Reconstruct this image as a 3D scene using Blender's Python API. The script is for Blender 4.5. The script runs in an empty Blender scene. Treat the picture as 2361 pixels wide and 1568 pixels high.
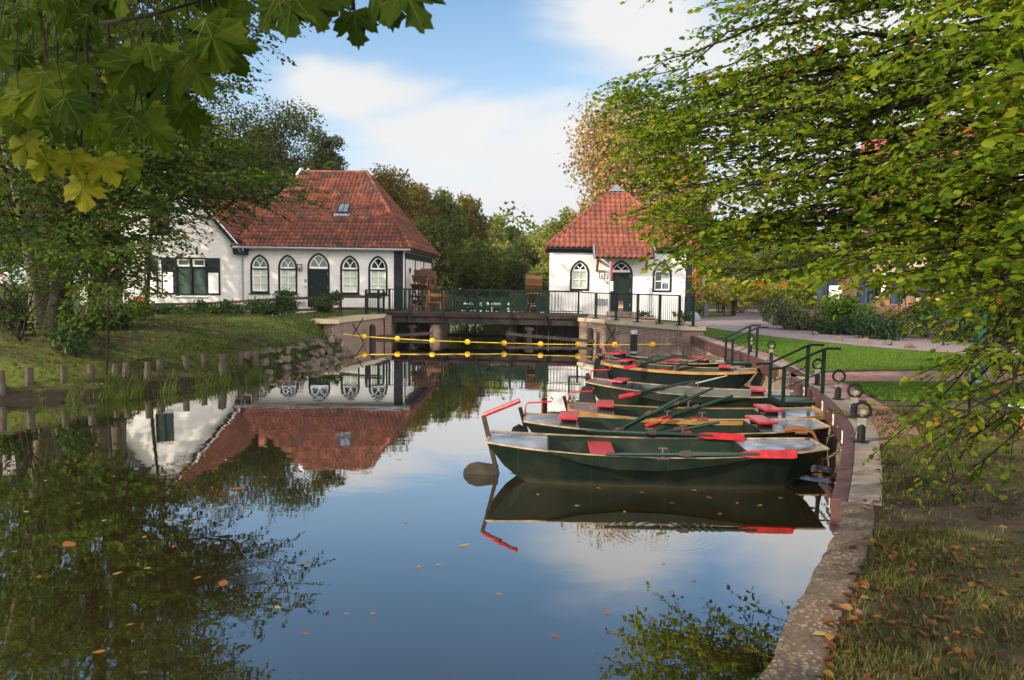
import bpy, bmesh, math, random
import numpy as np
from mathutils import Vector, Matrix
R = math.radians
random.seed(11)
scene = bpy.context.scene
COL = scene.collection

# ------------------------------------------------------------------ camera
H = 2.4; FPX = 1729.0; PIT = math.atan(132 / FPX); ROLL = 0.0125
cam_d = bpy.data.cameras.new('camera'); cam = bpy.data.objects.new('camera', cam_d); COL.objects.link(cam)
cam_d.sensor_width = 36; cam_d.lens = FPX / 2361 * 36; cam_d.clip_start = .1; cam_d.clip_end = 2000
CF = Vector((0, math.cos(PIT), -math.sin(PIT))); CU0 = Vector((0, math.sin(PIT), math.cos(PIT))); CR0 = Vector((1, 0, 0))
# the horizon drops to the right by ROLL
CR = (CR0 * math.cos(ROLL) + CU0 * math.sin(ROLL)).normalized(); CU = (CU0 * math.cos(ROLL) - CR0 * math.sin(ROLL)).normalized()
cam.matrix_world = Matrix(((CR.x, CU.x, -CF.x, 0), (CR.y, CU.y, -CF.y, 0), (CR.z, CU.z, -CF.z, H), (0, 0, 0, 1)))
cam_d.dof.use_dof = True; cam_d.dof.focus_distance = 13; cam_d.dof.aperture_fstop = 6.3
scene.camera = cam

def ray(u, v):
    return CF + CR * ((u - 1180.5) / FPX) - CU * ((v - 784) / FPX)
def at(u, v, z=0.0):
    d = ray(u, v); t = (z - H) / d.z
    return Vector((d.x * t, d.y * t, z))
def atY(u, v, Y):
    d = ray(u, v); t = Y / d.y
    return Vector((d.x * t, Y, H + d.z * t))

# ------------------------------------------------------------------ sun and sky
SUN = Vector((-.80, -.46, .46)).normalized()
sl = bpy.data.lights.new('sun', 'SUN'); sl.energy = 2.8; sl.angle = R(.55); sl.color = (1, .87, .68)
so = bpy.data.objects.new('sun', sl); COL.objects.link(so)
so.rotation_mode = 'QUATERNION'; so.rotation_quaternion = SUN.to_track_quat('Z', 'Y'); so.location = SUN * 60
scene.view_settings.view_transform = 'Standard'; scene.view_settings.look = 'None'
scene.view_settings.exposure = 1.33; scene.view_settings.gamma = 1

class NT:
    def __init__(s, nt): s.nt = nt; s.n = nt.nodes; s.l = nt.links
    def node(s, typ, **kw):
        n = s.n.new('ShaderNode' + typ)
        for k, v in kw.items(): setattr(n, k, v)
        return n
    def put(s, sock, v):
        if isinstance(v, bpy.types.NodeSocket): s.l.new(v, sock)
        elif v is not None:
            if isinstance(v, (tuple, list)) and len(v) == 3 and sock.type == 'RGBA': v = (*v, 1)
            sock.default_value = v
    def m(s, op, a, b=None, c=None, clamp=False):
        n = s.node('Math', operation=op, use_clamp=clamp)
        for i, x in enumerate((a, b, c)):
            if x is not None: s.put(n.inputs[i], x)
        return n.outputs[0]
    def vm(s, op, a, b=None, out=0):
        n = s.node('VectorMath', operation=op)
        s.put(n.inputs[0], a)
        if b is not None: s.put(n.inputs[1], b)
        return n.outputs[out]
    def mix(s, f, a, b, blend='MIX'):
        n = s.node('MixRGB', blend_type=blend); s.put(n.inputs[0], f); s.put(n.inputs[1], a); s.put(n.inputs[2], b); return n.outputs[0]
    def noise(s, vec, scale, detail=3, rough=.55, dist=0):
        n = s.node('TexNoise'); s.put(n.inputs['Vector'], vec); n.inputs['Scale'].default_value = scale
        n.inputs['Detail'].default_value = detail; n.inputs['Roughness'].default_value = rough; n.inputs['Distortion'].default_value = dist
        return n.outputs['Fac']
    def ramp(s, f, stops, interp='LINEAR'):
        n = s.node('ValToRGB'); cr = n.color_ramp; cr.interpolation = interp
        while len(cr.elements) < len(stops): cr.elements.new(.5)
        for e, (p, c) in zip(cr.elements, stops):
            e.position = p; e.color = (*c, 1) if len(c) == 3 else c
        s.put(n.inputs[0], f); return n.outputs[0]
    def smooth(s, x, a, b):
        n = s.node('MapRange', interpolation_type='SMOOTHSTEP'); s.put(n.inputs[0], x)
        n.inputs[1].default_value = a; n.inputs[2].default_value = b; return n.outputs[0]

world = bpy.data.worlds.new('World'); scene.world = world; world.use_nodes = True
w = NT(world.node_tree); w.n.clear()
sky = w.node('TexSky', sky_type='NISHITA', sun_disc=False)
sky.sun_elevation = math.asin(SUN.z); sky.sun_rotation = math.atan2(SUN.x, SUN.y)
sky.air_density = .8; sky.dust_density = .3; sky.ozone_density = 1.0
tc = w.node('TexCoord'); gen = tc.outputs['Generated']
sx = w.node('SeparateXYZ'); w.put(sx.inputs[0], gen); DX, DY, DZ = sx.outputs
ysafe = w.m('MAXIMUM', DY, .12)
ga = w.m('DIVIDE', DX, ysafe); ge = w.m('DIVIDE', DZ, ysafe)
flat = w.node('CombineXYZ'); zz = w.m('MAXIMUM', w.m('ADD', DZ, .16), .06)
w.put(flat.inputs[0], w.m('DIVIDE', DX, zz)); w.put(flat.inputs[1], w.m('DIVIDE', DY, zz)); w.put(flat.inputs[2], DZ)
n1 = w.noise(flat.outputs[0], 1.25, 7, .58, .35)
n2 = w.noise(flat.outputs[0], .55, 3, .5)
def blob(u, v, ru, rv):      # a bank of cloud round one sky direction
    a, e = (u - 1180.5) / FPX, -(v - 652) / FPX
    qa = w.m('MULTIPLY', w.m('SUBTRACT', ga, a), FPX / ru); qe = w.m('MULTIPLY', w.m('SUBTRACT', ge, e), FPX / rv)
    d = w.m('SQRT', w.m('ADD', w.m('MULTIPLY', qa, qa), w.m('MULTIPLY', qe, qe)))
    return w.m('SUBTRACT', 1.0, d)
bl = None
for b in ((1330, 400, 560, 220), (1030, 310, 270, 120), (1440, 40, 280, 200), (1900, 190, 560, 300), (1500, 480, 900, 200), (900, 490, 420, 110), (880, 230, 230, 75)):
    x = blob(*b); bl = x if bl is None else w.m('MAXIMUM', bl, x)
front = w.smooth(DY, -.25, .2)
bl = w.m('MAXIMUM', bl, -.75)
dens = w.m('ADD', w.m('MULTIPLY', bl, .85), w.m('MULTIPLY', w.m('SUBTRACT', n1, .5), 1.9))
cf = w.m('MULTIPLY', w.smooth(dens, -.1, .52), front)
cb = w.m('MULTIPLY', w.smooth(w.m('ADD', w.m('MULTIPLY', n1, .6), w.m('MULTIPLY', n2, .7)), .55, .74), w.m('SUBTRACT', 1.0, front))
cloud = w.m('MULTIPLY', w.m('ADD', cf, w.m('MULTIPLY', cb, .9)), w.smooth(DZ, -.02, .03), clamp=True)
ccol = w.mix(w.smooth(n2, .3, .75), (2.72, 2.80, 2.92), (3.06, 3.04, 3.0))
ccol = w.mix(front, (15.5, 14.6, 13.5), ccol)  # unseen clouds behind the camera, made extra bright to fill the shaded facades
skycol = w.mix(w.m('MULTIPLY', w.smooth(DZ, .42, .02), .72), w.mix(1, sky.outputs[0], (.60, .76, .76), 'MULTIPLY'), (2.6, 2.8, 2.98))
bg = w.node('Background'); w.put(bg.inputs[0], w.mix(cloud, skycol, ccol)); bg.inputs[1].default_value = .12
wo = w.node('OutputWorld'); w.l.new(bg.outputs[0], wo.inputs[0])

# ------------------------------------------------------------------ materials
MATS = {}
def newmat(name):
    m = bpy.data.materials.new(name); m.use_nodes = True; t = NT(m.node_tree)
    b = t.n['Principled BSDF']; MATS[name] = m
    t.b = b; t.out = t.n['Material Output']; c = t.node('TexCoord'); t.obj = c.outputs['Object']; t.uv = c.outputs['UV']
    t.mat = m; t.b.inputs['Specular IOR Level'].default_value = .2
    return t
def bump(t, h, strength, dist=.02):
    n = t.node('Bump'); n.inputs['Strength'].default_value = strength; n.inputs['Distance'].default_value = dist
    t.put(n.inputs['Height'], h); t.l.new(n.outputs[0], t.b.inputs['Normal'])
def plain(name, c, rough=.6, metal=0, c2=None, scale=6, lo=.35, hi=.65, bmp=0, bscale=40, coat=0, spec=.2, detail=4):
    t = newmat(name); b = t.b
    if c2 is not None:
        f = t.noise(t.obj, scale, detail); t.put(b.inputs['Base Color'], t.ramp(f, [(lo, c), (hi, c2)]))
    else: t.put(b.inputs['Base Color'], c)
    b.inputs['Roughness'].default_value = rough; b.inputs['Metallic'].default_value = metal
    b.inputs['Specular IOR Level'].default_value = spec; b.inputs['Coat Weight'].default_value = coat
    if bmp: bump(t, t.noise(t.obj, bscale, 4), bmp)
    return t.mat
def leafmat(name, stops, trans=.45, rough=.42, gloss=.35, vein=False):
    t = newmat(name); b = t.b
    a = t.node('Attribute', attribute_name='tint')
    col = t.ramp(a.outputs['Fac'], stops)
    if vein:
        col = t.mix(t.m('MULTIPLY', t.noise(t.obj, 30, 3), .5), col, (.10, .13, .015))
    t.put(b.inputs['Base Color'], col); b.inputs['Roughness'].default_value = rough; b.inputs['Specular IOR Level'].default_value = gloss
    tr = t.node('BsdfTranslucent'); t.put(tr.inputs[0], t.mix(1, col, (1.5, 1.5, .75), 'MULTIPLY'))
    mx = t.node('MixShader'); mx.inputs[0].default_value = trans
    t.l.new(b.outputs[0], mx.inputs[1]); t.l.new(tr.outputs[0], mx.inputs[2]); t.l.new(mx.outputs[0], t.out.inputs[0])
    return t.mat
def wallvec(t):      # bricks run along the wall whichever way it faces
    s = t.node('SeparateXYZ'); t.put(s.inputs[0], t.obj); c = t.node('CombineXYZ')
    t.put(c.inputs[0], t.m('ADD', s.outputs[0], s.outputs[1])); t.put(c.inputs[1], s.outputs[2]); return c.outputs[0]
def brickmat(name, c1, c2, mortar, bw=.22, bh=.065, mo=.012, rough=.85, bmp=.5, stain=None, flat=False, rot=0, offs=.5, moss=0):
    t = newmat(name); v = t.obj if flat else wallvec(t)
    if rot:
        mp = t.node('Mapping'); mp.inputs['Rotation'].default_value = (0, 0, rot); t.put(mp.inputs[0], v); v = mp.outputs[0]
    br = t.node('TexBrick', offset=offs); t.put(br.inputs['Vector'], v)
    for k, x in (('Color1', (*c1, 1)), ('Color2', (*c2, 1)), ('Mortar', (*mortar, 1)), ('Scale', 1), ('Mortar Size', mo), ('Brick Width', bw), ('Row Height', bh)):
        br.inputs[k].default_value = x
    col = br.outputs[0]
    if stain: col = t.mix(t.m('MULTIPLY', t.smooth(t.noise(t.obj, .9, 6, .65), .45, .75), stain[1]), col, stain[0])
    col = t.mix(t.m('MULTIPLY', t.noise(t.obj, 9, 4), .35), col, tuple(x * .55 for x in c1))
    t.put(t.b.inputs['Base Color'], col); t.b.inputs['Roughness'].default_value = rough
    bump(t, t.m('ADD', t.m('MULTIPLY', br.outputs['Fac'], -1), t.m('MULTIPLY', t.noise(t.obj, 60, 3), .5)), bmp, .012)
    return t.mat

brickmat('white brick', (.80, .755, .72), (.745, .70, .665), (.66, .64, .61), bmp=.55, stain=((.56, .50, .44), .5))
plain('white plaster', (.76, .715, .69), .85, c2=(.66, .62, .60), scale=.9, bmp=.15, bscale=25)
for nm_ in ('white brick', 'white plaster') if 'white plaster' in MATS else ():
    t = NT(MATS[nm_].node_tree); b_ = t.n['Principled BSDF']; c_ = b_.inputs['Base Color'].links[0].from_socket; tc_ = t.node('TexCoord').outputs['Object']; sp_ = t.node('SeparateXYZ'); t.put(sp_.inputs[0], tc_)
    wet = t.smooth(t.m('ADD', sp_.outputs[2], t.m('MULTIPLY', t.noise(tc_, 1.6, 5, .65), 1.1)), 1.15, .35)
    mp_ = t.node('Mapping'); mp_.inputs['Scale'].default_value = (3, 3, .35); t.put(mp_.inputs[0], tc_); run = t.m('MULTIPLY', t.smooth(t.noise(mp_.outputs[0], 1.2, 5, .6), .52, .72), .28)
    t.put(b_.inputs['Base Color'], t.mix(run, t.mix(t.m('MULTIPLY', wet, .55), c_, (.36, .35, .29)), (.45, .42, .38)))
plain('black paint', (.010, .012, .018), .5, bmp=.1)
plain('window white', (.78, .77, .72), .45)
plain('door green black', (.007, .016, .013), .6, bmp=.1, bscale=15)
t = newmat('dark glass'); t.put(t.b.inputs['Base Color'], (.006, .008, .008)); t.b.inputs['Roughness'].default_value = .06; t.b.inputs['Specular IOR Level'].default_value = .8
t = newmat('green curtain glass'); t.put(t.b.inputs['Base Color'], t.ramp(t.noise(t.obj, 3, 2), [(.3, (.03, .055, .045)), (.7, (.06, .10, .08))])); t.b.inputs['Roughness'].default_value = .15
t = newmat('blind slats')
s_ = t.node('SeparateXYZ'); t.put(s_.inputs[0], t.obj)
sl_ = t.m('FRACT', t.m('MULTIPLY', s_.outputs[2], 18)); t.put(t.b.inputs['Base Color'], t.ramp(sl_, [(.0, (.62, .64, .52)), (.72, (.56, .59, .48)), (.86, (.22, .25, .2))])); t.b.inputs['Roughness'].default_value = .3
def tilemat(name, stops, moss, dark):
    t = newmat(name); a = t.node('Attribute', attribute_name='tint')
    col = t.ramp(a.outputs['Fac'], stops)
    n = t.noise(t.obj, 1.1, 6, .7); f = t.noise(t.obj, 14, 4, .7)
    col = t.mix(t.m('MULTIPLY', t.smooth(t.m('ADD', t.m('MULTIPLY', n, .6), t.m('MULTIPLY', f, .4)), .44, .62), dark), col, (.055, .038, .036))
    col = t.mix(t.m('MULTIPLY', t.smooth(t.noise(t.obj, 2.3, 5, .7), .52, .75), moss), col, (.12, .12, .045))
    t.put(t.b.inputs['Base Color'], col); t.b.inputs['Roughness'].default_value = .7; t.b.inputs['Specular IOR Level'].default_value = .12
    bump(t, t.noise(t.obj, 45, 4), .3, .01); return t.mat
tilemat('old roof tile', [(0, (.045, .026, .024)), (.25, (.11, .040, .029)), (.6, (.195, .056, .035)), (.85, (.27, .082, .045)), (1, (.32, .14, .07))], .6, .95)
tilemat('red roof tile', [(0, (.15, .048, .036)), (.4, (.235, .072, .048)), (.8, (.29, .098, .062)), (1, (.34, .145, .09))], .25, .65)
plain('lead grey', (.20, .23, .26), .5, .3)
plain('zinc', (.36, .38, .40), .45, .6, c2=(.3, .31, .33), scale=5)
plain('wheel wood', (.085, .043, .027), .85, c2=(.14, .068, .04), scale=3, bmp=.4)
plain('fence wood', (.050, .022, .020), .7, c2=(.075, .035, .03), scale=4, bmp=.3)
plain('dark timber', (.016, .014, .013), .8, c2=(.035, .028, .022), scale=5, bmp=.4)
plain('worn timber', (.06, .046, .035), .85, c2=(.033, .027, .022), scale=5, bmp=.5)
plain('stake wood', (.085, .066, .046), .9, c2=(.042, .034, .026), scale=7, bmp=.6, bscale=25)
plain('railing green', (.003, .011, .0075), .55, c2=(.0045, .015, .010), scale=9, spec=.2)
plain('deck red brown', (.055, .020, .017), .8, c2=(.022, .014, .012), scale=4)
brickmat('quay brick', (.24, .125, .085), (.17, .085, .065), (.30, .26, .22), stain=((.09, .065, .05), .75), bmp=.7)
brickmat('red brick', (.22, .065, .05), (.16, .05, .042), (.26, .2, .18), stain=((.1, .05, .04), .4))
brickmat('sandstone', (.46, .37, .26), (.42, .33, .23), (.28, .23, .17), bw=1.05, bh=2, mo=.012, stain=((.3, .25, .17), .6), bmp=.3)
brickmat('road pavers', (.29, .225, .225), (.23, .17, .18), (.16, .125, .12), bw=.21, bh=.105, mo=.012, flat=True, rot=R(28), stain=((.30, .25, .23), .5), bmp=.3)
brickmat('path bricks', (.33, .16, .13), (.25, .12, .105), (.13, .09, .075), bw=.22, bh=.11, mo=.008, flat=True, rot=R(62), stain=((.28, .2, .19), .6), bmp=.4)
brickmat('left path bricks', (.16, .08, .075), (.12, .065, .06), (.08, .055, .05), bw=.21, bh=.1, flat=True, rot=R(-20))
t = newmat('quay concrete'); vo = t.node('TexVoronoi'); t.put(vo.inputs['Vector'], t.obj); vo.inputs['Scale'].default_value = 44
peb = t.ramp(vo.outputs['Color'], [(.1, (.04, .028, .02)), (.4, (.17, .11, .065)), (.7, (.32, .215, .13)), (1, (.08, .054, .036))])
col = t.mix(t.smooth(t.noise(t.obj, 2.4, 5, .65), .42, .62), peb, (.034, .026, .020))
t.put(t.b.inputs['Base Color'], t.mix(t.smooth(vo.outputs['Distance'], .25, .6), col, (.09, .068, .05))); t.b.inputs['Roughness'].default_value = .85
bump(t, vo.outputs['Distance'], -.9, .012)
plain('quay wall', (.30, .225, .15), .85, c2=(.14, .11, .08), scale=2.2, bmp=.5, bscale=22, lo=.3, hi=.62)
plain('coping concrete', (.29, .235, .19), .6, c2=(.17, .135, .11), scale=3.5, bmp=.3)
plain('board brown', (.10, .045, .04), .5, c2=(.06, .028, .027), scale=3, bmp=.25, bscale=18)
plain('board top', (.36, .31, .27), .55, c2=(.26, .22, .19), scale=6, bmp=.3)
t = newmat('boat green'); sp_ = t.node('SeparateXYZ'); t.put(sp_.inputs[0], t.obj)
col = t.ramp(t.noise(t.obj, 3.2, 5, .65), [(.42, (.005, .0115, .0075)), (.72, (.019, .021, .013))])
seam = t.m('LESS_THAN', t.m('FRACT', t.m('MULTIPLY', t.m('ADD', sp_.outputs[0], 5.13), 1.15)), .012)
col = t.mix(t.m('MULTIPLY', seam, .6), col, (.03, .035, .026))
low = t.m('MULTIPLY', t.smooth(t.m('ADD', sp_.outputs[2], t.m('MULTIPLY', t.noise(t.obj, 6, 4), .09)), .13, .045), .75)
col = t.mix(low, col, (.040, .034, .020)); scr = t.smooth(t.noise(t.obj, 26, 3, .8), .66, .74)
col = t.mix(t.m('MULTIPLY', scr, .5), col, (.06, .062, .048))
t.put(t.b.inputs['Base Color'], col); t.b.inputs['Roughness'].default_value = .45; t.b.inputs['Specular IOR Level'].default_value = .10; bump(t, t.noise(t.obj, 9, 3), .1, .02)
plain('boat inside', (.008, .019, .012), .5, c2=(.028, .029, .020), scale=3.5, lo=.48, hi=.72, bmp=.1, spec=.12)
plain('boat inside grey', (.07, .085, .075), .4, c2=(.04, .05, .045), scale=3.5, bmp=.1)
plain('boat dark', (.006, .010, .010), .45, spec=.12)
plain('trim tan', (.42, .29, .17), .55, c2=(.19, .135, .085), scale=7, bmp=.2)
plain('trim yellow', (.36, .20, .05), .5, c2=(.20, .11, .03), scale=5, bmp=.15)
t = newmat('wet deck'); t.put(t.b.inputs['Base Color'], t.ramp(t.noise(t.obj, 4, 4), [(.35, (.17, .19, .22)), (.65, (.32, .35, .39))])); t.b.inputs['Metallic'].default_value = .7
t.put(t.b.inputs['Roughness'], t.ramp(t.noise(t.obj, 2.2, 5, .7), [(.4, (.08,) * 3), (.62, (.38,) * 3)])); t.b.inputs['Specular IOR Level'].default_value = .9; bump(t, t.noise(t.obj, 2.0, 3), .12, .05)
plain('red paint', (.46, .018, .022), .3, spec=.45, c2=(.27, .012, .016), scale=9, bmp=.25, bscale=45, coat=.2)
plain('red fitting', (.40, .02, .025), .4)
plain('oar green', (.010, .030, .022), .32, spec=.4)
plain('iron black', (.012, .012, .013), .45, .2)
plain('steel grey', (.35, .35, .34), .4, .8)
plain('chain rust', (.13, .10, .08), .6, .6)
plain('lock face', (.22, .20, .17), .5, c2=(.15, .135, .11), scale=40)
plain('grating', (.10, .14, .12), .5, .4)
plain('float yellow', (.78, .46, .012), .35, c2=(.66, .36, .01), scale=4, coat=.15)
plain('rope yellow', (.60, .40, .04), .7)
plain('rope orange', (.17, .065, .028), .9, bmp=.6)
t = newmat('rubble rock'); oi = t.node('ObjectInfo')
t.put(t.b.inputs['Base Color'], t.mix(t.m('MULTIPLY', t.noise(t.obj, 6, 5), .7), t.ramp(oi.outputs['Random'], [(0, (.19, .13, .088)), (.35, (.11, .092, .075)), (.7, (.22, .15, .095)), (1, (.13, .12, .11))]), (.07, .06, .05))); t.b.inputs['Roughness'].default_value = .85; bump(t, t.noise(t.obj, 12, 5), .6, .03)
plain('boulder grey', (.30, .33, .36), .7, c2=(.22, .24, .26), scale=5, bmp=.2)
def barkmat(name, a, b_):
    t = newmat(name); mp = t.node('Mapping'); mp.inputs['Scale'].default_value = (5, 5, .9); t.put(mp.inputs[0], t.obj)
    n = t.noise(mp.outputs[0], 2.2, 6, .65); t.put(t.b.inputs['Base Color'], t.ramp(n, [(.35, a), (.65, b_)])); t.b.inputs['Roughness'].default_value = .9; t.b.inputs['Specular IOR Level'].default_value = .1; bump(t, n, .8, .03)
barkmat('beech bark', (.10, .08, .055), (.17, .135, .09)); barkmat('dark bark', (.012, .009, .007), (.034, .026, .019)); barkmat('birch bark', (.42, .37, .30), (.25, .2, .15))
G = leafmat
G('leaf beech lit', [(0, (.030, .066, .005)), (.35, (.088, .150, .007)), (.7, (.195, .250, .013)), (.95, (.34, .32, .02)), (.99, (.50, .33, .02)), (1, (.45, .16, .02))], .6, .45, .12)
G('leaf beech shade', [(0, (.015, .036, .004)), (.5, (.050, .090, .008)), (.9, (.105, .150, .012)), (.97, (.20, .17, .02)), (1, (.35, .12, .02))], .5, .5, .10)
G('leaf orange', [(0, (.12, .085, .02)), (.5, (.30, .13, .025)), (1, (.42, .16, .03))], .4)
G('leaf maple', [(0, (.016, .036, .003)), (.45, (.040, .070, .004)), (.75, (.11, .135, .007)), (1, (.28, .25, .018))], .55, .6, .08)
G('leaf oak dark', [(0, (0.028, 0.040, 0.012)), (.5, (0.053, 0.065, 0.017)), (.85, (0.094, 0.099, 0.022)), (1, (0.176, 0.137, 0.030))], .3, .9, .06)
G('leaf olive gold', [(0, (0.058, 0.052, 0.012)), (.5, (0.110, 0.087, 0.017)), (.85, (0.193, 0.133, 0.026)), (1, (0.283, 0.162, 0.034))], .35, .9, .06)
G('leaf mid green', [(0, (0.032, 0.054, 0.012)), (.5, (0.065, 0.090, 0.018)), (.9, (0.128, 0.140, 0.024)), (1, (0.218, 0.180, 0.036))], .35, .9, .06)
G('leaf light green', [(0, (0.101, 0.129, 0.034)), (.5, (0.202, 0.225, 0.050)), (1, (0.370, 0.322, 0.092))], .4, .9, .06)
G('leaf chestnut', [(0, (0.133, 0.100, 0.049)), (.35, (0.226, 0.200, 0.069)), (.65, (0.361, 0.223, 0.097)), (.9, (0.480, 0.261, 0.117)), (1, (0.534, 0.338, 0.177))], .35, .9, .06)
G('leaf yellow bush', [(0, (0.194, 0.209, 0.066)), (.4, (0.475, 0.443, 0.116)), (.8, (0.819, 0.652, 0.166)), (1, (0.991, 0.698, 0.232))], .4, .9, .06)
G('leaf red bush', [(0, (0.109, 0.109, 0.043)), (.5, (0.312, 0.156, 0.051)), (1, (0.624, 0.187, 0.068))], .35, .9, .06)
G('leaf silver', [(0, (.14, .17, .12)), (1, (.26, .29, .22))], .3, .6, .2)
G('leaf shrub', [(0, (0.014, 0.036, 0.010)), (.5, (0.033, 0.069, 0.015)), (.9, (0.077, 0.111, 0.021)), (1, (0.221, 0.144, 0.031))], .28, .5, .15)
G('leaf laurel', [(0, (0.031, 0.071, 0.010)), (.5, (0.076, 0.143, 0.014)), (1, (0.163, 0.224, 0.029))], .3, .5, .15)
G('leaf ivy', [(0, (0.011, 0.031, 0.013)), (.6, (0.028, 0.058, 0.021)), (1, (0.066, 0.099, 0.031))], .2, .5, .15)
G('leaf pine', [(0, (0.028, 0.045, 0.022)), (.6, (0.063, 0.084, 0.039)), (1, (0.140, 0.119, 0.056))], .2, .9, .06)
G('flowers red', [(0, (.35, .012, .02)), (.8, (.5, .03, .05)), (1, (.75, .6, .58))], .3)
G('flowers white', [(0, (.03, .07, .02)), (.45, (.05, .09, .02)), (.5, (.75, .72, .70)), (1, (.8, .78, .75))], .3)
G('grass lush', [(0, (0.021, 0.037, 0.005)), (.6, (0.049, 0.076, 0.006)), (1, (0.104, 0.122, 0.014))], .4, .5, .3)
G('grass lawn', [(0, (.045, .10, .008)), (.6, (.085, .16, .012)), (1, (.15, .22, .02))], .4, .5, .3)
G('grass dry', [(0, (0.024, 0.036, 0.007)), (.35, (0.055, 0.068, 0.011)), (.7, (0.112, 0.104, 0.022)), (1, (0.191, 0.135, 0.044))], .35, .6, .25)
G('litter', [(0, (0.037, 0.013, 0.007)), (.4, (0.099, 0.030, 0.011)), (.75, (0.186, 0.066, 0.015)), (1, (0.279, 0.144, 0.018))], .3, .5, .4)
G('floating', [(0, (.20, .06, .015)), (.4, (.28, .10, .02)), (.7, (.30, .20, .04)), (.9, (.30, .24, .17)), (1, (.08, .14, .02))], .15, .45, .4)

def groundmat(name, stops, sc, stops2, sc2, lo, hi, bmp=.5):
    t = newmat(name); a = t.ramp(t.noise(t.obj, sc, 8, .72), stops); b_ = t.ramp(t.noise(t.obj, sc2 * 9, 6, .7), stops2)
    t.put(t.b.inputs['Base Color'], t.mix(t.smooth(t.noise(t.obj, sc2, 5, .65), lo, hi), a, b_)); t.b.inputs['Roughness'].default_value = .95
    t.b.inputs['Specular IOR Level'].default_value = .2; bump(t, t.noise(t.obj, 22, 6, .7), bmp, .04); return t.mat
SOIL = [(.3, (.026, .018, .012)), (.55, (.060, .040, .026)), (.75, (.105, .072, .046))]
BG_ = groundmat('bank ground', [(.3, (.032, .048, .008)), (.5, (.075, .095, .014)), (.72, (.14, .145, .025))], 9, SOIL, .55, .45, .66)
t = NT(BG_.node_tree); b_ = t.n['Principled BSDF']; c_ = b_.inputs['Base Color'].links[0].from_socket; tc_ = t.node('TexCoord'); sp_ = t.node('SeparateXYZ'); t.put(sp_.inputs[0], tc_.outputs['Object'])
t.put(b_.inputs['Base Color'], t.mix(t.smooth(t.m('ADD', sp_.outputs[2], t.m('MULTIPLY', t.noise(tc_.outputs['Object'], 2.5, 4), .3)), .46, .28), c_, (.022, .015, .010)))
groundmat('dirt ground', [(.3, (.050, .056, .012)), (.6, (.11, .10, .025))], 16, SOIL, .5, .36, .56)
groundmat('lawn ground', [(.3, (.035, .085, .006)), (.6, (.070, .135, .010)), (.8, (.10, .16, .014))], 14, [(.3, (.05, .10, .008)), (.7, (.11, .16, .015))], .6, .4, .7, .3)
groundmat('far ground', [(.3, (.03, .045, .012)), (.7, (.07, .085, .02))], 3, SOIL, .2, .5, .7)
groundmat('bed soil', SOIL, 8, [(.3, (.09, .06, .04)), (.7, (.15, .105, .07))], .9, .45, .6)
# water: still and murky, with a few rings
t = newmat('pond water'); t.n.remove(t.b)
df = t.node('BsdfDiffuse'); t.put(df.inputs[0], t.ramp(t.noise(t.obj, .25, 3), [(.3, (.014, .0098, .003)), (.7, (.022, .016, .0055))]))
gl = t.node('BsdfGlossy'); gl.inputs['Roughness'].default_value = .012; gl.inputs[0].default_value = (.97, .97, .97, 1)
lw = t.node('LayerWeight'); lw.inputs[0].default_value = .5
fres = t.m('ADD', t.m('MULTIPLY', t.m('POWER', lw.outputs['Facing'], 2.3), 1.13), .055, clamp=True)
mxs = t.node('MixShader'); t.put(mxs.inputs[0], fres); t.l.new(df.outputs[0], mxs.inputs[1]); t.l.new(gl.outputs[0], mxs.inputs[2]); t.l.new(mxs.outputs[0], t.out.inputs[0])
mp = t.node('Mapping'); mp.inputs['Scale'].default_value = (1, 1.6, 1); t.put(mp.inputs[0], t.obj)
hgt = t.m('ADD', t.m('MULTIPLY', t.noise(mp.outputs[0], .9, 2), .0020), t.m('MULTIPLY', t.noise(mp.outputs[0], 6, 2), .00022))
for (u, v, rad, amp) in ((1530, 1228, .55, .00010), (572, 1316, .26, .0002), (1095, 1415, .36, .00008), (1068, 1298, .2, .00008), (1890, 1092, .45, .0022)):
    p = at(u, v); d = t.vm('DISTANCE', t.obj, tuple(p), out=1)
    env = t.m('MULTIPLY', t.smooth(d, rad * 1.15, rad * .9), t.smooth(d, rad * .1, rad * .8))
    hgt = t.m('ADD', hgt, t.m('MULTIPLY', t.m('MULTIPLY', t.m('SINE', t.m('MULTIPLY', d, 95)), env), amp))
bn = t.node('Bump'); bn.inputs['Strength'].default_value = 1; bn.inputs['Distance'].default_value = 1; t.put(bn.inputs['Height'], hgt); t.l.new(bn.outputs[0], gl.inputs['Normal'])
plain('sign white', (.70, .70, .68), .5); plain('sign blue', (.015, .035, .13), .4); plain('poster pale', (.42, .50, .52), .4); plain('ink black', (.01, .01, .012), .5); plain('ink red', (.5, .02, .02), .5)
plain('wicker', (.26, .15, .075), .8, c2=(.18, .1, .05), scale=30); plain('cloth yellow', (.68, .58, .32), .8); plain('table grey', (.20, .21, .22), .5)
plain('parasol blue', (.030, .042, .075), .85, c2=(.05, .065, .10), scale=3); plain('awning tan', (.40, .28, .17), .85, c2=(.32, .22, .14), scale=2); plain('orange wood', (.42, .22, .07), .6)
plain('pot black', (.015, .016, .018), .4); plain('green post', (.02, .10, .06), .6, c2=(.04, .14, .085), scale=5); plain('terracotta', (.30, .11, .06), .8); plain('orange box', (.34, .10, .04), .7)
plain('lamp glass', (.75, .72, .64), .3); plain('bin green', (.012, .06, .035), .5); plain('bollard grey', (.10, .105, .11), .6); plain('chair orange', (.26, .10, .035), .6); plain('cabinet green', (.008, .03, .018), .5)
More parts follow.
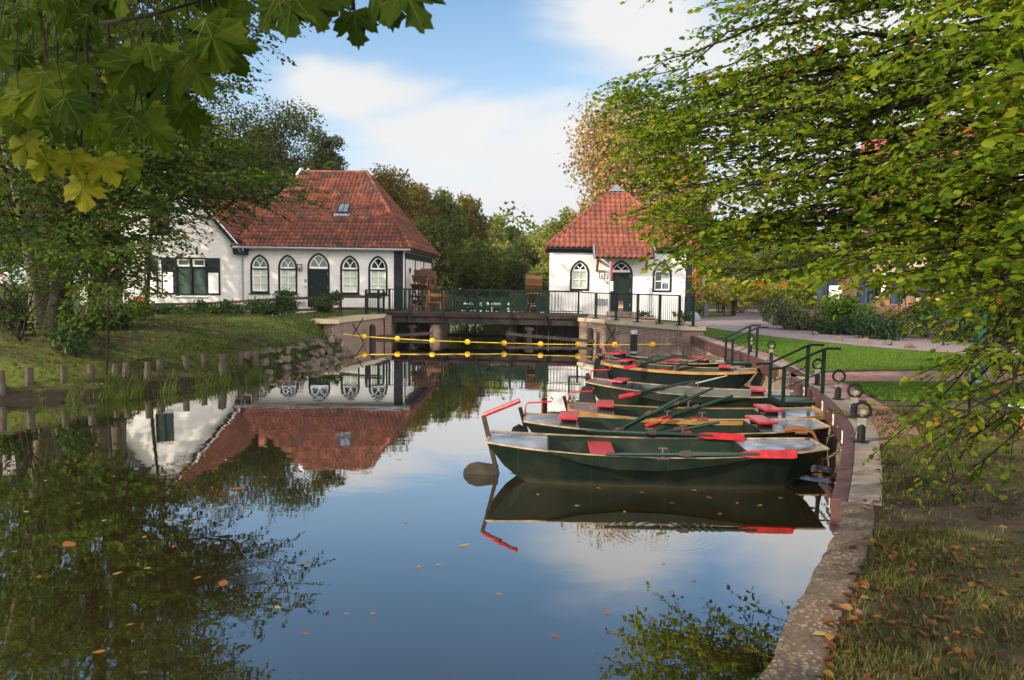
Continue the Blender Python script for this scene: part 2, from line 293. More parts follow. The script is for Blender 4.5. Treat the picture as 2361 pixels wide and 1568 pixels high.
# ------------------------------------------------------------------ building helpers
Zv = Vector((0, 0, 1))
class MB:
    """collects shapes and links them as one mesh object"""
    def __init__(s): s.v = []; s.f = []; s.mi = []; s.t = []
    def add(s, vs, fs, mi=0, tint=.5):
        o = len(s.v); s.v += [tuple(x) for x in vs]; s.f += [tuple(i + o for i in f) for f in fs]
        s.mi += [mi] * len(fs); s.t += [tint] * len(fs); return s
    def box(s, c, d, rz=0, mi=0, rot=None):
        M = rot or Matrix.Rotation(rz, 3, 'Z'); c = Vector(c); x, y, z = d[0] / 2, d[1] / 2, d[2] / 2
        vs = [c + M @ Vector(p) for p in ((-x, -y, -z), (x, -y, -z), (x, y, -z), (-x, y, -z), (-x, -y, z), (x, -y, z), (x, y, z), (-x, y, z))]
        return s.add(vs, [(0, 3, 2, 1), (4, 5, 6, 7), (0, 1, 5, 4), (1, 2, 6, 5), (2, 3, 7, 6), (3, 0, 4, 7)], mi)
    def span(s, a, b, mi=0):
        return s.box([(p + q) / 2 for p, q in zip(a, b)], [abs(q - p) for p, q in zip(a, b)], 0, mi)
    def beam(s, a, b, w_, h_, mi=0, up=Zv, w2=None, h2=None):
        a = Vector(a); b = Vector(b); d = (b - a).normalized(); sd = d.cross(up)
        if sd.length < 1e-4: sd = d.cross(Vector((0, 1, 0)))
        sd.normalize(); u = sd.cross(d); vs = []
        for p, ww, hh in ((a, w_, h_), (b, w2 or w_, h2 or h_)):
            vs += [p - sd * ww / 2 - u * hh / 2, p + sd * ww / 2 - u * hh / 2, p + sd * ww / 2 + u * hh / 2, p - sd * ww / 2 + u * hh / 2]
        return s.add(vs, [(3, 2, 1, 0), (4, 5, 6, 7), (0, 1, 5, 4), (1, 2, 6, 5), (2, 3, 7, 6), (3, 0, 4, 7)], mi)
    def tube(s, pts, r, n=8, mi=0, cap=True, closed=False):
        pts = [Vector(p) for p in pts]; k = len(pts); rs = r if isinstance(r, (list, tuple)) else [r] * k
        vs = []; ref = None
        for i, p in enumerate(pts):
            if closed: d = pts[(i + 1) % k] - pts[i - 1]
            else: d = pts[min(i + 1, k - 1)] - pts[max(i - 1, 0)]
            d.normalize()
            if ref is None: ref = Vector((0, 0, 1)) if abs(d.z) < .9 else Vector((1, 0, 0))
            sd = d.cross(ref)
            if sd.length < 1e-5: sd = d.orthogonal()
            sd.normalize(); u = sd.cross(d); ref = u
            vs += [p + (sd * math.cos(2 * math.pi * j / n) + u * math.sin(2 * math.pi * j / n)) * rs[i] for j in range(n)]
        fs = []
        for i in range(k if closed else k - 1):
            a = i * n; b = ((i + 1) % k) * n
            fs += [(a + j, b + j, b + (j + 1) % n, a + (j + 1) % n) for j in range(n)]
        if cap and not closed: fs += [tuple(range(n)), tuple(reversed(range((k - 1) * n, k * n)))]
        return s.add(vs, fs, mi)
    def lathe(s, prof, n=12, c=(0, 0, 0), mi=0):
        c = Vector(c); vs = [c + Vector((r * math.cos(2 * math.pi * j / n), r * math.sin(2 * math.pi * j / n), z)) for r, z in prof for j in range(n)]
        fs = [(i * n + j, i * n + (j + 1) % n, (i + 1) * n + (j + 1) % n, (i + 1) * n + j) for i in range(len(prof) - 1) for j in range(n)]
        fs += [tuple(reversed(range(n))), tuple(range((len(prof) - 1) * n, len(prof) * n))]
        return s.add(vs, fs, mi)
    def ball(s, c, r, nu=14, nv=9, mi=0, sq=(1, 1, 1)):
        c = Vector(c); prof = [math.pi * i / nv for i in range(nv + 1)]
        vs = [c + Vector((r * sq[0] * math.sin(a) * math.cos(2 * math.pi * j / nu), r * sq[1] * math.sin(a) * math.sin(2 * math.pi * j / nu), -r * sq[2] * math.cos(a))) for a in prof for j in range(nu)]
        fs = [(i * nu + j, i * nu + (j + 1) % nu, (i + 1) * nu + (j + 1) % nu, (i + 1) * nu + j) for i in range(nv) for j in range(nu)]
        return s.add(vs, fs, mi)
    def prism(s, pts, d, mi=0):      # a 3D outline swept along d
        n = len(pts); d = Vector(d); pts = [Vector(p) for p in pts]; vs = pts + [p + d for p in pts]
        fs = [tuple(range(n)), tuple(reversed(range(n, 2 * n)))] + [(i, i + n, (i + 1) % n + n, (i + 1) % n) for i in range(n)]
        return s.add(vs, fs, mi)
    def ring(s, a, b, y0, y1, mi=0):     # a frame between two outlines (x, z) standing from y0 to y1
        n = len(a); vs = [(x, y, z) for o in (a, b) for y in (y0, y1) for x, z in o]; fs = []
        A0, A1, B0, B1 = 0, n, 2 * n, 3 * n
        for i in range(n):
            j = (i + 1) % n
            fs += [(A0 + i, B0 + i, B0 + j, A0 + j), (A0 + j, A1 + j, A1 + i, A0 + i), (B0 + i, B1 + i, B1 + j, B0 + j), (A1 + j, B1 + j, B1 + i, A1 + i)]
        return s.add(vs, fs, mi)
    def build(s, name, mats, parent=None, smooth=False, loc=None, bev=0):
        me = bpy.data.meshes.new(name); me.from_pydata(s.v, [], s.f)
        for m in (mats if isinstance(mats, (list, tuple)) else [mats]): me.materials.append(MATS[m])
        me.polygons.foreach_set('material_index', s.mi)
        me.attributes.new('tint', 'FLOAT', 'FACE').data.foreach_set('value', s.t)
        if not smooth == 'keep':
            bm = bmesh.new(); bm.from_mesh(me); bmesh.ops.recalc_face_normals(bm, faces=bm.faces); bm.to_mesh(me); bm.free()
        if smooth: me.polygons.foreach_set('use_smooth', [True] * len(me.polygons))
        if smooth is True: me.set_sharp_from_angle(angle=R(40))
        me.update(); o = bpy.data.objects.new(name, me); COL.objects.link(o)
        if parent is not None: o.parent = parent
        if loc is not None: o.location = loc
        if bev:
            b = o.modifiers.new('edge', 'BEVEL'); b.width = bev; b.segments = 2; b.limit_method = 'ANGLE'
        return o

def tag(o, label=None, cat=None, group=None, kind=None):
    for k, v in (('label', label), ('category', cat), ('group', group), ('kind', kind)):
        if v: o[k] = v
    return o
def thing(name, loc, label, cat, rz=0, group=None):
    o = bpy.data.objects.new(name, None); o.empty_display_size = .2; COL.objects.link(o)
    o.location = loc; o.rotation_euler = (0, 0, rz); return tag(o, label, cat, group)
def kids(o): return [c for c in bpy.data.objects if c.parent == o]
def dup(root, loc, rz=None, label=None, group=None, scale=None):
    def cp(o, par):
        c = o.copy(); COL.objects.link(c); c.parent = par
        for k in kids(o): cp(k, c)
        return c
    r = cp(root, None); r.location = loc
    if rz is not None: r.rotation_euler = (0, 0, rz)
    if scale is not None: r.scale = scale
    if label: r['label'] = label
    if group: r['group'] = group
    return r
def text(body, size, mat, parent, loc, rot=(math.pi / 2, 0, 0), name='lettering', align='CENTER'):
    c = bpy.data.curves.new(name, 'FONT'); c.body = body; c.size = size; c.align_x = align; c.extrude = .003; c.materials.append(MATS[mat])
    t_ = bpy.data.objects.new(name, c); COL.objects.link(t_); me = bpy.data.meshes.new_from_object(t_.evaluated_get(bpy.context.evaluated_depsgraph_get())); bpy.data.objects.remove(t_)
    o = bpy.data.objects.new(name, me); COL.objects.link(o); o.parent = parent; o.location = loc; o.rotation_euler = rot; return o

def mesh_np(name, V, F, tint, mat, parent=None, k=4):
    """V (n,3), F (m,k) -> object; tint per face"""
    me = bpy.data.meshes.new(name); n = len(V); m = len(F)
    me.vertices.add(n); me.vertices.foreach_set('co', np.ascontiguousarray(V, dtype=np.float32).ravel())
    me.loops.add(m * k); me.loops.foreach_set('vertex_index', np.ascontiguousarray(F, dtype=np.int32).ravel())
    me.polygons.add(m); me.polygons.foreach_set('loop_start', np.arange(0, m * k, k, dtype=np.int32))
    me.update(calc_edges=True)
    me.attributes.new('tint', 'FLOAT', 'FACE').data.foreach_set('value', np.ascontiguousarray(tint, dtype=np.float32))
    me.materials.append(MATS[mat]); o = bpy.data.objects.new(name, me); COL.objects.link(o)
    if parent is not None: o.parent = parent
    return o
def unit(a): return a / np.maximum(np.linalg.norm(a, axis=1, keepdims=True), 1e-9)
OVAL = np.array([(0, 0, 0), (.30, .5, .10), (.72, .36, .07), (1, 0, -.06), (.72, -.36, .07), (.30, -.5, .10)]); OVALF = np.array([(0, 3, 2, 1), (0, 5, 4, 3)])
DIA = np.array([(0, 0, 0), (.45, .5, .08), (1, 0, 0), (.5, -.5, .08)]); DIAF = np.array([(0, 1, 2, 3)])
def leaves(name, P, A, N, L, W, tint, mat, parent=None, shape='oval'):
    S, Fq = (OVAL, OVALF) if shape == 'oval' else (DIA, DIAF)
    A = unit(A); B = unit(np.cross(N, A)); N = np.cross(A, B); n = len(P)
    L = np.broadcast_to(L, (n,)); W = np.broadcast_to(W, (n,))
    V = P[:, None, :] + A[:, None, :] * (S[None, :, 0, None] * L[:, None, None]) + B[:, None, :] * (S[None, :, 1, None] * W[:, None, None]) + N[:, None, :] * (S[None, :, 2, None] * L[:, None, None])
    F = (Fq[None] + (np.arange(n) * len(S))[:, None, None]).reshape(-1, 4)
    return mesh_np(name, V.reshape(-1, 3), F, np.repeat(np.clip(tint, 0, 1), len(Fq)), mat, parent)

def clump_leaves(rng, C, Rd, n, size, flat=.75):
    """leaf-sized faces through the volume of several clumps"""
    C = np.array(C, float); Rd = np.array(Rd, float); wgt = Rd ** 2.2; idx = rng.choice(len(C), n, p=wgt / wgt.sum())
    d = unit(rng.normal(size=(n, 3))); r = rng.random(n) ** .38
    lump = 1 + .22 * np.sin(d[:, 0] * 7 + idx) * np.cos(d[:, 2] * 6 + 2 * idx)
    P = C[idx] + d * (Rd[idx] * r * lump)[:, None] * np.array([1, 1, flat])
    N = unit(d * .8 + np.array([0, 0, .7]) + rng.normal(size=(n, 3)) * .55); A = rng.normal(size=(n, 3)); A[:, 2] -= .5
    L = size * (.65 + .7 * rng.random(n)); tb = rng.random(len(C)) * .45
    return P, A, N, L, L * .75, tb[idx] + rng.random(n) * .55

def tree(name, label, base, h, cw, mat, bark, n=6000, size=.28, seed=0, group=None, clear=.28, clumps=26, shape='round', trunk_r=None, lean=(0, 0), cat='tree', tall=1.0):
    """a tree: tapered trunk with limbs, crown of clumps"""
    rng = np.random.default_rng(seed); T = thing(name, base, label, cat, 0, group)
    mb = MB(); tr = trunk_r or h * .018
    top = Vector((lean[0], lean[1], h * .86)); pts = [top * k + Vector((math.sin(k * 5 + seed) * .02 * h * k, math.cos(k * 4 + seed) * .02 * h * k, 0)) for k in (0, .06, .2, .4, .6, .8, 1)]
    mb.tube(pts, [tr * 1.5, tr * 1.1, tr, tr * .8, tr * .58, tr * .35, tr * .12], 9)
    C = []; Rd = []
    z0 = h * clear; hh = (h - z0) / 2; zc = z0 + hh
    h *= 1.05; asp = max(1.0, h * (1 - clear) / cw); clumps = int(clumps * (.5 + .75 * asp)); n = int(n * (.45 + .55 * asp))
    for i in range(clumps):
        d = unit(rng.normal(size=(1, 3)))[0]; q = .35 + .65 * rng.random() ** .5
        if shape == 'cone':
            t_ = rng.random(); ang = rng.random() * 6.28; rr = cw * .5 * (1 - t_) * (.4 + .6 * rng.random()); c = np.array([math.cos(ang) * rr, math.sin(ang) * rr, z0 + t_ * (h - z0)]); r = cw * (.10 + .16 * (1 - t_))
        else:
            c = np.array([d[0] * cw * .36 * q, d[1] * cw * .36 * q, zc + d[2] * hh * .86 * q]); r = cw * (.15 + .10 * rng.random())
            if shape == 'dome' and c[2] < zc: c[:2] *= 1.25
        k = np.clip(c[2] / h, 0, 1); c[0] += lean[0] * k; c[1] += lean[1] * k
        C.append(c); Rd.append(r)
        if i % 2 == 0:
            zt = max(z0 * .7, c[2] - abs(c[0]) * .5 - abs(c[1]) * .4 - .1 * h); k = min(zt / (h * .86), .95); s_ = top * k; c_ = Vector(c)
            mid = (s_ + c_) / 2 + Vector((0, 0, .03 * h)); mb.tube([s_, mid, c_], [tr * .42 * (1 - k * .6), tr * .28 * (1 - k * .5), tr * .06], 5)
    mb.build('trunk', bark, T, True)
    P, A, N, L, W, ti = clump_leaves(rng, C, Rd, n, size, .8 * tall)
    leaves('crown', P, A, N, L, W, ti, mat, T, 'dia')
    return T

def shrub(name, label, base, rad, mat, n, size, seed, group=None, cat='shrub', clumps=9, shape='oval', elong=.45):
    rng = np.random.default_rng(seed); T = thing(name, base, label, cat, 0, group); C = []; Rd = []
    mb = MB()
    for i in range(clumps):
        a = rng.random() * 6.28; q = rng.random() ** .5
        c = np.array([math.cos(a) * rad[0] * .62 * q, math.sin(a) * rad[1] * .62 * q, rad[2] * (.28 + .52 * rng.random() * (1 - .4 * q))])
        C.append(c); Rd.append(min(rad) * (.34 + .22 * rng.random()))
        mb.tube([(c[0] * .2, c[1] * .2, 0), Vector(c) * .55 + Vector((0, 0, .05)), Vector(c) * 1.05], [.014, .01, .004], 4)
    mb.build('stem', 'dark bark', T)
    P, A, N, L, W, ti = clump_leaves(rng, C, Rd, n, size, .9)
    P[:, 2] = np.abs(P[:, 2] - .02) + .02
    leaves('foliage', P, A, N, L, W * elong / .75, ti, mat, T, shape); return T

def fan_tree(name, label, cat, trunks, limbs, mat, bark, leaf, seed, twig_gap=.13, leaf_gap=.05, twig_len=(.35, 1.1), sag=.10, tint_mid=.45, droop=.15, keep=1.0, sec_gap=.34, bare=.30):
    """a tree whose limbs fork into flat leafy sprays: trunks (point lists, radii), limbs (start, tip)"""
    rng = np.random.default_rng(seed); T = thing(name, trunks[0][0][0], label, cat); o = np.array(trunks[0][0][0], float); Zn = np.array([0, 0, 1.0])
    mt = MB()
    for pts, rs in trunks: mt.tube([Vector(p) - Vector(o) for p in pts], rs, 12)
    mt.build('trunk', bark, T, True)
    ml = MB(); LP = []; LA = []; LN = []; LT = []; LS = []
    nz = lambda x: x / max(np.linalg.norm(x), 1e-6)
    def twig(p, dr, tl, tint, r):
        k = max(3, int(tl / leaf_gap)); ss = np.linspace(.10, 1, k)
        q = p[None] + dr[None] * (ss * tl)[:, None] - Zn[None] * (droop * tl * ss ** 2)[:, None]
        ml.tube([Vector(p - o), Vector(q[k // 2] - o), Vector(q[-1] - o)], [r, r * .7, r * .35], 3, cap=False)
        if rng.random() > keep: return
        s2 = nz(np.cross(dr, Zn)); alt = np.where(np.arange(k) % 2 == 0, 1.0, -1.0)
        LP.append(q - o); LA.append(dr[None] * .75 + s2[None] * alt[:, None] * .8 + rng.normal(size=(k, 3)) * .28 - Zn * .18)
        LN.append(Zn[None] * .8 + np.array([-.15, -.35, 0])[None] + rng.normal(size=(k, 3)) * .7); LT.append(tint + rng.normal(size=k) * .17 + (rng.random(k) < .004) * .45)
    for lim in limbs:
        a, b = lim[0], lim[1]; ls = lim[2] if len(lim) > 2 else 1.0; n0 = len(LP)
        a = np.array(a, float); b = np.array(b, float); d = b - a; ln = np.linalg.norm(d)
        c = (a + b) / 2 + Zn * sag * ln * (.2 + 1.5 * rng.random()) + rng.normal(size=3) * np.array([.12, .12, .06]) * ln
        f = lambda t: (1 - t) ** 2 * a + 2 * t * (1 - t) * c + t * t * b
        kink = rng.normal(size=(10, 3)) * .018 * ln; kink[0] = kink[-1] = 0
        ts = np.linspace(0, 1, 10); pts = np.array([f(t) for t in ts]) + kink
        r0 = min(.008 + .005 * ln, .045); ml.tube([Vector(p - o) for p in pts], [r0 * (1 - t) + .004 for t in ts], 5, cap=False)
        bt = tint_mid - .15 + rng.random() * .3; side = 1; t = bare + .12 * rng.random(); roll = rng.normal() * .22
        while t < 1.0:
            x = t * 9; i0 = min(int(x), 8); p = pts[i0] + (pts[i0 + 1] - pts[i0]) * (x - i0); tg = nz(pts[i0 + 1] - pts[i0]); sd = nz(np.cross(tg, Zn))
            L2 = (twig_len[0] + (twig_len[1] - twig_len[0]) * rng.random()) * (1.25 - .75 * t) * 1.5
            dr = nz(tg * (.75 + .3 * rng.random()) + sd * side * (.55 + .4 * rng.random()) + Zn * (side * roll + rng.normal() * .16))
            k2 = max(2, int(L2 / twig_gap)); e = p + dr * L2 - Zn * droop * L2 * .6
            ml.tube([Vector(p - o), Vector((p + e) / 2 + Zn * .04 * L2 - o), Vector(e - o)], [.007, .005, .003], 4, cap=False)
            s2 = nz(np.cross(dr, Zn)); b2 = bt + rng.normal() * .08
            for j in range(k2 + 1):
                u = (j + .4 + .4 * rng.random()) / (k2 + .8); q = p + (e - p) * u + Zn * .04 * L2 * 4 * u * (1 - u); sg = 1 if j % 2 else -1
                td = dr if j == k2 else nz(dr * .8 + s2 * sg * (.6 + .35 * rng.random()) + Zn * rng.normal() * .16)
                twig(q, td, (.16 + .34 * rng.random()) * (1.15 - .5 * u) * (leaf / .08) * ls, b2, .003)
            side = -side; t += sec_gap / ln * (.7 + .6 * rng.random())
        twig(pts[-1], nz(pts[-1] - pts[-2]), .35 * ls, bt, .003); LS += [np.full(len(q_), ls) for q_ in LP[n0:]]
    ml.build('branches', 'dark bark', T)
    P = np.concatenate(LP); A = np.concatenate(LA); N = np.concatenate(LN); ti = np.concatenate(LT); L = leaf * np.concatenate(LS) * (.6 + .7 * rng.random(len(P)))
    leaves('crown', P, A, N, L, L * .62, ti, mat, T); return T, len(P)

def inpoly(x, y, poly):
    c = False; j = len(poly) - 1
    for i in range(len(poly)):
        if (poly[i][1] > y) != (poly[j][1] > y) and x < (poly[j][0] - poly[i][0]) * (y - poly[i][1]) / (poly[j][1] - poly[i][1]) + poly[i][0]: c = not c
        j = i
    return c
def sample_poly(rng, poly, n):
    xs = [p[0] for p in poly]; ys = [p[1] for p in poly]; out = []
    while len(out) < n:
        x = min(xs) + rng.random() * (max(xs) - min(xs)); y = min(ys) + rng.random() * (max(ys) - min(ys))
        if inpoly(x, y, poly): out.append((x, y))
    return out
def grass(name, rng, pts, hmin, hmax, mat, width=.006, bend=.5):
    """blades of grass standing at the points"""
    P = np.array(pts, float); n = len(P); a = rng.random(n) * 6.283; h = hmin + (hmax - hmin) * rng.random(n) ** 1.5
    d = np.stack([np.cos(a), np.sin(a), np.zeros(n)], 1); s = np.stack([-np.sin(a), np.cos(a), np.zeros(n)], 1) * (width * (.6 + .8 * rng.random(n)))[:, None]
    b = bend * h * (.3 + rng.random(n)); up = np.array([0, 0, 1.0])
    m = P + d * (b * .35)[:, None] + up * (h * .6)[:, None]; tp = P + d * b[:, None] + up * h[:, None]
    V = np.stack([P - s, P + s, m + s * .7, tp, m - s * .7], 1).reshape(-1, 3)
    k = np.arange(n) * 5; F = np.stack([np.stack([k, k + 1, k + 2, k + 4], 1), np.stack([k + 4, k + 2, k + 3, k + 3], 1)], 1)
    V2 = V; F1 = F[:, 0]; T3 = np.stack([k + 4, k + 2, k + 3], 1)
    # blade as quad plus a thin tip quad
    V = np.stack([P - s, P + s, m + s * .7, m - s * .7, tp + s * .12, tp - s * .12], 1).reshape(-1, 3); k = np.arange(n) * 6
    F = np.stack([np.stack([k, k + 1, k + 2, k + 3], 1), np.stack([k + 3, k + 2, k + 4, k + 5], 1)], 1).reshape(-1, 4)
    o = mesh_np(name, V, F, np.repeat(rng.random(n), 2), mat); return tag(o, kind='stuff')
# ------------------------------------------------------------------ shores
QZ = .68
QNEAR = [Vector((-9, -6, QZ)), Vector((-3.6, -1.5, QZ)), Vector((-1.3, .6, QZ)), Vector((.1, 2.0, QZ))] + [at(u, v, QZ) for u, v in ((1744, 1568), (1792, 1472), (1840, 1385), (1882, 1306), (1925, 1231), (1940, 1156))]
QMID = [at(u, v, QZ) for u, v in ((1938, 1153), (1950, 1095), (1957, 1040), (1958, 990), (1941, 960), (1922, 936), (1900, 914), (1865, 890), (1829, 869))]
QFAR = [at(u, v, QZ) for u, v in ((1791, 845), (1765, 834), (1738, 823), (1695, 808), (1653, 795), (1620, 783), (1596, 774))]
BZ = 1.0
BA = at(1573, 751.4, BZ); BB = at(1334.4, 732, BZ); BR = BA + Vector((.75, .25, 0))
LA_ = at(770, 736, BZ); LB = at(890, 723.5, BZ)
def lerp_y(path, y):
    for a, b in zip(path, path[1:]):
        if a[1] <= y <= b[1]: return a[0] + (b[0] - a[0]) * (y - a[1]) / max(b[1] - a[1], 1e-6)
    return path[0][0] if y < path[0][1] else path[-1][0]
LSH = [Vector((-30, -8, 0)), Vector((-19, 5, 0)), Vector((-13.5, 11.5, 0))] + [at(u, v, 0) for u, v in ((0, 926), (100, 921), (200, 917), (300, 912), (420, 896), (520, 884), (600, 868), (700, 848), (760, 834), (815, 817))] + [Vector((LA_.x - .1, LA_.y + .2, 0)), Vector((LB.x - .1, LB.y, 0)), Vector((LB.x + .1, 36, 0)), Vector((-5.2, 80, 0))]
RSH = [(p.x, p.y) for p in QNEAR + QMID + QFAR] + [(BR.x - .1, BR.y), (BB.x + .45, BB.y), (1.75, BB.y + 1), (1.75, 80)]
def sst(x): x = np.clip(x, 0, 1); return x * x * (3 - 2 * x)
rg = np.random.default_rng(5)
GA = rg.random(12) * 6.28
def bumpy(x, y): return .035 * np.sin(x * 1.3 + GA[0]) * np.cos(y * 1.1 + GA[1]) + .02 * np.sin(x * 3.1 + y * 1.7 + GA[2]) + .012 * np.sin(x * 5.3 - y * 6.1 + GA[3])
def zleft(x, y):
    d = lerp_y(LSH, y) - x; wd = 4.0 - 3.5 * sst((y - 22.5) / 5.5)
    z = -.25 + .25 * sst((d + .5) / .5) + .20 * sst(d / .35) + .82 * sst((d - .1) / wd)
    z -= .42 * sst((y - 28.5) / 3.5) * sst((-x - 8.2) / 2)
    return float(z + bumpy(x, y) * sst(d / 1.2) * (1 if y < 30 else .3))
# pond and river
mb = MB(); mb.add([(-60, -20, 0), (30, -20, 0), (30, 33.7, 0), (-60, 33.7, 0)], [(0, 1, 2, 3)]); tag(mb.build('pond_water', 'pond water'), kind='structure')
mb = MB(); mb.add([(-6, 33.72, .05), (2, 33.72, .05), (2, 76, .05), (-6, 76, .05)], [(0, 1, 2, 3)]); tag(mb.build('river_water', 'pond water'), kind='structure')
# left bank
ys = list(np.arange(-8, 14, 1.0)) + list(np.arange(14, 34, .2)) + list(np.arange(34, 81, 1.5)); ds = [-.6, -.35, -.2, -.1, 0, .05, .1, .2, .3, .45, .6, .8] + list(np.arange(1, 12, .25)) + [13, 15, 18, 22, 30, 45, 80, 190]
mb = MB(); V_ = []
for y in ys:
    xs = lerp_y(LSH, y)
    for d in ds: V_.append((xs - d, y, zleft(xs - d, y)))
nd = len(ds); mb.add(V_, [(i * nd + j, i * nd + j + 1, (i + 1) * nd + j + 1, (i + 1) * nd + j) for i in range(len(ys) - 1) for j in range(nd - 1)])
tag(mb.build('bank_ground', 'bank ground', smooth='all'), kind='structure')
# right bank
ys = list(np.arange(-6, 8, .25)) + list(np.arange(8, 34, .4)) + list(np.arange(34, 81, 2)); ds = [.12, .3, .6, 1, 1.6, 2.5, 4, 6, 9, 14, 22, 40, 90, 190]; V_ = []; nd = len(ds)
for y in ys:
    xs = lerp_y(RSH, y)
    for d in ds: V_.append((xs + d, y, QZ - .006 + (.02 * math.sin(d * 2.1 + y) * min(1, d) if (y < 6 and d > .3) else 0)))
mb = MB(); mb.add(V_, [(i * nd + j, (i + 1) * nd + j, (i + 1) * nd + j + 1, i * nd + j + 1) for i in range(len(ys) - 1) for j in range(nd - 1)])
tag(mb.build('ground', 'dirt ground', smooth='all'), kind='structure')
mb = MB(); mb.add([(-200, 74, .42), (200, 74, .42), (200, 200, .42), (-200, 200, .42)], [(0, 1, 2, 3)]); tag(mb.build('far_ground', 'far ground'), kind='structure')
mb = MB(); mb.add([(-200, -40, -1.2), (200, -40, -1.2), (200, 80, -1.2), (-200, 80, -1.2)], [(0, 1, 2, 3)]); tag(mb.build('pond_bed_ground', 'bed soil'), kind='structure')

def poly_sheet(name, pts, z, mat, kind='structure'):
    mb = MB(); mb.add([(p[0], p[1], z) for p in pts], [tuple(range(len(pts)))]); return tag(mb.build(name, mat, smooth='keep'), kind=kind)
def offs(path, o):
    out = []
    for i, p in enumerate(path):
        a = path[max(i - 1, 0)]; b = path[min(i + 1, len(path) - 1)]; t = Vector((b[0] - a[0], b[1] - a[1])).normalized()
        out.append(Vector((p[0] + t.y * o, p[1] - t.x * o, 0)))
    return out
def sweep(mb, path, o0, o1, z0, z1, mi=0):
    a = offs(path, o0); b = offs(path, o1); n = len(path); vs = []
    for p, q in zip(a, b): vs += [(p.x, p.y, z0), (q.x, q.y, z0), (q.x, q.y, z1), (p.x, p.y, z1)]
    fs = [(i * 4 + j, i * 4 + (j + 1) % 4, i * 4 + 4 + (j + 1) % 4, i * 4 + 4 + j) for i in range(n - 1) for j in range(4)] + [(0, 1, 2, 3), tuple(range(n * 4 - 1, n * 4 - 5, -1))]
    mb.add(vs, fs, mi)
g4 = lambda pts, z=QZ: [at(u, v, z) for u, v in pts]
poly_sheet('road', g4([(1578, 747), (1669, 761), (1789, 777), (2017, 801), (2224, 816), (2640, 842), (2640, 806), (2224, 785), (2082, 774.5), (1960, 768), (1819, 754), (1760, 741), (1766, 728), (1790, 713), (1590, 712), (1584, 730)]), QZ + .004, 'road pavers')
poly_sheet('verge_lawn', g4([(1600, 724), (1700, 724.5), (1690, 730), (1640, 733), (1603, 733.5)]), QZ + .012, 'lawn ground')
LAWN = [(1604, 757), (1669, 762.5), (1789, 779), (2017, 803), (2224, 818), (2640, 845), (2640, 866), (2361, 853), (2230, 852), (2000, 854), (1872, 858), (1845, 849), (1800, 826), (1760, 811), (1700, 795), (1650, 781), (1620, 772)]
poly_sheet('lawn', g4(LAWN), QZ + .006, 'lawn ground')
poly_sheet('cross_path', g4([(1866, 861), (2000, 857), (2230, 855), (2361, 856), (2640, 868), (2640, 905), (2361, 884), (2200, 880), (1945, 879.5), (1900, 878)]), QZ + .004, 'path bricks')
pin = offs(QMID, .29) ; pfar = offs(QFAR, .29)
poly_sheet('quay_path', [(p.x, p.y) for p in pin[3:]] + [(p.x, p.y) for p in pfar] + [(q.x, q.y) for q in g4([(1622, 773), (1652, 782.5), (1702, 796.5), (1762, 812.5), (1802, 827.5), (1847, 850.5), (1868, 862), (1900, 880), (1942, 881), (1997, 912), (2055, 945), (2112, 988), (2134, 1031), (2060, 1027), (1990, 1020)])], QZ + .008, 'path bricks')
STRIP = [(1944, 884), (2200, 884), (2361, 890), (2361, 905), (2230, 915), (2120, 925), (2030, 922)]
poly_sheet('strip_lawn', g4(STRIP), QZ + .003, 'lawn ground')
# quay walls
q = thing('quay_wall', QNEAR[4], 'low rough pebbly concrete quay edge curving beside leaf strewn grass', 'wall'); loc = lambda path, o: [Vector((p.x - o.location.x, p.y - o.location.y, 0)) for p in path]
def dense(path, n=4):
    out = []
    for i in range(len(path) - 1):
        p0 = path[max(i - 1, 0)]; p1 = path[i]; p2 = path[i + 1]; p3 = path[min(i + 2, len(path) - 1)]
        for k in range(n):
            t = k / n; out.append(.5 * ((2 * p1) + (p2 - p0) * t + (2 * p0 - 5 * p1 + 4 * p2 - p3) * t * t + (3 * p1 - p0 - 3 * p2 + p3) * t ** 3))
    return out + [path[-1]]
zq = lambda z: z - QZ
def qsweep(parent, path, name, mat, o0, o1, z0, z1, bev=0):
    mb = MB(); sweep(mb, loc(dense(path), parent), o0, o1, z0 - parent.location.z, z1 - parent.location.z); return mb.build(name, mat, parent, bev=bev)
rp = dense(QNEAR, 6); mb = MB(); rr = random.Random(3)
lp = loc(rp, q); jit = [Vector((p.x + rr.uniform(-.012, .012), p.y + rr.uniform(-.008, .008), 0)) for p in lp]
sweep(mb, jit, 0, .235, -1.3, 0.012); o = mb.build('wall', 'quay concrete', q, bev=.018)
q = thing('mooring_quay', QMID[4], 'smooth concrete quay with brown bolted timber boards where boats are moored', 'quay')
qsweep(q, QMID, 'wall', 'quay wall', .02, .3, -.7, QZ - .05); qsweep(q, QMID, 'coping', 'coping concrete', .055, .30, QZ - .05, QZ + .012)
qsweep(q, QFAR, 'wall', 'quay wall', .02, .3, -.7, QZ - .05); qsweep(q, QFAR, 'coping', 'coping concrete', .055, .30, QZ - .05, QZ + .012)
for pa in (QMID, QFAR):
    bd = qsweep(q, pa, 'board', ['board brown', 'board top'], -.07, .053, QZ - .27, QZ + .006, .008)
    mb = MB(); dp = loc(dense(pa, 3), q)
    for i, p in enumerate(offs(dp, -.078)):
        if i % 2: mb.ball((p.x, p.y, -.09 - .07 * (i % 4 == 1)), .016, 8, 5)
    mb.build('bolt', 'steel grey', bd)
stp = [QMID[-1], QFAR[0]]; rec = offs(stp, .42)
mb = MB(); a, b_ = [Vector((p.x, p.y, 0)) - Vector((q.location.x, q.location.y, 0)) for p in rec]; c, d = [p - Vector((q.location.x, q.location.y, 0)) for p in (QMID[-1], QFAR[0])]
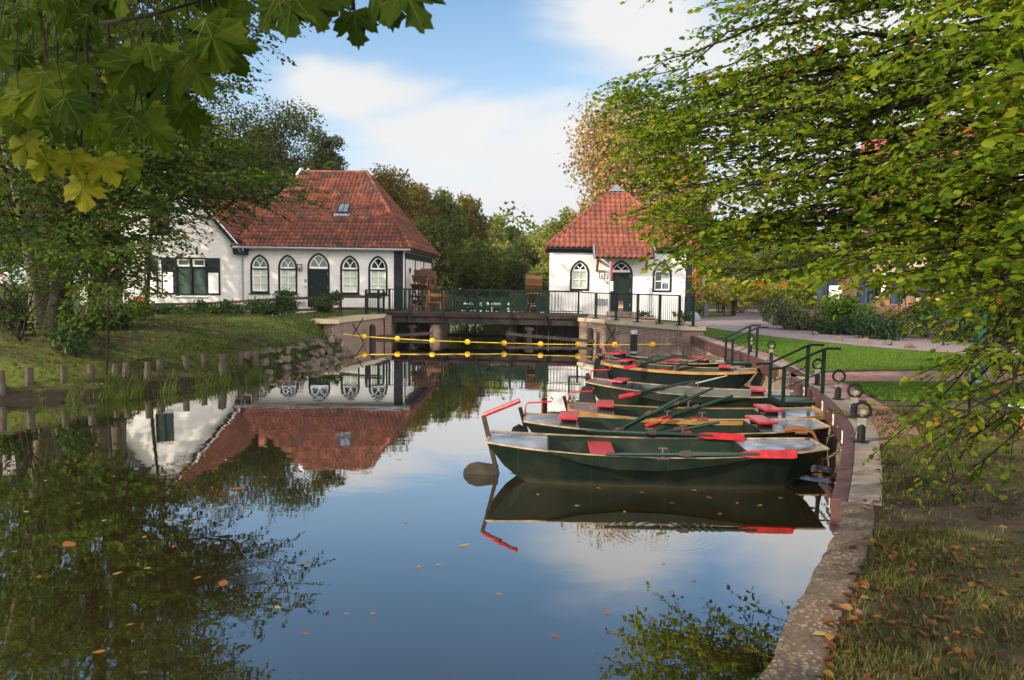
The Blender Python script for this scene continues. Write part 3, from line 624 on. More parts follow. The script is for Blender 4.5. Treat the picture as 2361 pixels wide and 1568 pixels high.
mb.add([(x.x, x.y, z) for z in (-1.4, -.22) for x in (c, d, b_, a)], [(0, 1, 2, 3), (7, 6, 5, 4), (0, 4, 5, 1), (1, 5, 6, 2), (2, 6, 7, 3), (3, 7, 4, 0)]); mb.build('landing_step', 'quay wall', q)
mb = MB(); mb.beam(a + Vector((0, 0, -.06)), b_ + Vector((0, 0, -.06)), .09, .16); mb.build('board', 'board brown', q)

# brick abutments
def brick_quay(name, pts, label, ret=None, depth=.42):
    o = thing(name, pts[0], label, 'wall'); P = [Vector((p.x - pts[0].x, p.y - pts[0].y, 0)) for p in pts]
    mb = MB(); sweep(mb, P, .03, depth, -1.9, -.16); mb.build('wall', 'quay brick', o)
    mb = MB(); sweep(mb, P, -.05, depth + .08, -.16, 0); mb.build('coping', 'sandstone', o, bev=.012); return o
bq = brick_quay('brick_quay_wall', [BR, BA, BB] if False else [BA, BB], 'brown brick quay wall with sandstone coping under the green railing beside white cottage')
dv = (BR - BA); mb = MB(); mb.span((.04, .05, -1.9), (dv.x, .5, -.16)); mb.build('return_wall', 'quay brick', bq); mb = MB(); mb.span((-.06, -.03, -.16), (dv.x + .06, .56, .003)); mb.build('return_coping', 'sandstone', bq, bev=.012)
o = thing('brick_quay_wall', LB, 'brown brick quay wall with sandstone coping beneath the grassy mound', 'wall')
P = [LB, LA_]; P = [Vector((p.x - LB.x, p.y - LB.y, 0)) for p in P]
mb = MB(); sweep(mb, P, .03, .42, -1.9, -.16); mb.build('wall', 'quay brick', o); mb = MB(); sweep(mb, P, -.05, .5, -.16, .01); mb.build('coping', 'sandstone', o, bev=.012)
d = P[1]; mb = MB(); mb.box((d.x - .35, d.y + .1, -.08), (1.0, .5, .18), .25); mb.build('coping_end', 'sandstone', o, bev=.012)
mb = MB(); mb.box((.12, .35, -1), (.25, 1.2, 1.9)); mb.build('corner_wall', 'quay brick', o)
# wall anchors, piles
def anchor_x(c, s, ln, label):
    mb = MB(); c = Vector(c)
    for k in (-1, 1): mb.beam(c + Vector((-k * ln * .3, 0, -ln * .5)), c + Vector((k * ln * .3, 0, ln * .5)), .035, .03, up=Vector((0, 1, 0)))
    o = mb.build('wall_anchor', 'iron black'); return tag(o, label, 'wall anchor', 'crossed iron anchors on the quay walls')
t_ = .42; pw = BA.lerp(BB, .62); anchor_x(pw + Vector((-.06, -.06, -.55)), 1, .95, 'crossed black iron wall anchor on brick wall under the white cottage')
pw = LA_.lerp(LB, .35); anchor_x(pw + Vector((.09, -.09, -.48)), 1, .9, 'crossed black iron wall anchor on brick wall by grassy mound')
def pile(c, r, zt, label, mat='dark timber', pointed=True):
    mb = MB(); pr = [(r, -1.2), (r, zt - .12), (r * .55, zt)] if pointed else [(r, -1.2), (r, zt)]
    mb.lathe(pr, 10, (c[0], c[1], 0)); return mb
o = pile(BA.lerp(BB, .80) + Vector((-.25, -.25, 0)), .12, .66, ''); tag(o.build('timber_pile', 'dark timber', smooth=True), 'dark pointed timber pile standing against brown brick wall below railing', 'pile')
pl = LA_.lerp(LB, .55); o = pile(pl + Vector((.35, -.2, 0)), .13, .68, ''); tag(o.build('timber_pile', 'dark timber', smooth=True), 'dark pointed timber pile beside brick wall under mound', 'pile')
c = at(1460, 846, 0); T = thing('mooring_pile', (c.x, c.y, 0), 'round black mooring pile with pale metal cap and band beside brick wall', 'pile')
mb = MB(); mb.lathe([(.105, -1), (.105, .98)], 14); mb.build('shaft', 'iron black', T, True); mb = MB(); mb.lathe([(.118, .96), (.118, 1.05), (.09, 1.08)], 14); mb.build('cap', 'steel grey', T, True); mb = MB(); mb.lathe([(.112, .40), (.112, .46)], 14); mb.build('band', 'steel grey', T, True)
mb = MB(); p0 = LB + Vector((.12, -.14, -.1)); mb.tube([p0 + Vector((.012 * math.sin(k * 3), 0, -.07 * k)) for k in range(13)], .022, 6); plain('blue chain', (.05, .16, .24), .6); tag(mb.build('hanging_chain', 'blue chain'), 'faded blue chain hanging down brick corner beside the bridge', 'chain')

# ------------------------------------------------------------------ bridge
bd = (BB - LB); BL = bd.length; brz = math.atan2(bd.y, bd.x)
T = thing('footbridge', LB, 'low dark timber footbridge spanning the water between two white cottages', 'bridge', brz)
mb = MB(); mb.span((-.25, .02, .0), (BL + .3, 2.35, .06)); mb.build('deck', 'worn timber', T)
mb = MB(); mb.span((-.1, -.03, -.08), (BL + .1, .018, .055)); mb.build('deck_edge', 'deck red brown', T)
for y in (.06, 1.2, 2.2):
    mb = MB(); mb.span((-.1, y, -.36), (BL + .1, y + .14, -.002)); mb.build('beam', 'dark timber', T)
for x, y0, y1 in ((2.05, .3, 2.4), (5.4, .3, 2.4)):
    mb = MB()
    mb.prism([(x - .22, y0 + .15, -1.6), (x, y0 - .12, -1.6), (x + .22, y0 + .15, -1.6), (x + .22, y1, -1.6), (x - .22, y1, -1.6)], (0, 0, 1.17)); mb.build('pier', 'quay wall' if x < 3 else 'dark timber', T)
for x0, x1 in ((.05, 1.9), (5.6, BL - .05)):
    n = int((x1 - x0) / .24); xx = np.linspace(x0, x1, n + 1)
    for i in range(n):
        mb = MB(); mb.span((xx[i] + .012, 1.2 + .02 * (i % 2), -1.5), (xx[i + 1] - .012, 1.28, -.43)); mb.build('plank', 'dark timber', T)
mb = MB(); mb.span((1.9, 1.95, -1.5), (5.6, 2.05, -.93)); mb.build('weir_sill', 'dark timber', T)
mb = MB(); mb.beam((5.3, -.3, -.72), (9.0, -1.6, -.86), .10, .12); mb.build('floating_beam', 'worn timber', T)
mb = MB(); mb.beam((-.1, -1.0, -.93), (2.0, .1, -.8), .12, .12); mb.build('floating_beam', 'worn timber', T)
for x in (1.1, 6.2):
    mb = MB(); mb.box((x, .35, -.95), (.2, .2, .95)); mb.prism([(x - .22, .2, -.6), (x + .22, .2, -.6), (x + .14, .2, -.46), (x - .14, .2, -.46)], (0, .25, 0)); mb.build('support_post', 'worn timber', T)

def railing(name, pts, posts, label, group='green metal railings on and by the bridge', h=1.03, foot=True, drop=0, gap=.105):
    """pts: base polyline; posts: fractions along each segment"""
    o = thing(name, pts[0], label, 'railing', 0, group); P = [Vector(p) - Vector(pts[0]) for p in pts]
    mt = MB(); ml = MB()
    for a, b in zip(P, P[1:]):
        mt.beam(a + Zv * h, b + Zv * h, .062, .042); ml.beam(a + Zv * .13, b + Zv * .13, .04, .035)
    mt.build('top_rail', 'railing green', o); ml.build('bottom_rail', 'railing green', o)
    for (a, b), ps in zip(zip(P, P[1:]), posts):
        for f in ps:
            p = a.lerp(b, f); mb = MB(); mb.beam(p + Zv * (.0 - drop), p + Zv * (h - .02), .085, .085); pp = mb.build('post', 'railing green', o)
            if foot: mb = MB(); mb.box(p + Zv * .01, (.26, .2, .02)); mb.build('foot_plate', 'railing green', pp)
        fr = sorted(set([0.0] + list(ps) + [1.0]))
        for f0, f1 in zip(fr, fr[1:]):
            p0 = a.lerp(b, f0); p1 = a.lerp(b, f1); ln = (p1 - p0).length; n = int(ln / gap)
            if n < 2: continue
            mb = MB()
            for k in range(1, n): r_ = p0.lerp(p1, k / n); mb.beam(r_ + Zv * .14, r_ + Zv * (h - .02), .016, .016)
            mb.build('bar_panel', 'railing green', o)
    return o
e0 = LB + Vector((0, -.07, .03)); e1 = BB + Vector((0, -.07, .03)); nrm = Vector((-bd.y, bd.x, 0)).normalized()
fr = lambda us: [((u - 890) / (1334.4 - 890)) for u in us]
railing('bridge_railing', [e0, e1], [fr([946.6, 1024, 1103, 1181.5, 1260]) + [.02]], 'dark green metal railing along the front edge of the footbridge', foot=False, drop=.3, gap=.125)
railing('bridge_railing', [e0 + nrm * 2.3, e1 + nrm * 2.3], [[.02, .12, .3, .5, .66, .82, .98]], 'dark green metal railing along the back edge of the footbridge', foot=False, gap=.14)
c0 = BB + Vector((.1, .12, .003)); c1 = BA + Vector((-.05, .2, .003))
us = [1345, 1392, 1442, 1493, 1539, 1571]
railing('quay_railing', [c0, c1], [[(lambda p: (p - c0).dot(c1 - c0) / (c1 - c0).length_squared)(at(u, 735 + (u - 1345) * .083, BZ)) for u in us]], 'dark green metal railing standing on sandstone coping before the white cottage')
railing('quay_railing', [LB + Vector((-.9, -1.7, 0)) * .62 + Vector((-.12, .1, 0)), LB + Vector((-.12, .12, 0))], [[.0, .7, 1]], 'short dark green railing on sandstone coping at the mound end of bridge')
# things on the bridge
def onb(u, off, z=1.07): x = (u - 890) / (1334.4 - 890); return e0.lerp(e1, x) + nrm * off + Vector((0, 0, z - 1.03))
sg = thing('sluice_frame', onb(1062, 2.0), 'dark green sluice frame by the stone pier, first from the mounded bank', 'sluice gate', brz, 'sluice frames on the footbridge')
for x in (-.42, .42): mb = MB(); mb.box((x, 0, .35), (.14, .14, .72)); mb.build('post', 'cabinet green', sg)
for z in (.28, .58): mb = MB(); mb.box((0, 0, z), (.70, .08, .12)); mb.build('crossbar', 'cabinet green', sg)
mb = MB(); mb.tube([(0, 0, .35), (0, 0, .8)], .025, 6); mb.build('spindle', 'iron black', sg)
dup(sg, onb(1122, 2.0), None, 'dark green sluice frame in the middle of the three on bridge'); dup(sg, onb(1175, 2.0), None, 'dark green sluice frame beside the green cabinets on bridge')
cb_ = thing('control_cabinet', onb(1192, 1.7), 'dark green metal cabinet on bridge beside the third sluice frame', 'cabinet', brz, 'green cabinets on the footbridge')
mb = MB(); mb.box((0, 0, .42), (.56, .35, .7)); mb.build('housing', 'cabinet green', cb_, bev=.01); mb = MB(); mb.box((0, 0, .79), (.62, .41, .04)); mb.build('lid', 'cabinet green', cb_); mb = MB(); mb.box((0, -.182, .42), (.46, .012, .58)); mb.build('door', 'railing green', cb_)
dup(cb_, onb(1243, 1.7), None, 'dark green metal cabinet on bridge close to the upright water wheel')
o = thing('white_bench', onb(1128, 3.2, 1.0), 'small white bench seen through the bridge railing bars', 'bench', brz); mb = MB(); mb.box((0, 0, .42), (.95, .35, .09)); mb.build('seat', 'window white', o)
for x in (-.38, .38): mb = MB(); mb.box((x, 0, .19), (.07, .3, .38)); mb.build('leg', 'window white', o)
o = thing('wooden_chair', onb(966, 2.9, 1.0), 'orange brown wooden chair beside the stacked paddles of water wheel', 'chair', brz)
mb = MB(); mb.box((0, 0, .45), (.75, .5, .06)); mb.build('seat', 'chair orange', o); mb = MB(); mb.box((0, .24, .78), (.75, .05, .14)); mb.build('backrest', 'chair orange', o)
for x in (-.34, .34):
    mb = MB(); mb.box((x, .24, .5), (.09, .07, 1.0)); mb.build('leg', 'chair orange', o); mb = MB(); mb.box((x, -.2, .22), (.07, .07, .44)); mb.build('leg', 'chair orange', o)
def picket(name, a, b, h, label, mat='fence wood', z=1.0):
    o = thing(name, (a[0], a[1], z), label, 'fence'); d = Vector((b[0] - a[0], b[1] - a[1], 0)); n = int(d.length / .15)
    for zz in (.25, h - .2): mb = MB(); mb.beam(Zv * zz, d + Zv * zz, .05, .08); mb.build('rail', mat, o)
    mb = MB()
    for i in range(n + 1): p = d * (i / n) + Vector((0, -.04, 0)); mb.beam(p + Zv * .05, p + Zv * h, .10, .025, up=d.normalized().cross(Zv))
    mb.build('pickets', mat, o)
picket('picket_fence', atY(1176, 700, 36.2), atY(1243, 700, 35.6), .95, 'red brown picket fence behind the bridge beside upright water wheel', 'deck red brown')
picket('plank_gate', atY(992, 700, 38.2), atY(1032, 700, 38.0), .95, 'dark brown plank gate beside the weathered stepped water wheel')

# ------------------------------------------------------------------ water wheels (axle along x)
def wheel(name, c, r, wd, n, label, mat, boxed, rz=0):
    o = thing(name, c, label, 'water wheel', rz)
    for s in (-1, 1):
        mb = MB(); k = 32; ang = [2 * math.pi * i / k for i in range(k)]; x = s * wd * .36
        outer = [(r * .80 * math.cos(a), r * .80 * math.sin(a)) for a in ang]; inn = [(r * .70 * math.cos(a), r * .70 * math.sin(a)) for a in ang]
        vs = [(x + e, y, z) for o_ in (outer, inn) for e in (-.03, .03) for y, z in o_]; fs = []
        for i in range(k):
            j = (i + 1) % k; fs += [(i, j, 2 * k + j, 2 * k + i), (k + i, 3 * k + i, 3 * k + j, k + j), (i, k + i, k + j, j), (2 * k + i, 2 * k + j, 3 * k + j, 3 * k + i)]
        mb.add(vs, fs); mb.build('rim', mat if boxed else 'iron black', o)
        mb = MB()
        for i in range(4):
            a = math.pi * i / 4 + .2; mb.beam((x, -r * .72 * math.cos(a), -r * .72 * math.sin(a)), (x, r * .72 * math.cos(a), r * .72 * math.sin(a)), .07, .09, up=Vector((1, 0, 0)))
        mb.build('spokes', mat if boxed else 'dark timber', o)
    mb = MB(); mb.tube([(-wd * .75, 0, 0), (wd * .75, 0, 0)], .11, 12); mb.build('axle', 'iron black', o, True)
    for i in range(n):
        a = 2 * math.pi * i / n + .13; d = Vector((0, math.cos(a), math.sin(a))); tg = Vector((0, -math.sin(a), math.cos(a))); mb = MB()
        w2 = wd * (.92 + .16 * math.sin(i * 2.7)) if boxed else wd
        xo = .05 * math.sin(i * 1.9) if boxed else 0
        mb.beam(Vector((xo - w2 / 2, 0, 0)) + d * r * .88, Vector((xo + w2 / 2, 0, 0)) + d * r * .88, .035, r * .24, up=d)
        if boxed: mb.beam(Vector((xo - .05, 0, 0)) + d * r * .8 - tg * .04, Vector((xo + .05, 0, 0)) + d * r * .8 - tg * .04, .06, r * .3, up=d)
        mb.build('paddle', mat, o)
    return o
wheel('water_wheel', atY(980, 700, 38.6) * 1.0 + Vector((0, 0, 1.35 - atY(980, 700, 38.6).z)), 1.72, .86, 18, 'weathered wooden water wheel with stepped paddles beside the long house', 'wheel wood', True, brz)
plain('new paddle wood', (.17, .08, .036), .75, c2=(.22, .105, .05), scale=4)
wheel('water_wheel', Vector((1.02, 36.4, 1.15)), 1.62, .74, 20, 'upright water wheel with orange brown boards between black rims beside the cottage', 'new paddle wood', False)

# ------------------------------------------------------------------ float line
T = thing('float_line', at(839, 796, 0), 'yellow rope strung with nine round yellow floats across the water', 'float line'); o0 = T.location
us = [839, 916.5, 996.6, 1078, 1162, 1246.7, 1332, 1418, 1505.5]; vs_ = [776, 781, 785.6, 788.5, 791, 793.5, 794.3, 795, 794]; zs = [.335, .285, .25, .22, .20, .20, .21, .235, .27]
ps = [at(u, v, z) for u, v, z in zip(us, vs_, zs)]; A_ = BA + Vector((0.02, -.02, -.62)); st = at(792, 770, .5)
mb = MB(); mb.tube([p - o0 for p in [st] + ps + [ps[-1].lerp(A_, .62)]], .018, 6); mb.build('rope', 'rope yellow', T)
mb = MB(); mb.tube([p - o0 for p in [ps[-1].lerp(A_, .62), A_]], .012, 5); mb.build('end_chain', 'steel grey', T)
for p in ps: mb = MB(); mb.ball(p - o0, .105, 18, 12); mb.build('float', 'float yellow', T, True)

# autumn haze over the whole place
mh = bpy.data.materials.new('haze'); mh.use_nodes = True; hn = mh.node_tree; hn.nodes.clear(); ho = hn.nodes.new('ShaderNodeOutputMaterial'); hv = hn.nodes.new('ShaderNodeVolumePrincipled')
hv.inputs['Color'].default_value = (.95, .96, 1, 1); hv.inputs['Density'].default_value = .00022; hv.inputs['Anisotropy'].default_value = .1; hn.links.new(hv.outputs[0], ho.inputs['Volume']); MATS['haze'] = mh
mb = MB(); mb.span((-206, -46, -2.3), (206, 206, 27)); tag(mb.build('haze', 'haze'), kind='stuff')

# white number plates on the mooring boards
dq = dense(QMID, 3)
for i, (k, n_) in enumerate(((9, '5'), (13, '6'), (17, '7'), (21, '8'))):
    a, b = dq[k], dq[k + 1]; t_ = Vector((b.x - a.x, b.y - a.y, 0)).normalized(); nr_ = Vector((-t_.y, t_.x, 0)); c_ = a + nr_ * .075
    T = thing('berth_plate', (c_.x, c_.y, QZ - .10), 'small white plate on brown mooring board, ' + ('by the silvery boat', 'by the thin tan edged boat', 'by the yellow edged green boat', 'just before the second steps')[i], 'number plate', math.atan2(-t_.y, -t_.x))
    mb = MB(); mb.box((0, .0, 0), (.07, .012, .15)); mb.build('plate', 'sign white', T); text(n_, .09, 'ink black', T, (0, -.008, -.03))
# ------------------------------------------------------------------ houses
def arch(w_, h_, k, n=7, x0=0, z0=0):
    """outline of a pointed opening, k = height of the arch part"""
    a = w_ / 2; r = (a * a + k * k) / (2 * a); sp = h_ - k; out = [(x0 - a, z0), (x0 - a, z0 + sp)]
    e = math.asin(min(1, k / r)) if k < r else math.pi / 2
    for i in range(1, n): t_ = e * i / n; out.append((x0 - a + r - r * math.cos(t_), z0 + sp + r * math.sin(t_)))
    out.append((x0, z0 + h_))
    for i in range(n - 1, 0, -1): t_ = e * i / n; out.append((x0 + a - r + r * math.cos(t_), z0 + sp + r * math.sin(t_)))
    return out + [(x0 + a, z0 + sp), (x0 + a, z0)]
def rect(w_, h_, x0=0, z0=0): return [(x0 - w_ / 2, z0), (x0 - w_ / 2, z0 + h_), (x0 + w_ / 2, z0 + h_), (x0 + w_ / 2, z0)]
def holed_wall(name, outer, holes, mat, parent, depth=.16, back=None):
    """facade at y = 0 with real openings; reveals run back by depth"""
    bm = bmesh.new(); ed = []
    for pl_ in [outer] + holes:
        vs = [bm.verts.new((x, 0, z)) for x, z in pl_]; ed += [bm.edges.new((vs[i], vs[(i + 1) % len(vs)])) for i in range(len(vs))]
    bmesh.ops.triangle_fill(bm, edges=ed, use_beauty=True)
    for f in bm.faces:
        if f.normal.y > 0: f.normal_flip()
    for pl_ in holes:
        n = len(pl_); vf = [bm.verts.new((x, 0, z)) for x, z in pl_]; vb = [bm.verts.new((x, depth, z)) for x, z in pl_]
        for i in range(n): bm.faces.new((vf[i], vf[(i + 1) % n], vb[(i + 1) % n], vb[i]))
    me = bpy.data.meshes.new(name); bm.to_mesh(me); bm.free(); me.materials.append(MATS[mat]); o = bpy.data.objects.new(name, me); COL.objects.link(o); o.parent = parent; return o
def shrink(pl_, d, cx, cz, base=True):
    """move an outline in by d"""
    xs = [p[0] for p in pl_]; zs = [p[1] for p in pl_]; w0 = max(xs) - min(xs); z0 = min(zs); h0 = max(zs) - z0; mx = (max(xs) + min(xs)) / 2
    fx = (w0 - 2 * d) / w0; fz = (h0 - (2 * d if base else d)) / h0
    return [(mx + (x - mx) * fx, z0 + (d if base else 0) + (z - z0) * fz) for x, z in pl_]
def arch_window(parent, x, z, w_, h_, k, bar, blind, sash_rows, sill=True, glass='dark glass'):
    out = arch(w_, h_, k, x0=x, z0=z); b1 = shrink(out, .095, x, z); s1 = shrink(b1, .055, x, z)
    f = MB().ring(out, b1, -.02, .10).build('window', 'black paint', parent)
    m = MB(); m.ring(b1, s1, .03, .09)
    zt = z + bar; hw = w_ / 2 - .125
    m.span((x - hw, .03, zt - .045), (x + hw, .085, zt + .045)); m.span((x - .018, .04, z + .1), (x + .018, .08, zt - .05))
    for i in range(1, sash_rows): zz = z + .1 + (zt - z - .12) * i / sash_rows; m.span((x - hw, .043, zz - .018), (x - .02, .078, zz + .018)); m.span((x + .02, .043, zz - .018), (x + hw, .078, zz + .018))
    for s in (-1, 1):     # curved Y tracery
        pts = [(x + s * (.0 + (w_ * .26) * t_ ** 1.6), .06, zt + .04 + (h_ - bar - .22) * t_ * .92) for t_ in (0, .3, .6, .85, 1.0)]
        m.tube(pts, .024, 5)
    m.build('sash', 'window white', f)
    if sash_rows == 3: m = MB(); m.span((x - w_ / 2 + .09, .0, zt - .10), (x + w_ / 2 - .09, .028, zt - .035)); m.build('transom', 'black paint', f)
    m = MB(); inner = [(a, .10, b) for a, b in s1]; m.add(inner, [tuple(range(len(inner)))]); m.build('pane', glass, f, smooth='keep')
    if blind: m = MB(); m.add([(x - hw, .096, z + .12), (x + hw, .096, z + .12), (x + hw, .096, zt - .05), (x - hw, .096, zt - .05)], [(0, 1, 2, 3)]); m.build('blind', 'blind slats', f)
    if sill: m = MB(); m.span((x - w_ / 2 - .05, -.09, z - .06), (x + w_ / 2 + .05, .0, z - .003)); m.build('sill', 'black paint', f)
    return f
def arch_door(parent, x, z, w_, h_, k, bar):
    out = arch(w_, h_, k, x0=x, z0=z); b1 = shrink(out, .085, x, z, False)
    d = MB().ring(out, b1, -.02, .12).build('door', 'black paint', parent)
    m = MB(); m.span((x - w_ / 2 + .08, .06, z), (x + w_ / 2 - .08, .11, z + bar - .06)); m.build('leaf', 'door green black', d)
    m = MB(); m.span((x - w_ / 2 + .1, .03, z + bar - .06), (x + w_ / 2 - .1, .1, z + bar + .05))
    top = [p for p in b1 if p[1] > z + bar - .1]; s1 = [(x + (p[0] - x) * .88, z + bar + (p[1] - z - bar) * .88) for p in top]; m.ring(top, s1, .04, .1)
    for s in (-1, 1): m.tube([(x + s * w_ * .25 * t_ ** 1.6, .06, z + bar + .04 + (h_ - bar - .2) * t_ * .85) for t_ in (0, .3, .6, .85, 1)], .026, 5)
    m.build('fanlight', 'window white', d)
    m = MB(); m.add([(a, .108, b) for a, b in top], [tuple(range(len(top)))]); m.build('pane', 'dark glass', d, smooth='keep')
    m = MB(); m.tube([(x - w_ * .36, .02, z + 1.02), (x - w_ * .36, -.0, z + 1.02), (x - w_ * .28, -.0, z + 1.02)], .014, 6); m.build('handle', 'steel grey', d)
    for zz in (.3, 1.0, 1.7): m = MB(); m.box((x + w_ * .40, .052, z + zz), (.03, .014, .14)); m.build('hinge', 'steel grey', d)
    return d
def tile_roof(name, a, b, c, d, mat, parent, tw=.22, th=.30, seed=0, cut=None):
    """pantiles between eave a-b and top d-c (a below d, b below c), all in local coordinates"""
    a, b, c, d = map(lambda p: np.array(p, float), (a, b, c, d)); rng = np.random.default_rng(seed)
    ex = b - a; W_ = np.linalg.norm(ex); ex /= W_; up = d - a; up = up - ex * np.dot(up, ex); S_ = np.linalg.norm(up); up /= S_; nr = np.cross(ex, up); nr *= 1 if nr[2] > 0 else -1
    l1 = np.dot(d - a, ex); r1 = np.dot(c - a, ex); rows = max(2, int(round(S_ / th))); per = 6
    V = []; F = []; Tn = []
    for r in range(rows):
        t0, t1 = r / rows, (r + 1) / rows; l = l1 * t0, l1 * t1; rt = W_ + (r1 - W_) * t0, W_ + (r1 - W_) * t1
        i0 = int(math.floor(min(l) / tw)) - 1; i1 = int(math.ceil(max(rt) / tw)) + 1; xs = np.array([i0 * tw + k * tw / per for k in range((i1 - i0) * per + 1)])
        jit = np.repeat(rng.normal(size=i1 - i0 + 1) * .006, per)[:len(xs)]; base = len(V); n = len(xs)
        ph = (xs / tw) % 1.0; prof = np.where(ph < .62, .06 * np.sin(np.pi * ph / .62), -.022 * np.sin(np.pi * (ph - .62) / .38))
        for kk, (t_, hh) in enumerate(((t0, .06), (t0, .016), (t1 + .02, -.0))):
            tt = t_ if kk < 2 else t1; ll = l1 * tt; rr_ = W_ + (r1 - W_) * tt; xc = np.clip(xs, ll, rr_)
            hgt = prof + (hh if kk != 1 else -.03) + jit + (.0 if kk < 2 else .0)
            P = a + xc[:, None] * ex + up * (tt * S_) + hgt[:, None] * nr; V += list(P)
        ti = np.clip(rng.random(i1 - i0 + 1) * .55 + .22 + rng.normal() * .08, 0, 1)
        for k in range(n - 1):
            for ra, rb in ((1, 0), (0, 2)):
                F.append((base + ra * n + k, base + ra * n + k + 1, base + rb * n + k + 1, base + rb * n + k)); Tn.append(ti[k // per])
    V = np.array(V); F = np.array(F)
    ok = np.linalg.norm(V[F[:, 0]] - V[F[:, 1]], axis=1) + np.linalg.norm(V[F[:, 2]] - V[F[:, 3]], axis=1) > 1e-4
    return mesh_np(name, V, F[ok], np.array(Tn)[ok], mat, parent)
def hip_tiles(mb, a, b, r=.10, n=None):
    a = Vector(a); b = Vector(b); ln = (b - a).length; n = n or int(ln / .36)
    for i in range(n):
        p = a.lerp(b, i / n); q_ = a.lerp(b, (i + 1.12) / n); mb.tube([p, q_], [r * 1.12, r * .9], 8, cap=True); mb.t[-10:] = [random.random()] * min(10, len(mb.t))
def lantern(parent, x, y, z, s=1.0):
    m = MB(); w_, h_ = .13 * s, .38 * s; r = .014
    for sx in (-1, 1):
        for sy in (-1, 1): m.beam((x + sx * w_, y + sy * w_ * .7, z), (x + sx * w_, y + sy * w_ * .7, z + h_), .022, .022)
    for zz in (z, z + h_):
        for sy in (-1, 1): m.beam((x - w_, y + sy * w_ * .7, zz), (x + w_, y + sy * w_ * .7, zz), .022, .022)
        for sx in (-1, 1): m.beam((x + sx * w_, y - w_ * .7, zz), (x + sx * w_, y + w_ * .7, zz), .022, .022)
    m.beam((x, y, z + .05), (x, .0, z + .0), .03, .03); m.beam((x, y, z + .05), (x, y, z + .16), .05, .05)
    m.prism([(x - w_, y - w_ * .7, z + h_), (x + w_, y - w_ * .7, z + h_), (x + w_, y + w_ * .7, z + h_), (x - w_, y + w_ * .7, z + h_)], (0, 0, .02))
    return m.build('wall_lantern', 'iron black', parent)

# ---- long house by the left bank
GZ = 1.0
a0 = atY(553, 710, 38.2); a1 = atY(932, 710, 37.9); LW = math.hypot(a1.x - a0.x, a1.y - a0.y); hrz = math.atan2(a1.y - a0.y, a1.x - a0.x)
HT = thing('mill_house', (a0.x, a0.y, GZ), 'long white brick house with steep weathered red tiled hip roof and pointed windows', 'house', hrz)
px = lambda u: LW * (u - 553) / (932 - 553) ; EH = 2.98; DP = 9.6
sc_ = LW / (932 - 553)
WN = [(600.5, 1), (665, 1), (807.5, 1), (872, 1)]
win = [(px(u), .72, 44 * sc_, 88 * sc_) for u, _ in WN]; dx, dw, dh = px(736), 51 * sc_, 2.74
holes = [arch(w_, h_, w_ * .66, x0=x, z0=z) for x, z, w_, h_ in win] + [arch(dw, dh, dw * .62, x0=dx, z0=.04)]
holed_wall('wall', [(0, -.8), (0, EH), (LW, EH), (LW, -.8)], holes, 'white brick', HT)
m = MB(); m.add([(0, DP, -.8), (LW, DP, -.8), (LW, DP, EH), (0, DP, EH)], [(0, 1, 2, 3)]); m.add([(LW, 0, -.8), (LW, DP, -.8), (LW, DP, EH), (LW, 0, EH)], [(0, 1, 2, 3)]); m.build('wall', 'white brick', HT)
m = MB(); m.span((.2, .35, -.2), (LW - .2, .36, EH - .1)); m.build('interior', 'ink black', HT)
for x, z, w_, h_ in win: arch_window(HT, x, z, w_, h_, w_ * .66, h_ * .66, True, 3, glass='dark glass')
arch_door(HT, dx, .04, dw, dh, dw * .62, 2.0)
m = MB(); m.span((LW - .52, -.03, -.3), (LW - .06, -.002, EH - .002)); m.build('corner_post', 'black paint', HT)
for k, y in enumerate((.12, 3.2, 6.2, DP - .15)): m = MB(); m.span((LW + .003, y, -.3), (LW + .03, y + (.2 if k in (3,) else .15), EH - .15)); m.build('timber', 'black paint', HT)
m = MB(); m.span((LW + .003, .28, EH - .42), (LW + .05, DP - .17, EH - .12)); m.build('wall_plate', 'black paint', HT)
m = MB(); 
for k in range(9): a = k * .7; m.tube([(LW + .03, 1.55, 2.1), (LW + .06, 1.55 + .28 * math.sin(a) - .1, 2.05 - .3 * abs(math.cos(a * 1.3)) + (.2 if k % 3 == 0 else 0))], [.03, .01], 4)
m.build('iron_ornament', 'worn timber', HT)
RZ = 4.72; EO = .36; xl, xr = px(700) - .1 + 1.0, px(848) + .55; ez = EH + .06
# ridge end points from the picture, at ridge depth
def loc_of(T, p):
    c, s = math.cos(-T.rotation_euler.z), math.sin(-T.rotation_euler.z); x, y = p.x - T.location.x, p.y - T.location.y; return Vector((x * c - y * s, x * s + y * c, p.z - T.location.z))
yr = DP / 2; r1 = loc_of(HT, atY(848, 397, 38.2 + yr)); r0 = loc_of(HT, atY(700, 398, 38.2 + yr)); rz_ = (r0.z + r1.z) / 2
r0 = (r0.x, yr, rz_); r1 = (r1.x, yr, rz_); E = [(-.2, -EO, ez), (LW + .38, -EO, ez), (LW + .38, DP + EO, ez), (-.2, DP + EO, ez)]
tile_roof('roof', E[0], E[1], r1, r0, 'old roof tile', HT, seed=1); tile_roof('roof', E[1], E[2], r1, r1, 'old roof tile', HT, seed=2)
tile_roof('roof', E[2], E[3], r0, r1, 'old roof tile', HT, seed=3); tile_roof('roof', E[3], E[0], r0, r0, 'old roof tile', HT, seed=4)
m = MB(); hip_tiles(m, E[1], r1); hip_tiles(m, E[2], r1); hip_tiles(m, E[0], r0); hip_tiles(m, E[3], r0); hip_tiles(m, r0, r1); m.t = [random.random() * .5 + .45 for _ in m.t]; m.build('ridge_tiles', 'old roof tile', HT)
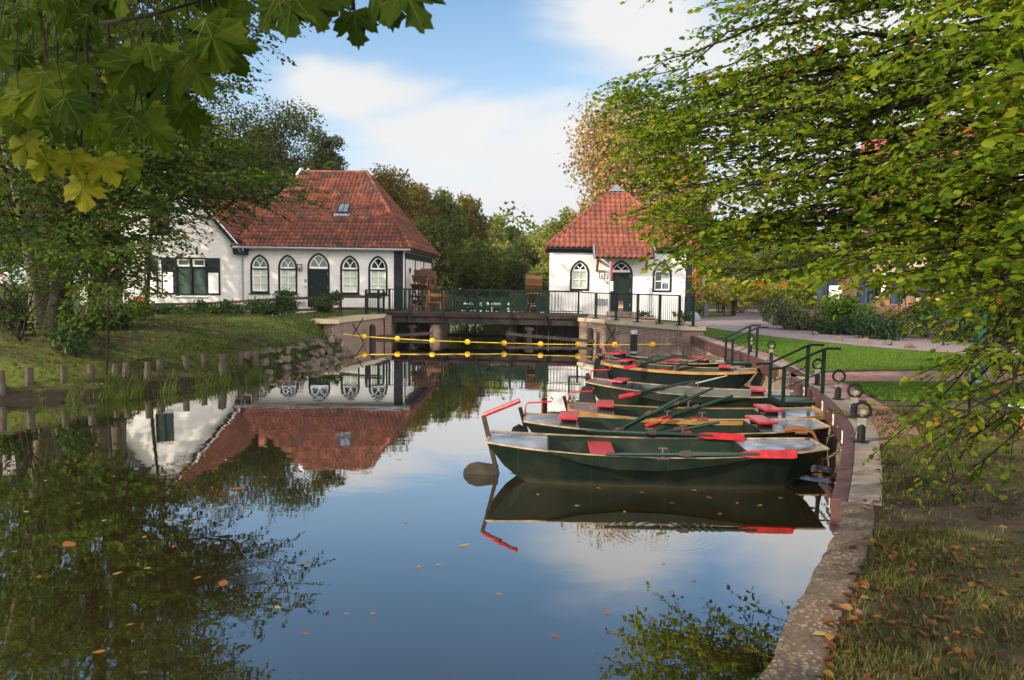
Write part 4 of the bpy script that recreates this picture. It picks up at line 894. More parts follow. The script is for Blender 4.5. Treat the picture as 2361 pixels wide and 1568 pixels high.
for r_, s in ((r0, -1), (r1, 1)): m = MB(); m.tube([Vector(r_) + Vector((-s * .35, 0, .10)), Vector(r_) + Vector((s * .1, 0, .10)), Vector(r_) + Vector((s * .33, -.05, -.22))], [.12, .15, .12], 8); m.build('ridge_cap', 'zinc', HT)
m = MB(); m.tube([(-.15, -EO - .05, ez - .04), (LW + .36, -EO - .05, ez - .08)], .065, 8); m.build('gutter', 'zinc', HT, True)
m = MB(); m.span((-.1, -EO, ez - .075), (LW + .3, .0, ez - .02)); m.build('soffit', 'black paint', HT); m = MB(); m.span((LW + .04, -.1, ez - .12), (LW + .34, DP, ez - .02)); m.build('soffit', 'black paint', HT)
m = MB(); m.tube([(.12, -EO - .05, ez - .1), (.14, -.3, ez - .2), (.22, -.09, ez - .5), (.22, -.09, -.1)], .04, 8); m.build('downpipe', 'zinc', HT, True)
# skylight in the front slope
sp = loc_of(HT, atY(799, 492, 38.2 + yr * .5)); up_ = Vector((0, r1[1] + EO, rz_ - ez)).normalized(); nrm_ = Vector((0, -up_.z, up_.y)); ts = .47; bc = Vector((sp.x, -EO + ts * (r1[1] + EO), ez + ts * (rz_ - ez))) + nrm_ * .07
rotm = Matrix((Vector((1, 0, 0)), up_, nrm_)).transposed()
m = MB(); m.box(bc, (.62, .86, .1), rot=rotm); sk = m.build('skylight', 'iron black', HT)
for s in (-1, 1): m = MB(); m.box(bc + Vector((s * .135, 0, 0)) + nrm_ * .056, (.23, .70, .012), rot=rotm); t_ = 'sky pane'
if 'sky pane' not in MATS: plain('sky pane', (.22, .26, .30), .1, .5)
for s in (-1, 1): m = MB(); m.box(bc + Vector((s * .135, 0, 0)) + nrm_ * .056, (.23, .70, .012), rot=rotm); m.build('pane', 'sky pane', sk)
m = MB(); m.box(bc - up_ * .56 + nrm_ * .0, (.86, .20, .05), rot=rotm); m.build('flashing', 'zinc', sk)
chp = loc_of(HT, atY(951, 540, 46.5)); m = MB(); m.box((chp.x, chp.y, chp.z - .9), (.5, .5, 1.9)); ch = m.build('chimney', 'red brick', HT); m = MB(); m.lathe([(.12, 0), (.12, .25), (.26, .3), (.05, .55), (.05, .62)], 10, (chp.x, chp.y, chp.z + .05)); m.build('cowl', 'iron black', ch)
for u_, v_ in ((596, 450), (575, 480)): cp_ = loc_of(HT, atY(u_ + 2, v_, 44.5)); m = MB(); m.box((cp_.x, cp_.y, cp_.z - .7), (.35, .35, 1.6)); m.build('chimney', 'terracotta', HT)
lantern(HT, px(695), -.22, 1.86, .85)
m = MB(); m.box((px(705.5), -.012, 1.36), (.10, .02, .14)); o = m.build('number_plate', 'ink black', HT); text('8', .12, 'window white', o, (px(705.5), -.026, 1.315))
m = MB(); m.box((px(705.7), -.02, 1.07), (.045, .03, .09)); m.build('doorbell', 'terracotta', HT)
m = MB(); m.box((px(697), -.006, .2), (.40, .02, .26)); m.build('vent', 'zinc', HT)

# ---- gabled wing further along
wl = loc_of(HT, atY(230, 700, 40.2)); WW = -wl.x + .0
WT = thing('gabled_house', (a0.x, a0.y, GZ), 'white brick house with tall gable and panelled shutters behind tree trunks', 'house', hrz)
gx = -WW; ap = (-WW / 2 + .2); az = 7.6
wx = lambda u: (u - 553) * sc_
w1 = (wx(441), .55, 73 * sc_, 1.93); up1 = (wx(372), 3.55, 42 * sc_, 1.55)
holed_wall('wall', [(gx, -.8), (gx, EH + .1), (ap, az), (-.003, EH + .1), (-.003, -.8)], [rect(w1[2], w1[3], w1[0], w1[1]), rect(up1[2], up1[3], up1[0], up1[1])], 'white brick', WT)
m = MB(); m.add([(gx, 0, -.8), (gx, 9, -.8), (gx, 9, EH), (gx, 0, EH)], [(0, 1, 2, 3)]); m.add([(gx, 9, -.3), (0, 9, -.3), (0, 9, EH), (ap, 9, az), (gx, 9, EH)], [(0, 1, 2, 3, 4)]); m.build('wall', 'white brick', WT)
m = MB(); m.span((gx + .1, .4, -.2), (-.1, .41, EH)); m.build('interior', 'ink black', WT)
m = MB(); m.span((gx, -.03, -.8), (-.01, -.002, .0)); m.build('base_band', 'dark timber', WT)  # dark band along the foot of the gable wall
s_ = (az - EH - .1) / -ap; ro = .35
tile_roof('roof', (ro, 9.3, EH + .1 - ro * s_ + .1), (ro, -.25, EH + .1 - ro * s_ + .1), (ap, -.25, az + .1), (ap, 9.3, az + .1), 'old roof tile', WT, seed=5)
tile_roof('roof', (gx - ro, -.25, EH + .1 - ro * s_ + .1), (gx - ro, 9.3, EH + .1 - ro * s_ + .1), (ap, 9.3, az + .1), (ap, -.25, az + .1), 'old roof tile', WT, seed=6)
m = MB(); m.beam((ro, -.26, EH + .1 - ro * s_ + .02), (ap, -.26, az + .04), .05, .24); m.beam((gx - ro, -.26, EH + .1 - ro * s_ + .02), (ap, -.26, az + .04), .05, .24); m.build('bargeboard', 'black paint', WT)
m = MB(); m.beam((ro, -.29, EH + .1 - ro * s_ + .16), (ap, -.29, az + .18), .03, .05); m.build('verge_trim', 'window white', WT)
m = MB(); m.prism([(-.18, -.27, EH - .35), (.5, -.27, EH - .35), (.5, -.27, EH + .1), (.1, -.27, EH + .45), (-.35, -.27, EH + .55)], (0, .25, 0)); m.build('eave_box', 'black paint', WT)
x, z, w_, h_ = w1; f = MB().ring(rect(w_, h_, x, z), rect(w_ - .16, h_ - .16, x, z + .08), -.02, .1).span((x - .05, -.015, z + .08), (x + .05, .1, z + h_ - .08)).span((x - w_ / 2 + .08, -.012, z + h_ * .72), (x + w_ / 2 - .08, .1, z + h_ * .72 + .07)).build('window', 'black paint', WT)
for s in (-1, 1):
    c_ = x + s * w_ / 4; ww = w_ / 2 - .17
    m = MB().ring(rect(ww, h_ * .2, c_, z + h_ * .765), rect(ww - .14, h_ * .2 - .14, c_, z + h_ * .765 + .07), .02, .09); m.build('sash', 'window white', f)
    m = MB(); m.add([(c_ - ww / 2, .095, z + .08), (c_ + ww / 2, .095, z + .08), (c_ + ww / 2, .095, z + h_ - .08), (c_ - ww / 2, .095, z + h_ - .08)], [(0, 1, 2, 3)]); m.build('pane', 'green curtain glass', f)
m = MB(); m.span((x - w_ / 2 - .06, -.09, z - .08), (x + w_ / 2 + .06, .0, z - .004)); m.build('sill', 'window white', f)
def shutter(parent, x, z, w_, h_):
    m = MB(); m.span((x - w_ / 2, -.05, z), (x + w_ / 2, -.004, z + h_)); o = m.build('shutter', 'black paint', parent)
    m = MB(); m.span((x - w_ / 2 + .09, -.058, z + .09), (x + w_ / 2 - .09, -.05, z + h_ * .6)); m.build('panel', 'window white', o)
    m = MB()
    for k in range(7): m.box((x, -.056, z + h_ * .68 + k * h_ * .038), (w_ - .18, .02, .02))
    m.build('louvre', 'iron black', o)
shutter(WT, x + w_ / 2 + .36, z + .04, 31 * sc_, h_ - .06); shutter(WT, x - w_ / 2 - .36, z + .04, 31 * sc_, h_ - .06); shutter(WT, wx(349), z + .04, 31 * sc_, h_ - .06)
x, z, w_, h_ = up1; f = MB().ring(rect(w_, h_, x, z), rect(w_ - .14, h_ - .14, x, z + .07), -.02, .1).span((x - .035, 0, z + .07), (x + .035, .09, z + h_ - .07)).build('window', 'black paint', WT)
m = MB(); m.add([(x - w_ / 2 + .07, .095, z + .07), (x + w_ / 2 - .07, .095, z + .07), (x + w_ / 2 - .07, .095, z + h_ - .07), (x - w_ / 2 + .07, .095, z + h_ - .07)], [(0, 1, 2, 3)]); m.build('pane', 'green curtain glass', f)
m = MB(); m.span((x - w_ / 2 - .08, -.1, z - .1), (x + w_ / 2 + .08, .0, z - .004)); m.build('sill', 'window white', f)
for u_ in (368, 456.5): m = MB(); m.span((wx(u_) - .02, -.04, 2.62), (wx(u_) + .02, -.003, 3.05)); m.build('wall_anchor', 'iron black', WT)

# ---- cottage by the right bank
CZ = QZ; b0 = atY(1266, 715, 36.0); b1 = atY(1590, 720, 35.7); CW = math.hypot(b1.x - b0.x, b1.y - b0.y); crz = math.atan2(b1.y - b0.y, b1.x - b0.x)
CT = thing('cottage', (b0.x, b0.y, CZ), 'small white plastered cottage with red pyramid roof and sheltered dark door', 'house', crz)
cx_ = lambda u: CW * (u - 1266) / (1590 - 1266); cs = CW / 324; CD = 6.0; CE = 3.38
w2 = [(cx_(1335.5), 1.38, 45 * cs, 71 * cs), (cx_(1525), 1.36, 44 * cs, 70.5 * cs)]; dx = cx_(1431); dw = 53 * cs; dz = .42; dh = 2.42
holed_wall('wall', [(0, -.3), (0, CE), (CW, CE), (CW, -.3)], [arch(w_, h_, w_ * .72, x0=x, z0=z) for x, z, w_, h_ in w2] + [arch(dw, dh, dw * .62, x0=dx, z0=dz)], 'white plaster', CT)
m = MB(); m.add([(0, 0, -.3), (0, CD, -.3), (0, CD, CE), (0, 0, CE)], [(0, 1, 2, 3)]); m.add([(CW, 0, -.3), (CW, CD, -.3), (CW, CD, CE), (CW, 0, CE)], [(0, 1, 2, 3)]); m.add([(0, CD, -.3), (CW, CD, -.3), (CW, CD, CE), (0, CD, CE)], [(0, 1, 2, 3)]); m.build('wall', 'white plaster', CT)
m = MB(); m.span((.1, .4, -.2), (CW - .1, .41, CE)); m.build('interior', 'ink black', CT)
fl = arch_window(CT, *w2[0], w2[0][2] * .72, w2[0][3] * .66, True, 2, False); fr_ = arch_window(CT, *w2[1], w2[1][2] * .72, w2[1][3] * .66, False, 2, False)
x, z, w_, h_ = w2[1]; pxl, pxr = x + .03, x + w_ / 2 - .12; pc = (pxl + pxr) / 2; pwid = pxr - pxl; zt = z + h_ * .66; zm = z + .1 + (zt - z - .12) / 2
m = MB(); m.span((pxl, .075, zm + .02), (pxr, .079, zt - .17)); o = m.build('poster', 'poster pale', fr_); text('E HUUR', .075, 'sign blue', o, (pc, .072, zt - .255))
m = MB(); m.span((pxl, .075, zm - .11), (pxr, .079, zm - .02)); m.build('poster', 'poster pale', fr_)
m = MB(); m.span((pxl, .075, z + .1), (pxr, .079, zm - .115)); o = m.build('poster', 'sign blue', fr_)
for s, dzz, sz in (('ouva', .16, .09), ('0543', .245, .085), ('3422', .34, .10)): text(s, sz, 'poster pale', o, (pc, .072, zm - dzz - .03))
arch_door(CT, dx, dz, dw, dh, dw * .62, 1.92)
m = MB(); m.span((dx - 1.9, -1.0, -.1), (dx + 1.5, .0, .20)); m.span((dx - dw * .6, -.6, .2), (dx + dw * .6, .02, dz)); m.build('doorstep', 'quay brick', CT)
m = MB(); m.span((CW - .24, -.03, -.3), (CW + .05, -.002, CE - .02)); m.build('corner_post', 'black paint', CT); m = MB(); m.span((-.03, -.03, CE - .2), (CW - .25, -.002, CE)); m.build('wall_plate', 'black paint', CT)
m = MB(); m.span((CW + .003, .1, CE - .25), (CW + .04, CD, CE)); m.build('wall_plate', 'black paint', CT)
eo = .30; eh = CE + .05; apx = loc_of(CT, atY(1421, 431, 35.9 + CD / 2)); E = [(-.24, -eo, eh), (CW + .26, -eo, eh), (CW + .26, CD + eo, eh), (-.24, CD + eo, eh)]; A_p = (apx.x, CD / 2, apx.z)
for i in range(4): tile_roof('roof', E[i], E[(i + 1) % 4], A_p, A_p, 'red roof tile', CT, tw=.255, th=.33, seed=10 + i)
m = MB()
for e in E: hip_tiles(m, e, A_p, .10)
m.t = [random.random() * .6 + .3 for _ in m.t]; m.build('ridge_tiles', 'red roof tile', CT)
m = MB(); m.add([Vector(A_p) + Vector(p) for p in ((-.42, -.42, -.26), (.42, -.42, -.26), (.42, .42, -.26), (-.42, .42, -.26), (0, 0, .14))], [(0, 1, 4), (1, 2, 4), (2, 3, 4), (3, 0, 4)]); m.build('roof_cap', 'lead grey', CT)
m = MB(); m.span((-.2, -eo + .03, eh - .09), (CW + .2, .0, eh - .03)); m.build('soffit', 'black paint', CT)
# canopy: the front slope carried down over the door
sl_r = (A_p[2] - eh) / (CD / 2 + eo); y1_ = -eo - .62; z1_ = eh - .62 * sl_r * .78; xa, xb = cx_(1368), cx_(1500)
tile_roof('canopy_roof', (xa, y1_, z1_), (xb, y1_, z1_), (xb, -eo - .0, eh + .01), (xa, -eo - .0, eh + .01), 'red roof tile', CT, tw=.255, th=.27, seed=20)
m = MB(); m.prism([(xa, y1_ + .06, z1_ - .07), (xa, y1_ + .06, z1_ - .03), (xa, -eo, eh - .06), (xa, .0, eh - .06), (xa, .0, eh - .14)], (xb - xa, 0, 0)); m.build('canopy_board', 'worn timber', CT)
for xx in (xa - .09, xb + .005): m = MB(); m.prism([(xx, y1_ - .03, z1_ - .1), (xx, y1_ - .03, z1_ + .14), (xx, -eo + .03, eh + .16), (xx, -eo + .03, eh - .1)], (.085, 0, 0)); m.build('canopy_cheek', 'lead grey', CT)
for xx in (xa + .14, xb - .3): m = MB(); m.beam((xx, -.01, z1_ - .62), (xx, y1_ + .2, z1_ - .06), .10, .10); m.beam((xx, 0, z1_ - .07), (xx, y1_ + .1, z1_ - .07), .1, .09); m.build('bracket', 'chair orange', CT)
lantern(CT, cx_(1386), -.26, 1.98, .9)
text('6', .20, 'ink black', CT, (cx_(1399.5), -.012, 1.94), name='house_number'); m = MB(); m.box((cx_(1399.7), -.015, 1.76), (.06, .03, .09)); m.build('doorbell', 'terracotta', CT)
m = MB(); m.box((cx_(1388), -.006, .85), (.56, .02, .32)); m.build('vent', 'zinc', CT)
# rear part with its own roof
m = MB(); m.span((3.2, CD, -.3), (CW + 1.2, CD + 3.6, 3.6)); m.build('rear_wall', 'black paint', CT)
tile_roof('rear_roof', (2.9, CD - .2, 3.6), (CW + 1.5, CD - .2, 3.6), (CW + 1.5, CD + 1.8, 5.4), (2.9, CD + 1.8, 5.4), 'red roof tile', CT, tw=.255, th=.33, seed=21); tile_roof('rear_roof', (CW + 1.5, CD + 3.8, 3.6), (2.9, CD + 3.8, 3.6), (2.9, CD + 1.8, 5.4), (CW + 1.5, CD + 1.8, 5.4), 'red roof tile', CT, tw=.255, th=.33, seed=22)
m = MB(); m.add([(CW + 1.2, CD, 3.5), (CW + 1.2, CD + 3.6, 3.5), (CW + 1.2, CD + 1.8, 5.3)], [(0, 1, 2)]); m.build('gable', 'black paint', CT)
# ------------------------------------------------------------------ rowing boats
def boat(label, sn, sf, bn, bf, style='tan', inside='boat inside', hull='boat green', raised=(True, True), rudder='bent', wide=1.0, mid=True, slats=False):
    """sn, sf / bn, bf: picture points of the stern and bow corners (they give place and heading)"""
    zt = .47; s_ = (at(*sn, zt) + at(*sf, zt)) / 2; b_ = (at(*bn, zt) + at(*bf, zt)) / 2; d = b_ - s_; L = d.length; c = (s_ + b_) / 2; B = .57 * wide
    T = thing('rowing_boat', (c.x, c.y, 0), label, 'rowing boat', math.atan2(d.y, d.x), 'rowing boats moored along the quay')
    def st(s):
        a = abs(s); tb = B * (1 - (.40 if s < 0 else .46) * a ** 2.6); z1 = .375 + .095 * a ** 2.1; zb = -.12 + .30 * max(0, (a - .55) / .45) ** 1.6
        xb = s * L / 2 - math.copysign(.20 * max(0, (a - .7) / .3), s); return s * L / 2, xb, tb, tb * .70, z1, zb
    S = [-1, -.9, -.78, -.64, -.45, -.25, 0, .25, .55, .62, .78, .9, 1]; m = MB(); vs = []
    for s in S:
        x, xb, tb, bb, z1, zb = st(s); xi = xb + (x - xb) * .2
        vs += [(x, -tb, z1), (xb, -bb, zb), (xb, bb, zb), (x, tb, z1), (x, tb - .03, z1), (xi, bb - .03, zb + .05), (xi, -bb + .03, zb + .05), (x, -tb + .03, z1)]
    n = len(S); fo = []; fi = []
    for i in range(n - 1):
        a, b = i * 8, i * 8 + 8
        for j in (0, 1, 2): fo.append((a + j, a + j + 1, b + j + 1, b + j))
        for j in (4, 5, 6): fi.append((a + j, a + j + 1, b + j + 1, b + j))
        for j in (3, 7): fo.append((a + j, a + (j + 1) % 8, b + (j + 1) % 8, b + j))
    e = (n - 1) * 8; fo += [(0, 3, 2, 1), (e, e + 1, e + 2, e + 3)]
    m.add(vs, fo, 0); m.v = vs; m.f = fo + fi; m.mi = [0] * len(fo) + [1] * len(fi); m.t = [.5] * len(m.f); m.build('hull', [hull, inside], T)
    def deck(ss, name):
        m = MB(); vs = []
        for s in ss: x, xb, tb, bb, z1, zb = st(s); vs += [(x, -tb + .015, z1 + .004), (x, tb - .015, z1 + .004)]
        m.add(vs, [(2 * i, 2 * i + 1, 2 * i + 3, 2 * i + 2) for i in range(len(ss) - 1)]); return m.build(name, 'wet deck', T)
    deck([-1, -.9, -.78, -.64], 'stern_deck'); deck([.55, .62, .78, .9, 1], 'bow_deck')
    for s, k in ((-.64, 1), (.55, -1)):
        x, xb, tb, bb, z1, zb = st(s); m = MB(); m.prism([(x, -tb + .02, z1), (x, -bb + .02, zb + .04), (x, bb - .02, zb + .04), (x, tb - .02, z1)], (k * .018, 0, 0)); m.build('bulkhead', 'boat inside grey' if inside != 'boat inside' else hull, T)
    tm = {'tan': 'trim tan', 'yellow': 'trim yellow'}[style]; hw, hh = (.024, .018) if style == 'tan' else (.05, .062)
    for k in (-1, 1):
        m = MB(); pp = []
        for s in S: x, xb, tb, bb, z1, zb = st(s); pp.append(Vector((x, k * (tb + (0 if style == 'tan' else .02)), z1 + .012 - (0 if style == 'tan' else .03))))
        for a, b in zip(pp, pp[1:]): m.beam(a, b + (b - a) * .02, hw, hh)
        m.build('gunwale', tm, T)
        if style == 'tan':
            m = MB(); qq = pp[3:9]; n_ = len(qq); dep = [.015 + .13 * math.sin(math.pi * i / (n_ - 1)) for i in range(n_)]
            vs = [q + Vector((0, k * e, f)) for q, d_ in zip(qq, dep) for e, f in ((.018, .0), (.018 + d_ * .45, -.02), (.018 + d_ * .40, -d_), (.0, -d_))]
            m.add(vs, [(i * 4 + j, i * 4 + (j + 1) % 4, i * 4 + 4 + (j + 1) % 4, i * 4 + 4 + j) for i in range(n_ - 1) for j in range(4)])
            m.build('side_strake', hull, T)
        x, xb, tb, bb, z1, zb = st(.02); m = MB(); m.tube([(.04, k * (tb + .02), z1 - .02), (.04, k * (tb + .02), z1 + .14)], .013, 6); m.tube([(-.01, k * (tb + .02), z1 + .13), (.09, k * (tb + .02), z1 + .13)], .012, 6); m.box((.04, k * (tb + .01), z1 + .012), (.14, .06, .03)); m.build('oarlock', 'chain rust', T)
    for s in (-1, 1):
        x, xb, tb, bb, z1, zb = st(s); m = MB(); m.beam((x, -tb, z1 + .013), (x, tb, z1 + .013), .03, hh); m.build('end_trim', tm, T)
    if mid: m = MB(); m.box((mid if mid is not True else .20, 0, .24 if mid is True else .33), (.30, .98 * wide, .035)); m.build('thwart', 'red paint', T, bev=.006)
    for f, s, rz in ((raised[0], -.70, -.08), (raised[1], .60, .10)):
        if not f: continue
        x, xb, tb, bb, z1, zb = st(s); m = MB(); m.box((x, .0, z1 + .10), (.27, .56, .035), rz); q = m.build('raised_seat', 'red paint', T, bev=.008)
        m = MB()
        for yy in (-.19, .19): m.box((x, yy, z1 + .045), (.20, .03, .09), rz)
        m.box((x, 0, z1 + .075), (.19, .40, .02), rz)
        m.build('seat_support', 'iron black', q)
    x = -L / 2
    if rudder:
        m = MB(); m.beam((x - .07, 0, .74 if rudder == 'straight' else .62), (x + .14, 0, -.12), .05, .09, up=Vector((0, 1, 0)))
        ol = [(.12, -.2), (.12, .12), (-.14, .155), (-.24, .13), (-.31, .06), (-.33, -.05), (-.28, -.2)] if rudder == 'straight' else [(.12, -.15), (.02, .33), (-.08, .38), (-.17, .33), (-.22, .18), (-.24, -.15)]
        m.prism([(x + a, -.015, b) for a, b in ol], (0, .03, 0)); r_ = m.build('rudder', 'worn timber' if rudder == 'straight' else 'iron black', T)
        m = MB()
        if rudder == 'straight': m.tube([(x - .07, 0, .75), (x + .38, -.06, .95)], .03, 8)
        else: m.tube([(x - .04, 0, .44), (x + .0, 0, .47), (x + .01, 0, .66), (x + .05, 0, .69), (x + .38, .02, .71), (x + .40, .02, .75), (x + .36, .02, .77)], .012, 6)
        m.build('tiller', 'red paint' if rudder == 'straight' else 'red fitting', r_, True)
    T['L'] = L; T.pop('L') if 'L' in T else 0
    return T, L, B
def oar(A, B_, label, face=Zv):
    """handle end A, blade tip B"""
    A = Vector(A); B_ = Vector(B_); d = B_ - A; L = d.length; T = thing('oar', A, label, 'oar', 0, 'oars lying in the moored boats'); u = d.normalized(); f = (face - u * face.dot(u)).normalized(); sd = u.cross(f)
    m = MB(); m.tube([u * 0, u * .16], .019, 8); m.tube([u * .16, u * .5 * L], [.026, .027], 8); m.build('handle', 'oar green', T, True)
    m = MB(); m.beam(u * .38 * L, u * .80 * L, .05, .062, 0, f, .03, .045)
    m.build('shaft', 'oar green', T); m = MB()
    ol = [(.70, -.02), (.70, .02), (.76, .046), (.985, .052), (1, .036), (1, -.036), (.985, -.052), (.76, -.046)]
    m.prism([u * (a * L) + sd * b - f * .011 for a, b in ol], f * .022); m.build('blade', 'red paint', T)
    m = MB(); m.box(u * .42 * L, (.1, .075, .075), rot=Matrix((u, sd, f)).transposed()); m.build('collar', 'worn timber', T); return T
def in_boat(bt, x, y, z): T = bt[0]; a = T.rotation_euler.z; return Vector((T.location.x + x * math.cos(a) - y * math.sin(a), T.location.y + x * math.sin(a) + y * math.cos(a), z))
b1 = boat('weathered green boat floating nearest open water with straight red tiller and bare silvery decks', (1110, 1030), (1143, 989), (1915, 1045), (1862, 1006), raised=(False, False), rudder='straight', mid=-.62)
b2 = boat('green boat between silvery decked boat and yellow edged boat, red seats on thin tan edge', (1196, 974), (1223, 954), (1913, 987), (1874, 966), inside='boat inside')
b3 = boat('green boat with broad yellow gunwale and red thwart lying third along the quay', (1305, 945), (1315, 927), (1904, 958), (1874, 940), style='yellow')
b4 = boat('green boat with grey inside lying by the second set of steps', (1340, 883), (1382, 873), (1862, 913), (1845, 903), inside='boat inside grey')
b5 = boat('almost black boat with yellow gunwale moored below the first steps', (1393, 836), (1399, 829), (1750, 856), (1742, 849), style='yellow', hull='boat dark', wide=.95)
b6 = boat('green boat lying deepest in the mooring against the brick wall', (1383, 818), (1392, 814), (1690, 838), (1680, 832), hull='boat dark', wide=.95)
oar(in_boat(b1, -.62, -.62, .43), in_boat(b1, 1.60, -.50, .45), 'green oar with red blade along the outer side of silvery boat', Vector((0, -1, .5)))
oar(in_boat(b1, -.78, .56, .47), in_boat(b1, 1.25, .46, .44), 'green oar with bright red blade along the inner side of silvery boat', Vector((0, -1, .9)))
m = MB(); p = in_boat(b1, -.62, -.2, .3); 
lab = {2: 'the thin tan edged boat', 3: 'the yellow edged green boat', 4: 'the grey lined boat', 5: 'the black hulled yellow edged boat', 6: 'the boat against the brick wall'}
for k, bt, sets in ((2, b2, ((.58, -.38, .53, -.75, -.25, .20), (.27, .36, .80, -1.05, .15, .10))), (3, b3, ((.52, -.42, .75, -.80, -.60, .30), (.40, .45, .74, -1.0, .2, .12))), (4, b4, ((.10, -.42, .64, -1.22, -.78, .30), (.60, .5, .66, -1.0, .8, .12))), (5, b5, ((.05, -.38, .74, -1.08, -.90, .42), (.68, .4, .70, -.7, .3, .2))), (6, b6, ((-.75, -.48, .50, .62, -.56, .47), (-.5, .42, .5, .95, .46, .50)))):
    for s, (a, b, c, d, e, f) in zip(('outer', 'inner'), sets): oar(in_boat(bt, a, b, c), in_boat(bt, d, e, f), f'green oar with red blade on the {s} side of {lab[k]}', Vector((.2, -.5, 1)))

# ------------------------------------------------------------------ gangway steps
def gangway(name, o, rz, label, w_=.56, dp=.72, h0=.58, h1=.90):
    T = thing(name, o, label, 'boarding steps', rz, 'railed boarding steps on the quay')
    m = MB()
    for y in (0, dp): m.beam((0, y, 0), (w_, y, 0), .04, .06)
    for x in (0, w_): m.beam((x, 0, 0), (x, dp, 0), .04, .06)
    m.build('frame', 'railing green', T); m = MB()
    for k in range(1, 16): m.span((.02, dp * k / 16 - .006, -.012), (w_ - .02, dp * k / 16 + .006, .018))
    for k in range(1, 12): m.span((w_ * k / 12 - .005, .02, -.01), (w_ * k / 12 + .005, dp - .02, .014))
    m.build('grating', 'grating', T)
    for y, nm in ((0, 'a'), (dp, 'b')):
        for x, h in ((0, h0), (w_, h1)): m = MB(); m.beam((x, y, -.04), (x, y, h), .05, .05, up=Vector((0, 1, 0))); m.build('post', 'railing green', T)
        m = MB(); m.tube([(-.25, y, h0 - .02), (-.04, y, h0), (.04, y, h0 + .03), (w_ - .04, y, h1 - .02), (w_ + .06, y, h1 + .01), (w_ + .26, y, h1 + .01)], .02, 8); m.build('handrail', 'railing green', T, True)
        m = MB(); m.tube([(0, y, h0 * .42), (w_, y, h1 * .60)], .010, 6); m.build('midrail', 'railing green', T)
    return T
g2 = at(1805, 931, .50); gangway('boarding_steps', g2, -.04, 'dark green railed steps with grating beside the boat with grey inside', w_=at(1888, 930, .5).x - g2.x)
g1 = at(1687.6, 840, .50); gangway('boarding_steps', g1, -.06, 'dark green railed steps with grating beside the almost black boat', w_=at(1739, 839.5, .5).x - g1.x)
# ------------------------------------------------------------------ mooring posts with ring locks and chains
def mooring(p, label, rz=0, box=True):
    T = thing('mooring_post', p, label, 'mooring post', rz, 'mooring posts with ring locks on the quay'); m = MB(); m.lathe([(.085, 0), (.085, .012), (.042, .014), (.042, .20)], 12); m.build('post', 'iron black', T, True)
    m = MB(); m.box((0, 0, .225), (.09, .07, .09)); m.build('bracket', 'lock face', T, bev=.008)
    m = MB(); k = 18; m.tube([(.0 + .083 * math.cos(a), 0, .355 + .083 * math.sin(a)) for a in [2 * math.pi * i / k for i in range(k)]], .017, 7, closed=True); m.box((0, 0, .445), (.075, .045, .04)); m.build('ring_lock', 'iron black', T)
    m = MB(); m.box((.01, .004, .335), (.06, .02, .05)); m.tube([(0, 0, .30), (.01, 0, .22)], .012, 6); m.build('lock_plate', 'lock face', T); return T
MP = []
for (u, v), s in (((1985, 1019), 'on quay corner where the brick path ends'), ((1968.5, 963), 'second along the quay from the brick path end'), ((1932, 921), 'on quay just past the second set of steps'), ((1884, 887), 'behind the second set of steps on the quay'), ((1777.5, 832), 'on quay between the two sets of steps'), ((1730, 811.5), 'behind the first set of steps by the lawn')):
    p = at(u, v, QZ + .012); MP.append(p); mooring(p, 'black mooring post with round ring lock ' + s, -.35)
def chain(a, b, sag, label, r=.016):
    a = Vector(a); b = Vector(b); T = None; m = MB(); ln = (b - a).length + sag; n = int(ln / .040)
    f = lambda t: a.lerp(b, t) - Zv * (4 * sag * t * (1 - t))
    for i in range(n):
        c = f((i + .5) / n); d = (f((i + 1) / n) - f(i / n)).normalized(); s = d.orthogonal().normalized(); s = s if i % 2 else d.cross(s)
        m.tube([c + d * (.029 * math.cos(q)) + s * (r * math.sin(q)) for q in [2 * math.pi * j / 8 for j in range(8)]], .0055, 4, closed=True)
    return tag(m.build('mooring_chain', 'chain rust'), label, 'chain', 'mooring chains between boats and posts')
def bow(bt, y=0, z=.5): return in_boat(bt, bt[1] / 2 - .02, y, z)
chain(MP[0] + Zv * .22, bow(b1, -.1, .3), .10, 'rusty mooring chain from the corner ring lock to silvery decked boat')
chain(MP[1] + Zv * .22, bow(b2, 0, .40), .26, 'rusty mooring chain from the second ring lock to thin tan edged boat')
chain(MP[2] + Zv * .22, bow(b3, .05, .45), .16, 'rusty mooring chain from ring lock past the steps to yellow edged green boat')
chain(MP[4] + Zv * .16, bow(b5, 0, .45), .05, 'rusty mooring chain from ring lock between the steps to black hulled boat')
m = MB(); q0 = in_boat(b1, b1[1] / 2 - .16, .26, .575); m.tube([q0 + Vector((-.16, .05, 0)), q0 + Vector((-.05, .03, .03)), q0 + Vector((.05, -.0, .03)), q0 + Vector((.16, -.06, .0)), q0 + Vector((.24, -.08, -.16)), q0 + Vector((.28, -.1, -.40))], [.03, .04, .035, .02, .018, .014], 7); m.tube([q0 + Vector((-.06, -.06, .0)), q0 + Vector((.08, -.08, .0))], .022, 6); tag(m.build('mooring_rope', 'rope orange', smooth=True), 'frayed orange brown rope bundled on the bow of silvery decked boat', 'rope')
# small ribs and water line dirt inside the first boat are left to its materials

